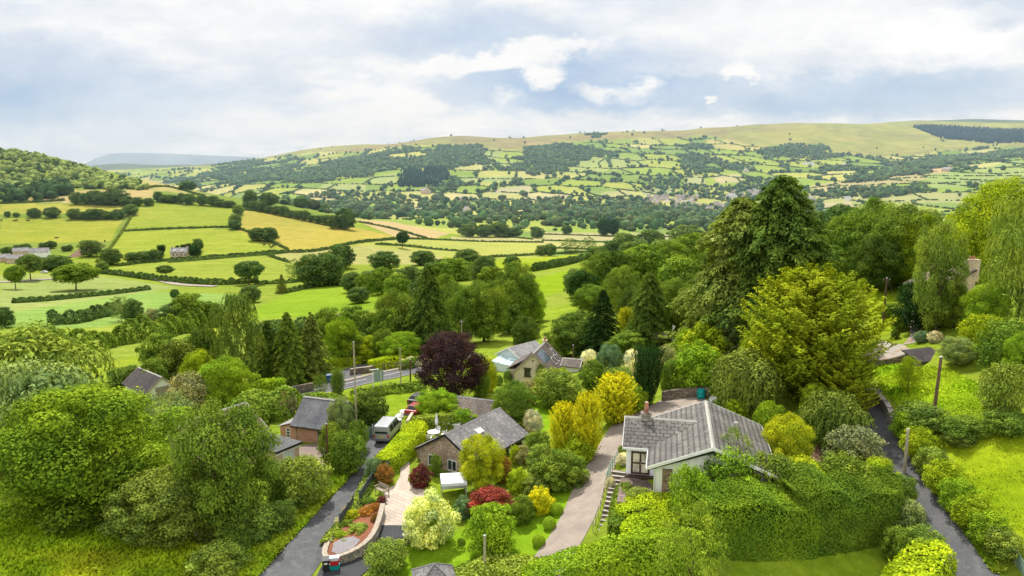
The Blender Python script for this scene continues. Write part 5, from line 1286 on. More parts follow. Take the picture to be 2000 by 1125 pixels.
# --- brown stone house: gable towards the lane
zb = 1.0
ap_, rz_, L0 = fit_house((868,848), (976,796), zb+4.6)
wd = 6.9
c = Vector((ap_.x, ap_.y, zb)); c += Vector((-math.sin(rz_), math.cos(rz_), 0))*.25
BS = gable_house('stone_house', c, rz_, wd, L0-.5, 2.3, 4.35, 'brown_stone', 'slate', 'brown stone house with big lichened slate roof and skylight', gutter='black_paint', barge='black_paint', eave=.45, ridge_mat='slate_chips')
LB = L0-.5
hw = wd/2
for x in (-1.8, .75): window(BS, x, .75, 1.15, 1.15, 'x', 0, -1, 'white_paint', cols=2, sill='pale_stone')
k = 2.05/hw
f = MB(); 
sx = 1.3; sz = 4.35-k*sx+.27
f.box(-.32,.32,-.5,.5,-.03,.09); sk = f.build('skylight', M['white_paint'], BS); sk.location = (sx, LB*.42, sz+.04); sk.rotation_euler = (0, math.atan(k), 0)
g = MB().box(-.25,.25,-.43,.43,.092,.10).build('pane', M['sky_glass'], sk)
# white rendered long wall with windows and lean-to porch
MB().box(hw+.003, hw+.05, LB*.42, LB-.05, -1.4, 1.95).build('white_wall', M['white_render'], BS)
for y in (LB*.58, LB*.85): window(BS, y, .55, 1.4, 1.1, 'y', hw+.05, 1, 'black_paint', cols=2, sill='pale_stone')
slab('porch_roof', (hw+.05,LB*.5,.55), (hw+.05,LB*.72,.55), (hw+1.3,LB*.72,.2), (hw+1.3,LB*.5,.2), M['dark_sheet'], BS, .08)
for y in (LB*.5+.1, LB*.72-.1): MB().box(hw+1.15, hw+1.25, y-.05, y+.05, -1.5, .2).build('porch_post', M['brown_wood'], BS)
# side wing with a second slope beyond the ridge at left
slab('lower_roof', (-hw-.35,.9,2.2), (-hw-.35,4.4,2.2), (-hw-1.6,4.4,1.6), (-hw-1.6,.9,1.6), M['slate'], BS, .1)
MB().box(-hw-1.4, -hw+.05, 1.1, 4.2, -1, 1.68).build('side_wall', M['brown_stone'], BS)
# --- slate-roofed annexe behind it with white lean-to
c = P(962,824); AN = gable_house('annexe', c, 1.2, 4.2, 4.6, 1.1, 2.5, 'white_render', 'brown_tile', 'low annexe with weathered brown roof beside a white lean-to', gutter=None, barge=None, ridge_mat='slate_chips')
slab('lean_to_roof', (-2.3,2.6,.95), (-2.3,5.0,.95), (-4.0,5.0,.45), (-4.0,2.6,.45), M['white_paint'], AN, .06)
MB().box(-3.85,-2.12,2.7,4.9,-1,.45).build('lean_to_wall', M['white_render'], AN)
# --- bungalow
gb = at_z(1300, 972, 5.8); gb = Vector((gb.x, gb.y, 5.8))
apex = at_z(1393, 880, 10.35); far = at_z(1378, 783, 10.35)
ax = (far-apex); ax.z = 0; Lb = ax.length-1.7; ang = math.atan2(ax.y, ax.x)-math.pi/2
c = Vector((apex.x, apex.y, 6.0))+ax.normalized()*.45
BW = gable_house('bungalow', c, ang, 9.0, Lb, 2.55, 4.35, 'white_render', 'ribbed_tile', 'white bungalow with big grey tiled roof and brown French doors', eave=.55, verge=.5, base=2.5, ridge_mat='concrete')
# front wing: ridge runs left from the main ridge
hw = 4.5; wl = 2.45
yl0, yl1 = 3.9, 9.0
m = MB(); m.prism([(yl0,-2.2),(yl1,-2.2),(yl1,2.55),((yl0+yl1)/2,4.05),(yl0,2.55)], 0, -hw-wl, -hw+.02)
m.build('wing_wall', M['white_render'], BW)
ym = (yl0+yl1)/2; kk = (4.05-2.55)/((yl1-yl0)/2); e_ = .4; zr = 4.17; ze = 2.55-kk*e_+.12
xr = -(4.35+.10-zr)/((4.35-2.55)/hw)-.05
xe = -(4.35+.10-ze)/((4.35-2.55)/hw)-.02
slab('wing_roof', (-hw-wl-.3,ym,zr), (xr,ym,zr), (xe,yl0-e_,ze), (-hw-wl-.3,yl0-e_,ze), M['grey_tile'], BW)
slab('wing_roof', (xr,ym,zr), (-hw-wl-.3,ym,zr), (-hw-wl-.3,yl1+e_,ze), (xe,yl1+e_,ze), M['grey_tile'], BW)
MB().box(-hw-wl-.3, xe+.3, yl0-e_-.11, yl0-e_, ze-.05, ze+.13).build('gutter', M['white_paint'], BW)
for a0, a1 in ((yl0-e_, ym), (ym, yl1+e_)):
    z0, z1 = (ze, zr) if a0 < ym-.1 else (zr, ze)
    MB().prism([(a0,z0+.2),(a1,z1+.2),(a1,z1-.08),(a0,z0-.08)], 0, -hw-wl-.345, -hw-wl-.303).build('bargeboard', M['white_paint'], BW)
MB().prism([(ym-.15,zr+.08),(ym,zr+.22),(ym+.15,zr+.08)], 0, -hw-wl-.3, xr-.2).build('ridge_tile', M['concrete'], BW)
chimney(BW, -hw-.9, ym+.05, 4.1, .85, .85, .55, 'grey_stone', 1)
MB().tube((-hw-.9,ym+.05,4.6),(-hw-.9,ym+.05,5.75), .22, .17, 12).build('chimney_stack', M['orange_brick'], BW)
# French doors on the wing front
D = window(BW, -hw-wl/2+.0, .05, 1.6, 2.05, 'x', yl0, -1, 'brown_wood', 'curtain_glass', 2, 2, 'door', .16, depth=.12)
MB().box(-hw-wl/2+.0, -hw-wl/2+.04, yl0-.14, yl0-.10, .95, 1.15).build('handle', M['galvanised'], D)
MB().box(-hw-wl/2-1.2, -hw-wl/2+1.25, yl0-.45, yl0-.02, -.18, .0).build('doorstep', M['brown_wood'], BW)
# terrace in front of the doors and steps of the plinth
MB().box(-hw-wl-.4, -hw-.15, -1.2, yl0-.5, -2.2, -.25).build('terrace', M['terrace_paving'], BW)
# stone pier on the near gable and dark soffit
MB().box(-hw+.65, -hw+1.45, -.09, .02, -2.4, 2.35).build('stone_pier', M['pier_stone'], BW)
MB().box(-hw-.02, -hw+.06, -.12, -.03, -2.4, 2.3).build('downpipe', M['white_paint'], BW)
MB().prism([(-hw-.5,2.40),(0,4.27),(hw+.5,2.40),(hw+.5,2.28),(0,4.1),(-hw-.5,2.28)], 1, -.45, .015).build('soffit', M['black_paint'], BW)
MB().tube((2.2,5.5,3.2),(2.2,5.5,4.65),.13,.13,10).tube((2.2,5.5,4.65),(2.2,5.5,4.78),.2,.2,10).build('flue', M['flue_metal'], BW)
MB().box(hw-.1, hw+2.2, 1.0, 5.0, -2, 1.9).build('side_extension', M['dark_stone'], BW)
slab('extension_roof', (hw+.2,.7,2.15), (hw+.2,5.3,2.15), (hw+2.4,5.3,1.85), (hw+2.4,.7,1.85), M['dark_sheet'], BW, .1)
# --- cream cottage with solar panels
ap_, rz_, L0 = fit_house((1041,691), (1066,667), 4.9)
c = Vector((ap_.x, ap_.y, 0.0))
CT = gable_house('cottage', c, rz_, 5.8, min(L0,10.5), 1.9, 4.75, 'cream_render', 'brown_tile', 'cream gabled cottage with solar panels on its steep brown roof', gutter='black_paint', barge='weathered_wood', eave=.5)
print('cottage', L0, rz_)
hw = 2.9; k = 2.85/hw
W1 = window(CT, -.85, 1.35, 1.0, 1.15, 'x', 0, -1, 'brown_wood', cols=2, rows=1, sill='brown_wood')
MB().box(-1.5,-.2,-.14,-.01,2.52,2.66).build('lintel', M['brown_wood'], CT)
MB().box(-.12,.12,-.05,-.01,3.7,3.9).build('vent', M['black_paint'], CT)
def on_slope(e, y, t, w, h, mat, name, thick=.07, par=None, kk=k, ridge=4.75, up=.26):
    """panel lying on the right-hand roof slope, t = distance across from the ridge"""
    o = MB().box(-h/2,h/2,-w/2,w/2,0,thick).build(name, M[mat], par or e); s = 1/math.hypot(1,kk)
    o.location = (t, y, ridge-kk*t+up); o.rotation_euler = (0, math.atan(kk), 0); return o
for i, y in enumerate((1.6,2.75,3.9)): on_slope(CT, y-.3, 1.05, 1.1, 1.9, 'solar_glass', 'solar_panel')
for y, t in ((4.6,2.2),(6.2,2.2),(7.2,1.5)):
    o = on_slope(CT, y, t, .75, 1.3, 'white_paint', 'skylight'); p = on_slope(CT, 0, 0, .6, 1.1, 'glass', 'pane', .012, o, 0, 0, .072); p.rotation_euler = (0,0,0); p.location = (0,0,.071)
chimney(CT, 0, min(L0,10.5)-.6, 4.6, .6, .8, .6, 'chimney_stone', 2)
slab('lean_to_roof', (-hw+.9,2.2,3.1), (-hw+.9,7.5,3.1), (-hw-1.9,7.5,1.5), (-hw-1.9,2.2,1.5), M['brown_tile'], CT)
MB().box(-hw-1.6,-hw+.5,2.5,7.2,-1,1.6).build('lean_to_wall', M['cream_render'], CT)
# creeper on the gable is a plant of its own
plant('rough',1058,708,748,26,'olive','thin brown creeper climbing the cream cottage gable',name='climbing_plant',cat='plant')
# --- pale blue timber building with conservatory
c = P(994,722); BO = gable_house('blue_outbuilding', c, -.75, 5.6, 6.5, 2.2, 3.6, 'pale_blue_boards', 'far_roof', 'pale blue timber outbuilding with grey roof left of the cottage', 'outbuilding', gutter=None)
slab('conservatory_roof', (-2.0,-.05,2.1), (2.2,-.05,2.1), (2.2,-2.2,1.5), (-2.0,-2.2,1.5), M['pale_glazing'], BO, .05)
m = MB(); m.box(-1.9,2.1,-2.1,-.1,-1,1.45); m.build('conservatory', M['pale_blue_boards'], BO)
window(BO, -1.7, .9, 1.0, 1.0, 'x', 0, -1, 'white_paint', cols=2)
# --- little grey building right of the cottage
c = P(1134,722); GB = gable_house('garage_building', c, 1.2, 2.2, 2.6, .7, 1.4, 'white_render', 'brown_tile', 'small dark-roofed outbuilding right of the cream cottage', 'outbuilding', gutter=None)
window(GB, 0, .0, .9, .6, 'x', 0, -1, 'white_paint', cols=3)
# --- red brick barn
A, B = P(560,862), P(645,866); rz, _ = local_frame(A, B)
c = A+(B-A)*.66
BR = empty('brick_barn', c, rz, 'red brick barn with steep blue-grey slate roof', 'barn')
Wd, Dp = 5.8, 5.2
m = MB(); m.prism([(0,-1),(Dp,-1),(Dp,2.0),(Dp/2,4.3),(0,2.0)], 0, -Wd/2, Wd/2); m.build('wall', M['red_brick'], BR)
slab('roof', (-Wd/2-.25,Dp/2,4.4), (Wd/2+.25,Dp/2,4.4), (Wd/2+.25,-.3,1.75), (-Wd/2-.25,-.3,1.75), M['barn_slate'], BR)
slab('roof', (Wd/2+.25,Dp/2,4.4), (-Wd/2-.25,Dp/2,4.4), (-Wd/2-.25,Dp+.3,1.75), (Wd/2+.25,Dp+.3,1.75), M['barn_slate'], BR)
MB().prism([(Dp/2-.18,4.5),(Dp/2,4.65),(Dp/2+.18,4.5)], 0, -Wd/2-.25, Wd/2+.25).build('ridge_tile', M['concrete'], BR)
MB().box(-Wd/2-.25, Wd/2+.25, -.42, -.3, 1.68, 1.82).build('gutter', M['black_paint'], BR)
window(BR, 1.25, .5, 1.75, 1.1, 'x', 0, -1, 'grey_plastic', cols=3, sill='concrete')
MB().tube((-Wd/2+.35,-.1,-.6),(-Wd/2+.35,-.1,1.7),.06).build('downpipe', M['weathered_wood'], BR)
m = MB(); m.prism([(-Wd/2-2.1,-1),(-Wd/2+.01,-1),(-Wd/2+.01,1.95),(-Wd/2-2.1,1.3)], 1, .2, 4.2); m.build('lean_to_wall', M['red_brick'], BR)
slab('lean_to_roof', (-Wd/2,4.4,2.05), (-Wd/2,0,2.05), (-Wd/2-2.3,0,1.33), (-Wd/2-2.3,4.4,1.33), M['far_roof'], BR, .09)
window(BR, -Wd/2-.95, .1, .55, 1.2, 'x', .2, -1, 'white_paint', cols=1, rows=3)
# --- cream flat-roofed garage
cr = P(545,925); cr2 = P(589,902)
GR = empty('garage', cr, math.atan2(cr2.y-cr.y, cr2.x-cr.x), 'cream garage with pale doors, white fascia and flat grey roof', 'garage')
lg = 5.2
m = MB(); m.box(-.2, 2.9, 0, lg, -1, 2.45); m.build('wall', M['buff_render'], GR)
MB().box(-.35, 3.05, -.12, -.02, 2.05, 2.42).build('fascia', M['white_paint'], GR)
MB().prism([(-.5,2.46),(3.15,2.46),(3.15,2.62),(-.5,2.62)], 1, -.3, lg+.2).build('roof', M['tarmac'], GR)
MB().box(-.52,3.17,-.34,-.301,2.40,2.64).build('roof_edge', M['black_paint'], GR)
for i in (0,1): 
    d = MB().box(.75+i*.62, 1.34+i*.62, -.05, -.005, .05, 1.98); d.build('door', M['pale_blue_boards'], GR)
MB().box(.6,.74,-.06,-.003,0,2.04).box(2.0,2.14,-.06,-.003,0,2.04).build('door_frame', M['white_paint'], GR)
# --- brown tiled roof half hidden behind the sycamore
c = P(372,915); HB = gable_house('tiled_house', c, -.55, 6.5, 7.5, 3.0, 5.2, 'cream_render', 'red_tile', 'house with brown pantile roof half hidden behind the sycamore and ash')
window(HB, 0, 1.0, 1.4, 1.1, 'x', 0, -1, 'white_paint', cols=2)
# --- dark roof with white gable
c = P(318,776); WG = gable_house('dark_roofed_barn', c, .85, 4.6, 8, 1.2, 3.0, 'white_render', 'dark_sheet', 'dark sheet-roofed building with white gable among willows at left', 'building', gutter=None, barge='weathered_wood')
MB().box(-1.0,1.0,-.05,-.004,-.5,1.7).build('door', M['weathered_wood'], WG)
# --- small slate roof at the bottom edge
c = at_z(848, 1101, 3.3); zg = hz(c.x, c.y)
GRM = empty('garden_room', Vector((c.x, c.y, zg)), .22, 'small grey slate-roofed garden building at the bottom edge of the lawn', 'shed')
hr_ = 1.55; zt = 3.3-zg; ze_ = zt-1.25
MB().box(-1.35,1.35,-1.35,1.35,-.5,ze_+.1).build('wall', M['weathered_wood'], GRM)
cs = [(-hr_,-hr_,ze_),(hr_,-hr_,ze_),(hr_,hr_,ze_),(-hr_,hr_,ze_)]
for i in range(4):
    q0, q1 = cs[i], cs[(i+1)%4]
    slab('roof', (0,0,zt-.06), tuple(.001*(b_-a_) for a_, b_ in zip(q0,q1))[:2]+(zt-.06,), q1, q0, M['slate'], GRM, .06)
    MB().tube((0,0,zt+.02),(q0[0],q0[1],q0[2]+.08),.06,.06,6).build('hip_tile', M['slate_chips'], GRM)
window(GRM, 0, .5, 1.0, .9, 'x', -1.35, -1, 'white_paint', cols=2)
# --- open field shelter roof on the right slope
a, b, c2, d = at_z(1763,686,12.0), at_z(1836,668,12.6), at_z(1842,684,11.6), at_z(1772,699,11.2)
cen = P(1805,700); SH = empty('field_shed', cen, 0, 'low shed with grey felt roof in the long grass on the right', 'shed')
ev = (b-a).normalized(); ev = Vector((ev.x, ev.y, 0)).normalized(); SH.rotation_euler.z = math.atan2(ev.y, ev.x)
MB().prism([(-1.2,-1),(.9,-1),(.9,.5),(-1.1,-.1)], 0, -2.0, 2.0).build('wall', M['weathered_wood'], SH)
slab('roof', (-2.2,1.2,.8), (2.2,1.2,.8), (2.2,-1.3,-.02), (-2.2,-1.3,-.02), M['dark_sheet'], SH, .1)
# --- stone house with chimney between the right-hand trees
c = P(1885,598); SHO = empty('chimney_house', c, .0, 'stone house with cream chimney hidden among the trees on the right', 'house')
pt = at_y(1880, 560, SHO.location.y); SHO.location = (pt.x, pt.y, hz(pt.x, pt.y))
ev_z = at_y(1880, 548, pt.y).z - SHO.location.z; ap = at_y(1895, 530, pt.y).z - SHO.location.z
m = MB(); m.prism([(-3.5,-1),(1.6,-1),(1.6,ev_z+.6),(-.0,ap),(-3.5,ev_z-1.4)], 1, 0, 7); m.build('wall', M['chimney_stone'], SHO)
slab('roof', (1.6,-.3,ap+.1), (1.6,7.3,ap+.1), (-3.9,7.3,ev_z-1.6), (-3.9,-.3,ev_z-1.6), M['brown_tile'], SHO)
chimney(SHO, 1.3, .6, ap-.2, 1.7, .9, 1.6, 'chimney_stone', 2)
# --- rustic wooden shelter
c = P(1290,676); WS = empty('wooden_shelter', c, .1, 'small open wooden shelter with shingle roof under the dark cypress', 'shelter')
for x in (-1,1):
    for y in (0,1.4): MB().box(x*.85-.06, x*.85+.06, y-.06, y+.06, -.3, 1.35).build('post', M['weathered_wood'], WS)
slab('roof', (-1.15,.7,2.0), (1.15,.7,2.0), (1.15,-.35,1.25), (-1.15,-.35,1.25), M['weathered_wood'], WS, .08)
slab('roof', (1.15,.7,2.0), (-1.15,.7,2.0), (-1.15,1.75,1.25), (1.15,1.75,1.25), M['weathered_wood'], WS, .08)
MB().box(-.9,.9,1.36,1.44,-.3,1.1).build('back_panel', M['brown_wood'], WS)
# --- farms on the left hill
def small_house(name, u, v, rz, W_, L_, h1, h2, wm, rm, label, cat='house', group=None, wins=0, chim=0):
    e = gable_house(name, P(u, v), rz, W_, L_, h1, h2, wm, rm, label, cat, gutter=None, barge=None, ridge_mat='slate_chips')
    if group: e['group'] = group
    for i in range(wins): window(e, -W_/2+W_*(i+.5)/wins, 1.0, .9, 1.1, 'x', 0, -1, 'white_paint', cols=1)
    for i in range(chim): chimney(e, 0, .5+i*(L_-1), h2-.1, .7, .9, 1.0, wm, 1)
    return e
small_house('farmhouse',60,501,-1.25,6.0,11,3,5.4,'white_render','far_roof','white farmhouse with grey roof at far left',wins=2)
small_house('stone_barn',14,514,-1.0,5.5,9,2.8,4.8,'chimney_stone','far_roof','nearer pinkish stone barn at the far left farm','barn')
small_house('stone_barn',26,499,-1.1,5.5,9,2.8,4.8,'chimney_stone','far_roof','stone barn behind the nearer one at the far left farm','barn')
small_house('stone_barn',-4,512,-.7,5,7,2.8,4.6,'chimney_stone','far_roof','stone barn cut by the left edge of the picture','barn')
hh = small_house('hillside_house',336,502,math.pi/2*-1+.15,6.5,11,3.6,6.2,'chimney_stone','far_roof','stone house with dormers below the dark cypresses on the hillside',chim=2)
for y in (2.5,7.5): 
    d = MB(); d.box(1.6,3.0,y-.8,y+.8,3.2,5.2).build('dormer', M['white_render'], hh)
for y in (1.8,4.4,7.0,9.4): window(hh, y, 1.1, 1.0, 1.2, 'y', 3.25, 1, 'white_paint', cols=1)
# --- valley village and scattered farms
hr = random.Random(41)
vm = {}
def village_mesh(kind):
    wm, rm, W_, L_, h1, h2 = kind
    m = bmesh.new(); me = bpy.data.meshes.new('village_house')
    b = MB(); b.bm.free(); b.bm = m; b.uv = m.loops.layers.uv.new('UVMap')
    b.prism([(-W_/2,-2),(W_/2,-2),(W_/2,h1),(0,h2),(-W_/2,h1)], 1, 0, L_); nf = len(m.faces)
    for s in (-1,1):
        k = (h2-h1)/(W_/2)
        b.face([(0,-.4,h2+.15),(0,L_+.4,h2+.15),(s*(W_/2+.5),L_+.4,h1-k*.5+.15),(s*(W_/2+.5),-.4,h1-k*.5+.15)], [(0,0),(L_,0),(L_,4),(0,4)])
    b.box(-.5,.5,.4,1.4,h2-.5,h2+1.2)
    bmesh.ops.recalc_face_normals(m, faces=m.faces); m.faces.ensure_lookup_table()
    for i, f in enumerate(m.faces): f.material_index = 1 if nf <= i < nf+2 else 0
    m.to_mesh(me); m.free(); me.materials.append(M[wm]); me.materials.append(M[rm]); return me
VH = [village_mesh(q) for q in (('white_render','far_roof',8,11,5,8),('cream_render','far_roof',8,12,5,8.5),('chimney_stone','brown_tile',8,10,4.6,7.6),('white_render','brown_tile',8,14,5,8),('buff_render','far_roof',9,16,4.5,7.5))]
def vhouse(u, v, rz, k, label, group, sc=1.0, cat='house', name='village_house'):
    o = link(name, VH[k]); o.location = P(u, v); o.rotation_euler.z = rz; o.scale = (sc,)*3; return tag(o, label, cat, group)
for (u0,u1,v0,v1,nn,lab) in ((1262,1362,384,399,38,'pale house in the left cluster of the valley village'),(1430,1508,374,392,26,'pale house in the upper right cluster of the valley village'),(1325,1450,399,411,22,'white house along the lower edge of the valley village')):
    for i in range(nn):
        vhouse(hr.uniform(u0,u1), hr.uniform(v0,v1), hr.choice((.3,1.7,-.4,1.2))+hr.uniform(-.2,.2), hr.randrange(5), lab, lab.replace('pale house in','houses in').replace('white house along','houses along'), hr.uniform(.85,1.25))
for u, v, k, sc, l in ((835,379,4,2.2,'long grey barn below the plantation'),(1588,324,0,1.8,'white farm on the right hillside'),(1575,322,0,1.3,'smaller white building left of the white hillside farm'),(1858,335,4,1.6,'grey farm buildings on the right hill spur'),(1590,393,1,1.3,'cream farm beside the valley strips'),(1660,392,0,1.2,'white cottage on the valley side right'),(915,416,1,1.5,'pale farmhouse on the valley floor'),(1460,337,1,1.4,'small farm among the hillside fields'),(1435,392,0,2.4,'large white building in the valley village'),(1330,408,3,1.5,'long terrace at the foot of the village'),(1560,414,2,1.2,'pinkish house half hidden behind the giant conifers'),(905,392,4,1.4,'pale roof among valley trees'),(1650,322,0,1.0,'tiny white house by the hillside lane')):
    vhouse(u, v, .4, k, l, None, sc, 'farm building', 'far_building')
# ------------------------------------------------------------------ walls, steps, fences, poles
def wall_along(name, px, h, th, mat, label, cap=None, cat='wall', world=None, hfun=None, step=1.0):
    path = smooth_path(world if world is not None else [P(u, v) for u, v in px], step)
    m = MB(); mc = MB(); k = len(path); rows = []
    for i, p in enumerate(path):
        t = (path[min(i+1,k-1)]-path[max(i-1,0)]).normalized(); nn = Vector((-t.y, t.x)); z = hz(p.x, p.y); hh_ = h if hfun is None else hfun(i/(k-1))
        a, b = p+nn*th/2, p-nn*th/2
        rows.append((Vector((a.x,a.y,z-.5)), Vector((b.x,b.y,z-.5)), Vector((b.x,b.y,z+hh_)), Vector((a.x,a.y,z+hh_)), nn))
    for r0, r1 in zip(rows[:-1], rows[1:]):
        for i in range(4): m.face([r0[i], r0[(i+1)%4], r1[(i+1)%4], r1[i]])
        if cap:
            q0 = [r0[3]+Vector((r0[4].x*.05,r0[4].y*.05,.003)), r0[2]-Vector((r0[4].x*.05,r0[4].y*.05,-.003))]; q1 = [r1[3]+Vector((r1[4].x*.05,r1[4].y*.05,.003)), r1[2]-Vector((r1[4].x*.05,r1[4].y*.05,-.003))]
            up = Vector((0,0,.11)); A4 = [q0[0],q0[1],q0[1]+up,q0[0]+up]; B4 = [q1[0],q1[1],q1[1]+up,q1[0]+up]
            for i in range(4): mc.face([A4[i], A4[(i+1)%4], B4[(i+1)%4], B4[i]])
    m.face(list(rows[0][:4])); m.face(list(rows[-1][:4]))
    bmesh.ops.remove_doubles(m.bm, verts=m.bm.verts, dist=.001)
    c0 = Vector((path[0].x, path[0].y, hz(path[0].x, path[0].y)))
    for b in (m, mc): bmesh.ops.translate(b.bm, verts=b.bm.verts, vec=-c0)
    o = m.build(name, M[mat]); o.location = c0
    if cap: bmesh.ops.remove_doubles(mc.bm, verts=mc.bm.verts, dist=.001); mc.build('coping', M[cap], o)
    return tag(o, label, cat)
wall_along('bed_wall', [(655,1048),(640,1068),(634,1090),(642,1102),(668,1100),(700,1088),(722,1072),(735,1050),(743,1025),(748,1003)], .75, .34, 'grey_stone', 'curved stone wall round the planted bed at the lane corner', 'pale_stone', hfun=lambda t: .35+.55*min(1, max(0,(t-.15)*2)))
bed = sheet('flower_bed', [(658,1048),(643,1068),(638,1088),(646,1098),(668,1095),(698,1083),(718,1068),(731,1047),(740,1022),(744,1000),(722,985),(700,1005)], M['bark_mulch'], .33); struct(bed)
struct(sheet('slate_chippings', [(652,1068),(648,1085),(660,1090),(690,1078),(705,1062),(690,1055),(670,1058)], M['slate_chips'], .36))
wall_along('entrance_wall', [(798,1030),(806,1040),(802,1056),(788,1066)], .8, .35, 'grey_stone', 'short curved stone wall beside the entrance under the variegated tree', 'concrete')
wall_along('retaining_wall', [(1292,784),(1330,778),(1366,775),(1385,778)], 1.15, .3, 'dark_stone', 'low brown retaining wall at the back of the bungalow yard')
wall_along('stone_wall', [(1708,778),(1722,795),(1735,812),(1745,838)], 1.0, .5, 'grey_stone', 'dry stone wall beside the right-hand lane')
wall_along('drive_edge_wall', [(1690,716),(1735,712),(1772,702)], .7, .4, 'dark_stone', 'low mossy wall along the front of the upper drive')
wall_along('drive_wall', [(1165,905),(1180,872),(1200,842),(1217,824)], .5, .35, 'grey_stone', 'low pale stone wall on the left side of the brown drive') if False else None
wall_along('road_wall', [(684,733),(700,730),(720,728),(736,724),(752,722)], 1.0, .3, 'dark_stone', 'curved brick wall with pale coping beside the turning place', 'pale_stone')
wall_along('road_bank_wall', [(542,778),(580,769),(612,763)], 1.3, .35, 'dark_stone', 'brown wall along the left end of the main road')
wall_along('road_side_wall', [(752,721),(790,714),(835,704)], 1.0, .3, 'pier_stone', 'low brown wall along the far side of the main road')
wall_along('yard_wall', [(796,835),(808,815),(818,798),(828,780)], .9, .35, 'chimney_stone', 'rough stone wall with quartz lumps beside the parked red car')
wall_along('yard_fence', [(700,848),(715,850),(730,846),(742,835)], 1.2, .06, 'pale_blue_boards', 'pale boarded fence panel between barrier and van', cat='fence') if False else None
# terrace side wall (ivy) and steps
s0, s1 = P(1168,1036), P(1197,938)
ST = empty('garden_steps', s0, 0, 'weathered concrete garden steps climbing beside the brown drive', 'steps')
d = (s1-s0); d.z = 0; n_ = 14; t = d.normalized(); nn = Vector((t.y,-t.x,0)); rise = max(.16, (hz(s1.x,s1.y)-s0.z+.8)/n_)
for i in range(n_):
    p = s0+d*(i/n_)-s0; z = rise*i
    q = [p, p+nn*1.15, p+nn*1.15+t*(d.length/n_), p+t*(d.length/n_)]
    m = MB(); m.prism([(v.x,v.y) for v in q], 2, -1.0, z+.02); m.build('step', M['dark_stone'], ST)
    m = MB(); q = [p-t*.02, p+nn*1.15-t*.02, p+nn*1.15+t*.14, p+t*.14]; m.prism([(v.x,v.y) for v in q], 2, z+.023, z+.06); m.build('tread', M['concrete'], ST)
def railing(name, px, h, mat, label, n, world=None, rails=(1.0,.55)):
    path = world or [P(u, v) for u, v in px]; path = [Vector((q.x,q.y,hz(q.x,q.y))) for q in path]
    e = empty(name, path[0], 0, label, 'railing'); o = path[0]
    ln = [0]
    for a, b in zip(path[:-1], path[1:]): ln.append(ln[-1]+(b-a).length)
    def at(s):
        for i in range(len(path)-1):
            if s <= ln[i+1]+1e-6: return path[i].lerp(path[i+1], (s-ln[i])/(ln[i+1]-ln[i]))
    P_ = [at(ln[-1]*i/(n-1)) for i in range(n)]
    for p in P_: MB().tube(p-o-Vector((0,0,.3)), p-o+Vector((0,0,h)), .035, seg=6).build('post', M[mat], e)
    for q in rails:
        m = MB()
        for a, b in zip(P_[:-1], P_[1:]): m.tube(a-o+Vector((0,0,h*q)), b-o+Vector((0,0,h*q)), .03, seg=6)
        m.build('rail', M[mat], e)
    return e
railing('handrail', [(1158,1040),(1172,1000),(1180,965),(1186,940)], 1.05, 'pale_pole', 'pale handrail along the garden steps', 9)
railing('upper_railing', [(1183,950),(1192,925),(1205,903)], 1.1, 'green_metal', 'grey-green metal railing at the top of the drive', 7, rails=(1.0,.75,.5,.25))
# black slatted fence along the bed
def panel_fence(name, px, h, mat, label, post='slate_gate', cat='fence', boards=5, lift=.05):
    pts_ = [P(u, v) for u, v in px]; e = empty(name, pts_[0], 0, label, cat); o = pts_[0]
    for a, b in zip(pts_[:-1], pts_[1:]):
        d = Vector((b.x-a.x, b.y-a.y, 0)); L_ = d.length; t = d.normalized(); nn = Vector((-t.y,t.x,0)); zz = (b.z-a.z)/L_
        m = MB()
        for i in range(boards):
            z0 = lift+(h-lift)*i/boards; z1 = lift+(h-lift)*(i+.86)/boards
            q = [a-o+nn*.02, b-o+nn*.02]; 
            p4 = [q[0]+Vector((0,0,z0)), q[1]+Vector((0,0,z0)), q[1]+Vector((0,0,z1)), q[0]+Vector((0,0,z1))]
            m.face(p4); m.face([v-nn*.04 for v in p4][::-1]); m.face([p4[3], p4[2], p4[2]-nn*.04, p4[3]-nn*.04])
        m.build('board_panel', M[mat], e)
    for p in pts_: MB().box(p.x-o.x-.06, p.x-o.x+.06, p.y-o.y-.06, p.y-o.y+.06, p.z-o.z-.3, p.z-o.z+h+.12).build('post', M[post], e)
    return e
panel_fence('black_fence', [(664,1030),(680,1008),(690,994)], 1.25, 'slate_gate', 'lower stretch of black slatted fence above the planted bed')
panel_fence('black_fence', [(703,985),(718,962),(733,938)], 1.3, 'slate_gate', 'upper stretch of black slatted fence near the garden bench')
panel_fence('pale_fence', [(716,857),(728,850),(738,840)], 1.25, 'green_metal', 'pale boarded fence panel beside the silver van', 'white_paint')
panel_fence('field_gate', [(1966,1080),(1984,1104),(2004,1134)], 1.1, 'green_metal', 'pale green metal gate at the bottom right corner', 'pale_pole', 'gate', 4)
railing('white_barrier', [(585,853),(620,856),(652,858)], .9, 'white_paint', 'white rail in front of the brick barn', 4, rails=(1.0,))
railing('white_barrier', [(688,853),(700,853),(714,856)], 1.1, 'white_paint', 'short white rail with a yellow bag beside the pale fence', 3, rails=(1.0,))
railing('wooden_fence', [(1286,652),(1300,650),(1312,655)], 1.0, 'weathered_wood', 'rustic wooden rail beside the wooden shelter', 3, rails=(1.0,.6)) if False else None
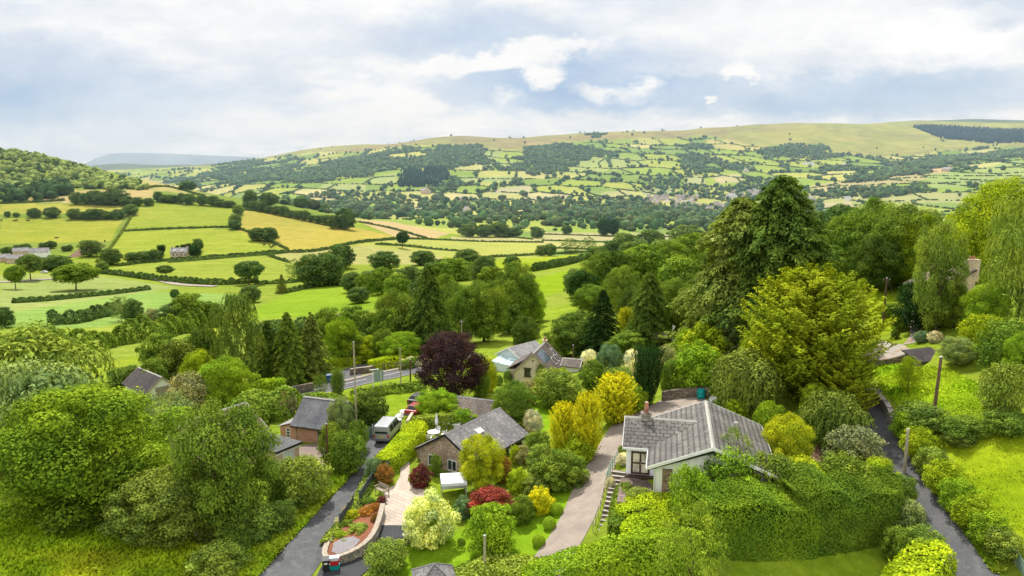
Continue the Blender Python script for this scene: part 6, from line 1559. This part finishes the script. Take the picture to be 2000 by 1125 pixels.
def pole(name, u, v, vtop, r_, mat, label, arm=None, lean=0.0, cat='utility pole', arms=1):
    p = P(u, v); h = height_for(p, vtop); e = empty(name, p, 0, label, cat); e.rotation_euler.y = lean
    MB().tube((0,0,-.6),(0,0,h),r_,r_*.75,10).build('pole', M[mat], e)
    if arm:
        for i in range(arms): MB().box(-arm/2, arm/2, -.05, .05, h-.35-i*.5, h-.24-i*.5).build('crossarm', M[mat], e)
        for x in (-arm*.42, 0, arm*.42): MB().tube((x,0,h-.24),(x,0,h-.06),.045,.03,8).build('insulator', M['concrete'], e)
    MB().tube((0,0,h),(0,0,h+.05),r_*.95,r_*.6,10).build('cap', M['galvanised'], e)
    return e, p+Vector((0,0,h))
_, t1 = pole('utility_pole',1822,822,697,.17,'pole_wood','leaning brown pole on the right-hand lawn',lean=.035)
_, t2 = pole('utility_pole',1724,645,543,.14,'pole_wood','slim wooden pole in the upper garden at right',1.0)
_, t3 = pole('utility_pole',1766,925,838,.15,'pale_pole','pale wooden pole beside the right-hand lane')
_, t4 = pole('utility_pole',947,1130,1046,.13,'pale_pole','short pale pole with foot pegs at the bottom of the lawn')
_, t5 = pole('utility_pole',642,935,828,.11,'red_pole','thin red-brown pole beside the lane bushes')
_, t6 = pole('utility_pole',697,852,668,.11,'pale_pole','tall thin pale pole left of the silver van')
_, t7 = pole('utility_pole',338,740,694,.13,'pale_pole','pale pole right of the dark roof with white gable')
_, t8 = pole('utility_pole',783,752,680,.12,'pale_pole','pale roadside pole, left of two by the main road')
_, t9 = pole('utility_pole',802,755,702,.13,'red_pole','dark roadside pole, right of two by the main road')
_, t10 = pole('utility_pole',823,692,643,.13,'galvanised','tall grey pole between spruce and copper beech')
_, t11 = pole('utility_pole',902,690,626,.13,'pale_pole','wooden pole behind the copper beech',.8)
_, t12 = pole('utility_pole',1119,722,674,.14,'pole_wood','wooden pole right of the cream cottage')
_, t13 = pole('flag_pole',1313,668,634,.05,'white_paint','little pole with a pale pennant beside the wooden shelter',cat='flag pole')
for u, v in ((947,1058),(947,1075),(947,1092)): pass
def wire(a, b, sag, label):
    m = MB(); pts_ = [a.lerp(b, i/16)-Vector((0,0,sag*4*(i/16)*(1-i/16)))-a for i in range(17)]
    for p, q in zip(pts_[:-1], pts_[1:]): m.tube(p, q, .014, seg=4, cap=False)
    o = m.build('overhead_wire', M['rubber']); o.location = a; tag(o, label, 'wire')
wire(t1, t2, 1.2, 'overhead wire between the leaning pole and the upper garden pole')
wire(t5, t6, .6, 'overhead wire between the red-brown and the tall pale pole')
wire(t6, t8, 1.0, 'overhead wire from the tall pale pole to the main road')
wire(t2, at_y(1360, 705, 84), 1.5, 'overhead wire crossing the great golden cypress')
# ------------------------------------------------------------------ vehicles and garden things
def loft(name, secs, mat, parent, smooth=True):
    """skin through equal-length rings"""
    bm = bmesh.new(); rows = [[bm.verts.new(p) for p in s] for s in secs]; k = len(rows[0])
    for a, b in zip(rows[:-1], rows[1:]):
        for i in range(k): bm.faces.new((a[i], a[(i+1)%k], b[(i+1)%k], b[i]))
    bm.faces.new(rows[0][::-1]); bm.faces.new(rows[-1])
    bmesh.ops.recalc_face_normals(bm, faces=bm.faces)
    me = bpy.data.meshes.new(name); bm.to_mesh(me); bm.free(); me.materials.append(mat)
    o = link(name, me, parent)
    b = o.modifiers.new('bevel', 'BEVEL'); b.width = .05; b.segments = 2; b.limit_method = 'ANGLE'
    return o
def wheel(parent, x, y, r_, side, w=.2):
    a = MB().tube((x-side*.0,y,r_),(x-side*w,y,r_),r_,r_,18).build('wheel', M['rubber'], parent)
    MB().tube((x+side*.012,y,r_),(x-side*.02,y,r_),r_*.62,r_*.55,14).build('rim', M['galvanised'], a)
def quad_part(name, pts_, off, mat, parent):
    pts_ = [Vector(p) for p in pts_]; n_ = (pts_[1]-pts_[0]).cross(pts_[2]-pts_[0]).normalized(); m = MB()
    q = [p+n_*off for p in pts_]; r_ = [p+n_*.001 for p in pts_]
    m.face(q)
    for i in range(len(q)): m.face([r_[i], r_[(i+1)%len(q)], q[(i+1)%len(q)], q[i]])
    return m.build(name, M[mat], parent)
def vehicle(name, loc, rz, label, cat, paint, L_, W_, prof, cab, wheels, r_, glass_rear, side_wins, sz=1.0):
    """prof: list of (y, z_low, z_belt) body outline; cab: list of (y, z, inset) roofline; y=0 rear"""
    e = empty(name, loc, rz, label, cat); hw = W_/2; secs = []
    for y, z0, zb, zt, ins in prof:
        secs.append([(-hw*.94,y,z0),(-hw,y,z0+.25),(-hw,y,zb),(-hw+ins,y,zt),(hw-ins,y,zt),(hw,y,zb),(hw,y,z0+.25),(hw*.94,y,z0)])
    loft('body', secs, M[paint], e)
    for y in wheels:
        for s in (-1,1): wheel(e, s*(hw+.005), y, r_, s)
    for pts_ in glass_rear: quad_part('window', pts_, .012, 'van_glass', e)
    for pts_ in side_wins: quad_part('window', pts_, .012, 'van_glass', e)
    return e
# silver high-roof van, rear towards the lane
p = P(745,868); q = P(775,832); rz = math.atan2(q.y-p.y, q.x-p.x)-math.pi/2
hw = .97; zb, zt, ins = 1.15, 2.12, .17
VAN = vehicle('van', Vector((p.x,p.y,p.z+.06)), rz, 'silver van with high roof and dark rear window parked by the lime hedge', 'van', 'silver_paint', 4.9, 1.94,
 [(0,.42,zb,1.95,ins),(.12,.34,zb+.02,zt,ins),(3.3,.34,zb,zt,ins),(3.55,.34,zb,2.02,ins),(4.35,.34,zb-.02,1.16,.16),(5.05,.36,.95,1.0,.12),(5.2,.42,.8,.84,.16)], None, (.95,4.2), .33,
 [[(-hw+.22,.0,1.2),(hw-.22,.0,1.2),(hw-.30,.03,1.82),(-hw+.30,.03,1.82)]],
 [[(hw-.015,.45,1.25),(hw-.015,1.7,1.25),(hw-.13,1.65,1.92),(hw-.13,.5,1.92)],[(hw-.015,1.85,1.25),(hw-.015,2.95,1.25),(hw-.13,2.95,1.92),(hw-.13,1.9,1.92)],[(hw-.015,3.05,1.25),(hw-.015,4.05,1.25),(hw-.13,3.55,1.9),(hw-.13,3.05,1.92)],
  [(-hw+.015,1.7,1.25),(-hw+.015,.45,1.25),(-hw+.13,.5,1.92),(-hw+.13,1.65,1.92)],[(-hw+.015,2.95,1.25),(-hw+.015,1.85,1.25),(-hw+.13,1.9,1.92),(-hw+.13,2.95,1.92)]])
for s in (-1,1):
    MB().box(s*.80-.09, s*.80+.09, -.03, .01, .72, 1.12).build('tail_light', M['lamp_red'], VAN)
MB().box(-.9,.9,-.14,.05,.38,.58).build('bumper', M['grey_plastic'], VAN)
MB().box(-.28,.28,-.03,-.005,.75,.87).build('number_plate', M['yellow_plastic'], VAN)
for s in (-1,1): MB().box(s*1.0-.10+s*.08, s*1.0+.10+s*.08, 4.0, 4.12, 1.2, 1.42).build('mirror', M['black_paint'], VAN)
def car(u, v, rz, paint, label, dz=.06):
    hw = .86; zb = .92
    p = P(u, v)
    c = vehicle('car', Vector((p.x,p.y,p.z+dz)), rz, label, 'car', paint, 4.1, 1.72,
     [(0,.45,.80,.84,.1),(.08,.3,zb,.98,.1),(.25,.28,zb,1.02,.12),(.75,.28,zb,1.42,.26),(2.2,.28,zb,1.45,.26),(2.95,.28,zb,.98,.14),(3.9,.3,.78,.82,.12),(4.05,.42,.7,.72,.2)], None, (.75,3.3), .31,
     [[(-hw+.3,.30,1.06),(hw-.3,.30,1.06),(hw-.36,.68,1.38),(-hw+.36,.68,1.38)]],
     [[(hw-.03,.75,.98),(hw-.03,2.6,.98),(hw-.23,2.15,1.37),(hw-.23,.85,1.37)],[(-hw+.03,2.6,.98),(-hw+.03,.75,.98),(-hw+.23,.85,1.37),(-hw+.23,2.15,1.37)],[(hw-.26,2.88,1.04),(-hw+.26,2.88,1.04),(-hw+.33,2.3,1.40),(hw-.33,2.3,1.40)]])
    for s in (-1,1):
        MB().box(s*.64-.12, s*.64+.12, -.02, .05, .62, .78).build('tail_light', M['lamp_red'], c); MB().box(s*.6-.14, s*.6+.14, 3.98, 4.05, .58, .70).build('headlight', M['white_paint'], c)
    MB().box(-.8,.8,-.07,.06,.34,.5).build('bumper', M['grey_plastic'], c)
    return c
car(801,818,-.35,'red_paint','red car parked behind the stone wall beside the elder bush')
car(806,797,-.35,'black_paint','black car parked beyond the red car')
car(92,534,1.35,'white_paint','white car parked on the farm track at far left',.15)
# bins at the lane corner
def at_ground(u, v, dz=0): 
    q = P(u, v); q.z += dz; return q
p = at_ground(637,1116,.07)
WB = empty('wheelie_bin', p, .25, 'dark grey wheelie bin at the foot of the bed wall', 'bin')
m = MB(); lo = [(-.22,-.25,.08),(.22,-.25,.08),(.22,.22,.08),(-.22,.22,.08)]; hi = [(-.29,-.34,.98),(.29,-.34,.98),(.29,.33,.98),(-.29,.33,.98)]
loft('body', [lo, hi], M['bin_plastic'], WB)
m = MB(); m.prism([(-.40,.99),(-.37,1.05),(.30,1.10),(.38,1.06),(.38,.99)], 0, -.31, .31); m.build('lid', M['bin_plastic'], WB)
MB().tube((-.27,.40,1.0),(.27,.40,1.0),.03).build('handle', M['bin_plastic'], WB)
MB().box(-.13,.13,-.348,-.335,.70,.84).build('number_label', M['white_paint'], WB)
for s in (-1,1): MB().tube((s*.24,.24,.1),(s*.30,.24,.1),.1,.1,12).build('wheel', M['rubber'], WB)
def crate(p, rz, mat, lid, label, h=.36, w=.52, d=.36):
    e = empty('recycling_box', p, rz, label, 'recycling box')
    lo = [(-w/2*.86,-d/2*.86,0),(w/2*.86,-d/2*.86,0),(w/2*.86,d/2*.86,0),(-w/2*.86,d/2*.86,0)]; hi = [(-w/2,-d/2,h),(w/2,-d/2,h),(w/2,d/2,h),(-w/2,d/2,h)]
    loft('body', [lo, hi], M[mat], e)
    MB().box(-w/2-.02, w/2+.02, -d/2-.02, d/2+.02, h+.002, h+.04).build('lid' if lid else 'rim', M[lid or mat], e)
    for s in (-1,1): MB().box(s*(w/2+.0)-.02, s*(w/2)+.02, -.08, .08, h*.72, h*.85).build('handle', M[lid or mat], e)
    return e
p = at_ground(654,1113,.07)
crate(p, .2, 'teal_plastic', None, 'teal recycling box at the bottom of the stack beside the bin', .34, .8, .5)
crate(p+Vector((0,0,.385)), .22, 'red_plastic', None, 'red recycling box in the middle of the stack beside the bin', .34, .74, .46)
crate(p+Vector((0,0,.77)), .18, 'lilac_plastic', 'lilac_plastic', 'pale lilac recycling box on top of the stack beside the bin', .28, .74, .46)
p = at_ground(645,1114,.07); crate(p, .3, 'grey_plastic', 'green_metal', 'small grey food-waste caddy between bin and stacked boxes', .38, .28, .3)
# white gazebo tent
p = at_ground(886,968,.06)
GZ_ = empty('gazebo', p, .15, 'white gazebo tent in front of the brown stone house', 'gazebo')
hw = 1.15
for x in (-1,1):
    for y in (-1,1): MB().tube((x*hw,y*hw,-.2),(x*hw,y*hw,1.7),.03,seg=6).build('leg', M['galvanised'], GZ_)
m = MB(); tp = Vector((0,0,2.25)); cs = [Vector((-hw-.05,-hw-.05,1.72)),Vector((hw+.05,-hw-.05,1.72)),Vector((hw+.05,hw+.05,1.72)),Vector((-hw-.05,hw+.05,1.72))]
for i in range(4):
    a, b = cs[i], cs[(i+1)%4]; mid = (a+b)/2+Vector((0,0,.02)); m1 = (a+tp)/2-Vector((0,0,.07)); m2 = (b+tp)/2-Vector((0,0,.07)); 
    m.face([a,b,m2,m1]); m.face([m1,m2,tp]); m.face([a-Vector((0,0,.28)),b-Vector((0,0,.28)),b,a])
bmesh.ops.remove_doubles(m.bm, verts=m.bm.verts, dist=.001); m.build('canopy', M['canvas'], GZ_)
m = MB(); m.face([(-hw,hw,.1),(hw,hw,.1),(hw,hw,1.45),(-hw,hw,1.45)]); m.face([(hw,-hw,.1),(hw,hw,.1),(hw,hw,1.45),(hw,-hw,1.45)]); m.build('side_panel', M['canvas'], GZ_)
# garden table set
p = at_ground(847,856,.05)
TB = empty('garden_table', p, 0, 'round white garden table behind the stone house', 'table')
MB().tube((0,0,.70),(0,0,.75),.75,.75,24).build('tabletop', M['white_paint'], TB)
for k_ in range(4):
    a = k_*math.pi/2+.4; MB().tube((.55*math.cos(a),.55*math.sin(a),0),(.2*math.cos(a),.2*math.sin(a),.7),.03,.03,6).build('leg', M['white_paint'], TB)
def gchair():
    e = empty('garden_chair', p, 0, '', 'chair')
    MB().box(-.25,.25,-.25,.25,.42,.46).build('seat', M['white_paint'], e)
    b = MB(); b.prism([(-.25,.46),(.25,.46),(.29,.80),(.15,.95),(-.15,.95),(-.29,.80)], 1, .23, .27); o = b.build('backrest', M['white_paint'], e); o.rotation_euler.x = -.12
    for x in (-1,1):
        for y in (-1,1): MB().tube((x*.25,y*.25,0),(x*.21,y*.21,.42),.025,.03,6).build('leg', M['white_paint'], e)
        MB().box(x*.28-.03,x*.28+.03,-.2,.25,.64,.68).build('armrest', M['white_paint'], e)
    return e
ch0 = gchair()
def copy_tree(o, parent=None):
    c = o.copy(); COL.objects.link(c); c.parent = parent
    for ch in list(o.children): copy_tree(ch, c)
    return c
for i, (a, l) in enumerate(((2.9,'white garden chair at the left of the round table'),(1.3,'white garden chair behind the round table'),(.1,'white garden chair at the right of the round table'),(4.4,'white garden chair nearest the house at the round table'))):
    e = ch0 if i == 0 else copy_tree(ch0)
    e.location = p+Vector((1.15*math.cos(a),1.15*math.sin(a),0)); e.rotation_euler.z = a-math.pi/2; e['label'] = l; e['group'] = 'chairs at the white garden table'
q = at_ground(853,848,.05)
PS = empty('parasol', q, 0, 'closed white parasol behind the garden table', 'parasol')
MB().tube((0,0,0),(0,0,2.6),.03,.025,8).build('pole', M['weathered_wood'], PS); MB().tube((0,0,1.1),(0,0,1.5),.11,.22,10).tube((0,0,1.5),(0,0,2.55),.22,.04,10).build('canopy', M['canvas'], PS); MB().tube((0,0,0),(0,0,.12),.28,.24,14).build('base', M['concrete'], PS)
# paddling pool / blue cover
p = at_ground(861,822,.06); PP = empty('paddling_pool', p, 0, 'small pale blue paddling pool behind the hedge', 'paddling pool')
MB().tube((0,0,0),(0,0,.45),1.35,1.3,22).build('side', M['pool_blue'], PP); MB().tube((0,0,.452),(0,0,.46),1.2,1.2,22).build('cover', M['pool_blue'], PP)
# garden bench on the paving
p = at_ground(746,966,.08); BN = empty('garden_bench', p, -.75, 'weathered wooden bench at the corner of the paved drive', 'bench')
for i in range(4): MB().box(-.75,.75,-.28+i*.13,-.18+i*.13,.43,.46).build('seat_slat', M['weathered_wood'], BN)
for i in range(3): MB().box(-.75,.75,.27,.31,.55+i*.14,.65+i*.14).build('back_slat', M['weathered_wood'], BN)
for x in (-1,1):
    MB().box(x*.72-.035,x*.72+.035,.24,.31,0,.98).build('leg', M['weathered_wood'], BN); MB().box(x*.72-.035,x*.72+.035,-.3,-.23,0,.68).build('leg', M['weathered_wood'], BN); MB().box(x*.72-.04,x*.72+.04,-.32,.3,.68,.72).build('armrest', M['weathered_wood'], BN)
# road signs seen from behind, bins by the road
p = at_ground(736,772,0); h = height_for(p, 722); DS = empty('direction_sign', p, .5, 'back of a road direction sign on white posts by the main road', 'road sign')
MB().tube((-.5,0,-.3),(-.5,0,h),.06).build('post', M['white_paint'], DS); MB().tube((.7,0,-.3),(.7,0,h-.4),.06).build('post', M['white_paint'], DS)
MB().box(-.3,1.1,.07,.11,h-1.9,h-.2).build('panel', M['sign_back'], DS)
for z in (h-1.9,h-.5): MB().box(-.3,1.1,.045,.068,z,z+.08).build('rail', M['galvanised'], DS)
MB().box(-1.0,.4,-.12,.0,h,h+.12).build('lamp', M['white_paint'], DS)
p = at_ground(645,748,.08); BB = empty('blue_bin', p, .4, 'dark blue bin standing by the upright conifers at the road', 'bin')
loft('body', [[(-.5,-.4,.1),(.5,-.4,.1),(.5,.4,.1),(-.5,.4,.1)],[(-.6,-.5,1.3),(.6,-.5,1.3),(.6,.5,1.3),(-.6,.5,1.3)]], M['blue_plastic'], BB)
MB().prism([(-.55,1.31),(-.55,1.36),(0,1.5),(.55,1.36),(.55,1.31)], 0, -.63, .63).build('lid', M['blue_plastic'], BB)
for s in (-1,1): MB().tube((s*.5,-.3,.1),(s*.56,-.3,.1),.1,.1,10).build('wheel', M['rubber'], BB)
# yellow bag on the barrier
p = at_ground(694,857,.0); YB = MB().prism([(-.28,.25),(.28,.25),(.33,.7),(.2,1.05),(-.2,1.05),(-.33,.7)], 1, -.12, .12).build('yellow_bag', M['yellow_plastic'], bevel=.05); YB.location = p; tag(YB, 'yellow bag hung on the short white rail', 'bag')
# green butt and white covers behind the bungalow
p = at_ground(1369,779,.06); GBt = empty('water_butt', p, 0, 'teal-green round tank beside the retaining wall', 'tank')
MB().tube((0,0,0),(0,0,.55),.38,.5,16).tube((0,0,.55),(0,0,1.0),.5,.40,16).build('body', M['teal_plastic'], GBt, smooth=True); MB().tube((0,0,1.0),(0,0,1.08),.42,.3,16).build('lid', M['teal_plastic'], GBt)
p = at_ground(1394,784,.05); WC = MB(); WC.prism([(-.5,0),(.5,0),(.4,.35),(.1,.5),(-.3,.4)], 1, -.5, .5); o = WC.build('covered_heap', M['canvas'], bevel=.08); o.location = p; tag(o, 'white sheeted heap beside the teal tank', 'heap')
# rocks on the yard wall
rr = random.Random(3)
for i, (u, v) in enumerate(((772,828),(768,835),(776,820),(784,812),(764,842))):
    bm = bmesh.new(); bmesh.ops.create_icosphere(bm, subdivisions=2, radius=.55)
    for vv in bm.verts: vv.co *= rr.uniform(.75,1.15); vv.co.z *= .75
    me = bpy.data.meshes.new('rock'); bm.to_mesh(me); bm.free(); me.materials.append(M['white_render' if i != 1 else 'pale_stone'])
    o = link('rock', me); o.location = at_ground(u+4, v-2, .25); tag(o, ('pale boulder nearest the van roof','pinkish boulder beside the van','middle pale boulder on the wall line','upper pale boulder near the lawn','lowest pale boulder by the van front')[i], 'rock', 'boulders beside the van')
# pennant
o = MB().face([(0,0,0),(.45,.05,-.25),(0,0,-.9)]); 
m = MB(); m.prism([(0,0),(.45,-.25),(.02,-.9)], 1, -.01, .01); o = m.build('pennant', M['canvas']); o.location = t13-Vector((0,0,.05)); tag(o, 'pale pennant on the little pole by the shelter', 'flag')
# cattle on the hill
def cow_mesh():
    m = MB(); bm = m.bm
    def ring(y, z, rx, rz_): return [(rx*math.cos(t), y, z+rz_*math.sin(t)) for t in [2*math.pi*i/10 for i in range(10)]]
    secs = [ring(-1.15,1.2,.12,.15),ring(-1.0,1.12,.32,.36),(ring(-.4,1.02,.40,.44)),ring(.3,1.02,.38,.44),ring(.85,1.1,.30,.40),ring(1.15,1.22,.16,.26),ring(1.4,1.38,.13,.17),ring(1.75,1.2,.10,.12),ring(1.9,1.1,.08,.09)]
    rows = [[bm.verts.new(p) for p in s] for s in secs]
    for a, b in zip(rows[:-1], rows[1:]):
        for i in range(10): bm.faces.new((a[i], a[(i+1)%10], b[(i+1)%10], b[i]))
    bm.faces.new(rows[0][::-1]); bm.faces.new(rows[-1])
    for x in (-.22,.22):
        for y in (-.85,.75): m.tube((x,y,.85),(x,y-.05,.45),.12,.08,6).tube((x,y-.05,.45),(x,y,0),.07,.06,6)
        m.tube((x*.5,1.45,1.48),(x*1.3,1.42,1.5),.05,.03,5)
    m.tube((0,-1.15,1.3),(0,-1.25,.5),.04,.03,5)
    bmesh.ops.recalc_face_normals(bm, faces=bm.faces); me = bpy.data.meshes.new('cow'); bm.to_mesh(me); bm.free(); me.materials.append(M['cow_hide']); return me
CM = cow_mesh()
for i, (u, v) in enumerate(((3,432),(28,433),(33,432),(55,433),(516,480),(526,481),(535,482),(530,485),(205,473),(111,467))):
    o = link('cow', CM); o.location = P(u, v); o.rotation_euler.z = rr.uniform(0,6.28); o.scale = (1.15,)*3
    tag(o, 'dark cow grazing in the field on the left hill', 'cow', 'cattle on the left hill')
# dead branches at the hawthorn
p = at_ground(398,1062,0); m = MB()
for a in range(7):
    d = Vector((math.cos(a*2.1)*.7, math.sin(a*2.1)*.7, .7+.2*(a%3))); q = d*(1.3+.3*(a%2)); m.curve([Vector((0,0,.1)), q*.5+Vector((0,0,.1)), q+Vector((.1,0,.25))], .05, .012, 5); m.curve([q*.6, q*.6+Vector((d.y,-d.x,.5))*.6], .025, .008, 5)
o = m.build('dead_branch', M['weathered_wood']); o.location = p; tag(o, 'pale dead branches at the edge of the hawthorn thicket', 'branch')
# long grass and meadow flowers: uncountable
def tufts(name, polys, n, size, cols, seed, label, spread=.6, zo=.0):
    r = rg(seed); X = []; Y = []
    for poly in polys:
        W_ = [P(u, v) for u, v in poly]; xs = [q.x for q in W_]; ys = [q.y for q in W_]; area = (max(xs)-min(xs))*(max(ys)-min(ys))
        x = r.uniform(min(xs), max(xs), n*4); y = r.uniform(min(ys), max(ys), n*4); m = inpoly(x, y, [(q.x,q.y) for q in W_]); X.append(x[m][:n]); Y.append(y[m][:n])
    X = np.concatenate(X); Y = np.concatenate(Y); k = len(X); z = height(X, Y)
    dens = vnoise(X/1.6, Y/1.6, seed); s = size*r.uniform(.5,1.3,k)*(.5+dens)
    p = np.stack((X, Y, z+s*.55+zo), 1); axis = r.normal(size=(k,3))*.35+np.array((0,0,1.0)); nn = unit(r.normal(size=(k,3))*np.array((.7,.7,.3))+np.array((0,-.2,.9)))
    V_, F_ = cards(p, nn, s, s*.35, r, axis)
    ci = np.clip(((vnoise(X/3.1, Y/3.1, seed+1)*.75+r.random(k)*.35)*len(cols)).astype(int), 0, len(cols)-1); c = np.array(cols)[ci]*(.75+.5*r.random((k,1)))*1.45
    o = link(name, np_mesh(name, V_, F_, M['woodland'], c)); return tag(o, label, 'grass', kind='stuff')
tufts('meadow_grass', [[(-40,985),(150,1008),(330,1050),(420,1075),(440,1180),(-60,1180)]], 60000, .30, [(.17,.28,.012),(.20,.31,.014),(.23,.33,.015),(.27,.34,.016),(.31,.34,.018)], 61, 'rough tussocky meadow grass at the bottom left')
tufts('lane_verge_grass', [[(440,1125),(510,1050),(580,985),(640,945),(668,920),(700,905),(672,945),(610,1010),(545,1080),(500,1130)]], 16000, .30, [(.17,.30,.015),(.25,.36,.02),(.33,.38,.03)], 62, 'long bright grass on the verge of the lane')
tufts('field_grass', [[(1700,700),(1780,715),(1850,720),(1990,790),(1990,830),(1840,830),(1760,800),(1720,760)]], 16000, .13, [(.16,.30,.012),(.24,.37,.015),(.30,.40,.02)], 63, 'long grass on the right-hand lawn')
tufts('pasture_grass', [[(1850,855),(2010,845),(2010,1110),(1960,1040),(1900,970)]], 3000, .07, [(.17,.28,.012),(.20,.30,.012),(.24,.30,.015)], 64, 'bright yellow-green grass of the right-hand field')
tufts('right_verge_grass', [[(1790,905),(1830,960),(1890,1050),(1940,1120),(1960,1120),(1900,1040),(1850,965),(1805,905)]], 6000, .24, [(.17,.28,.015),(.30,.33,.04)], 65, 'grass verge between the right lane and its hedge')
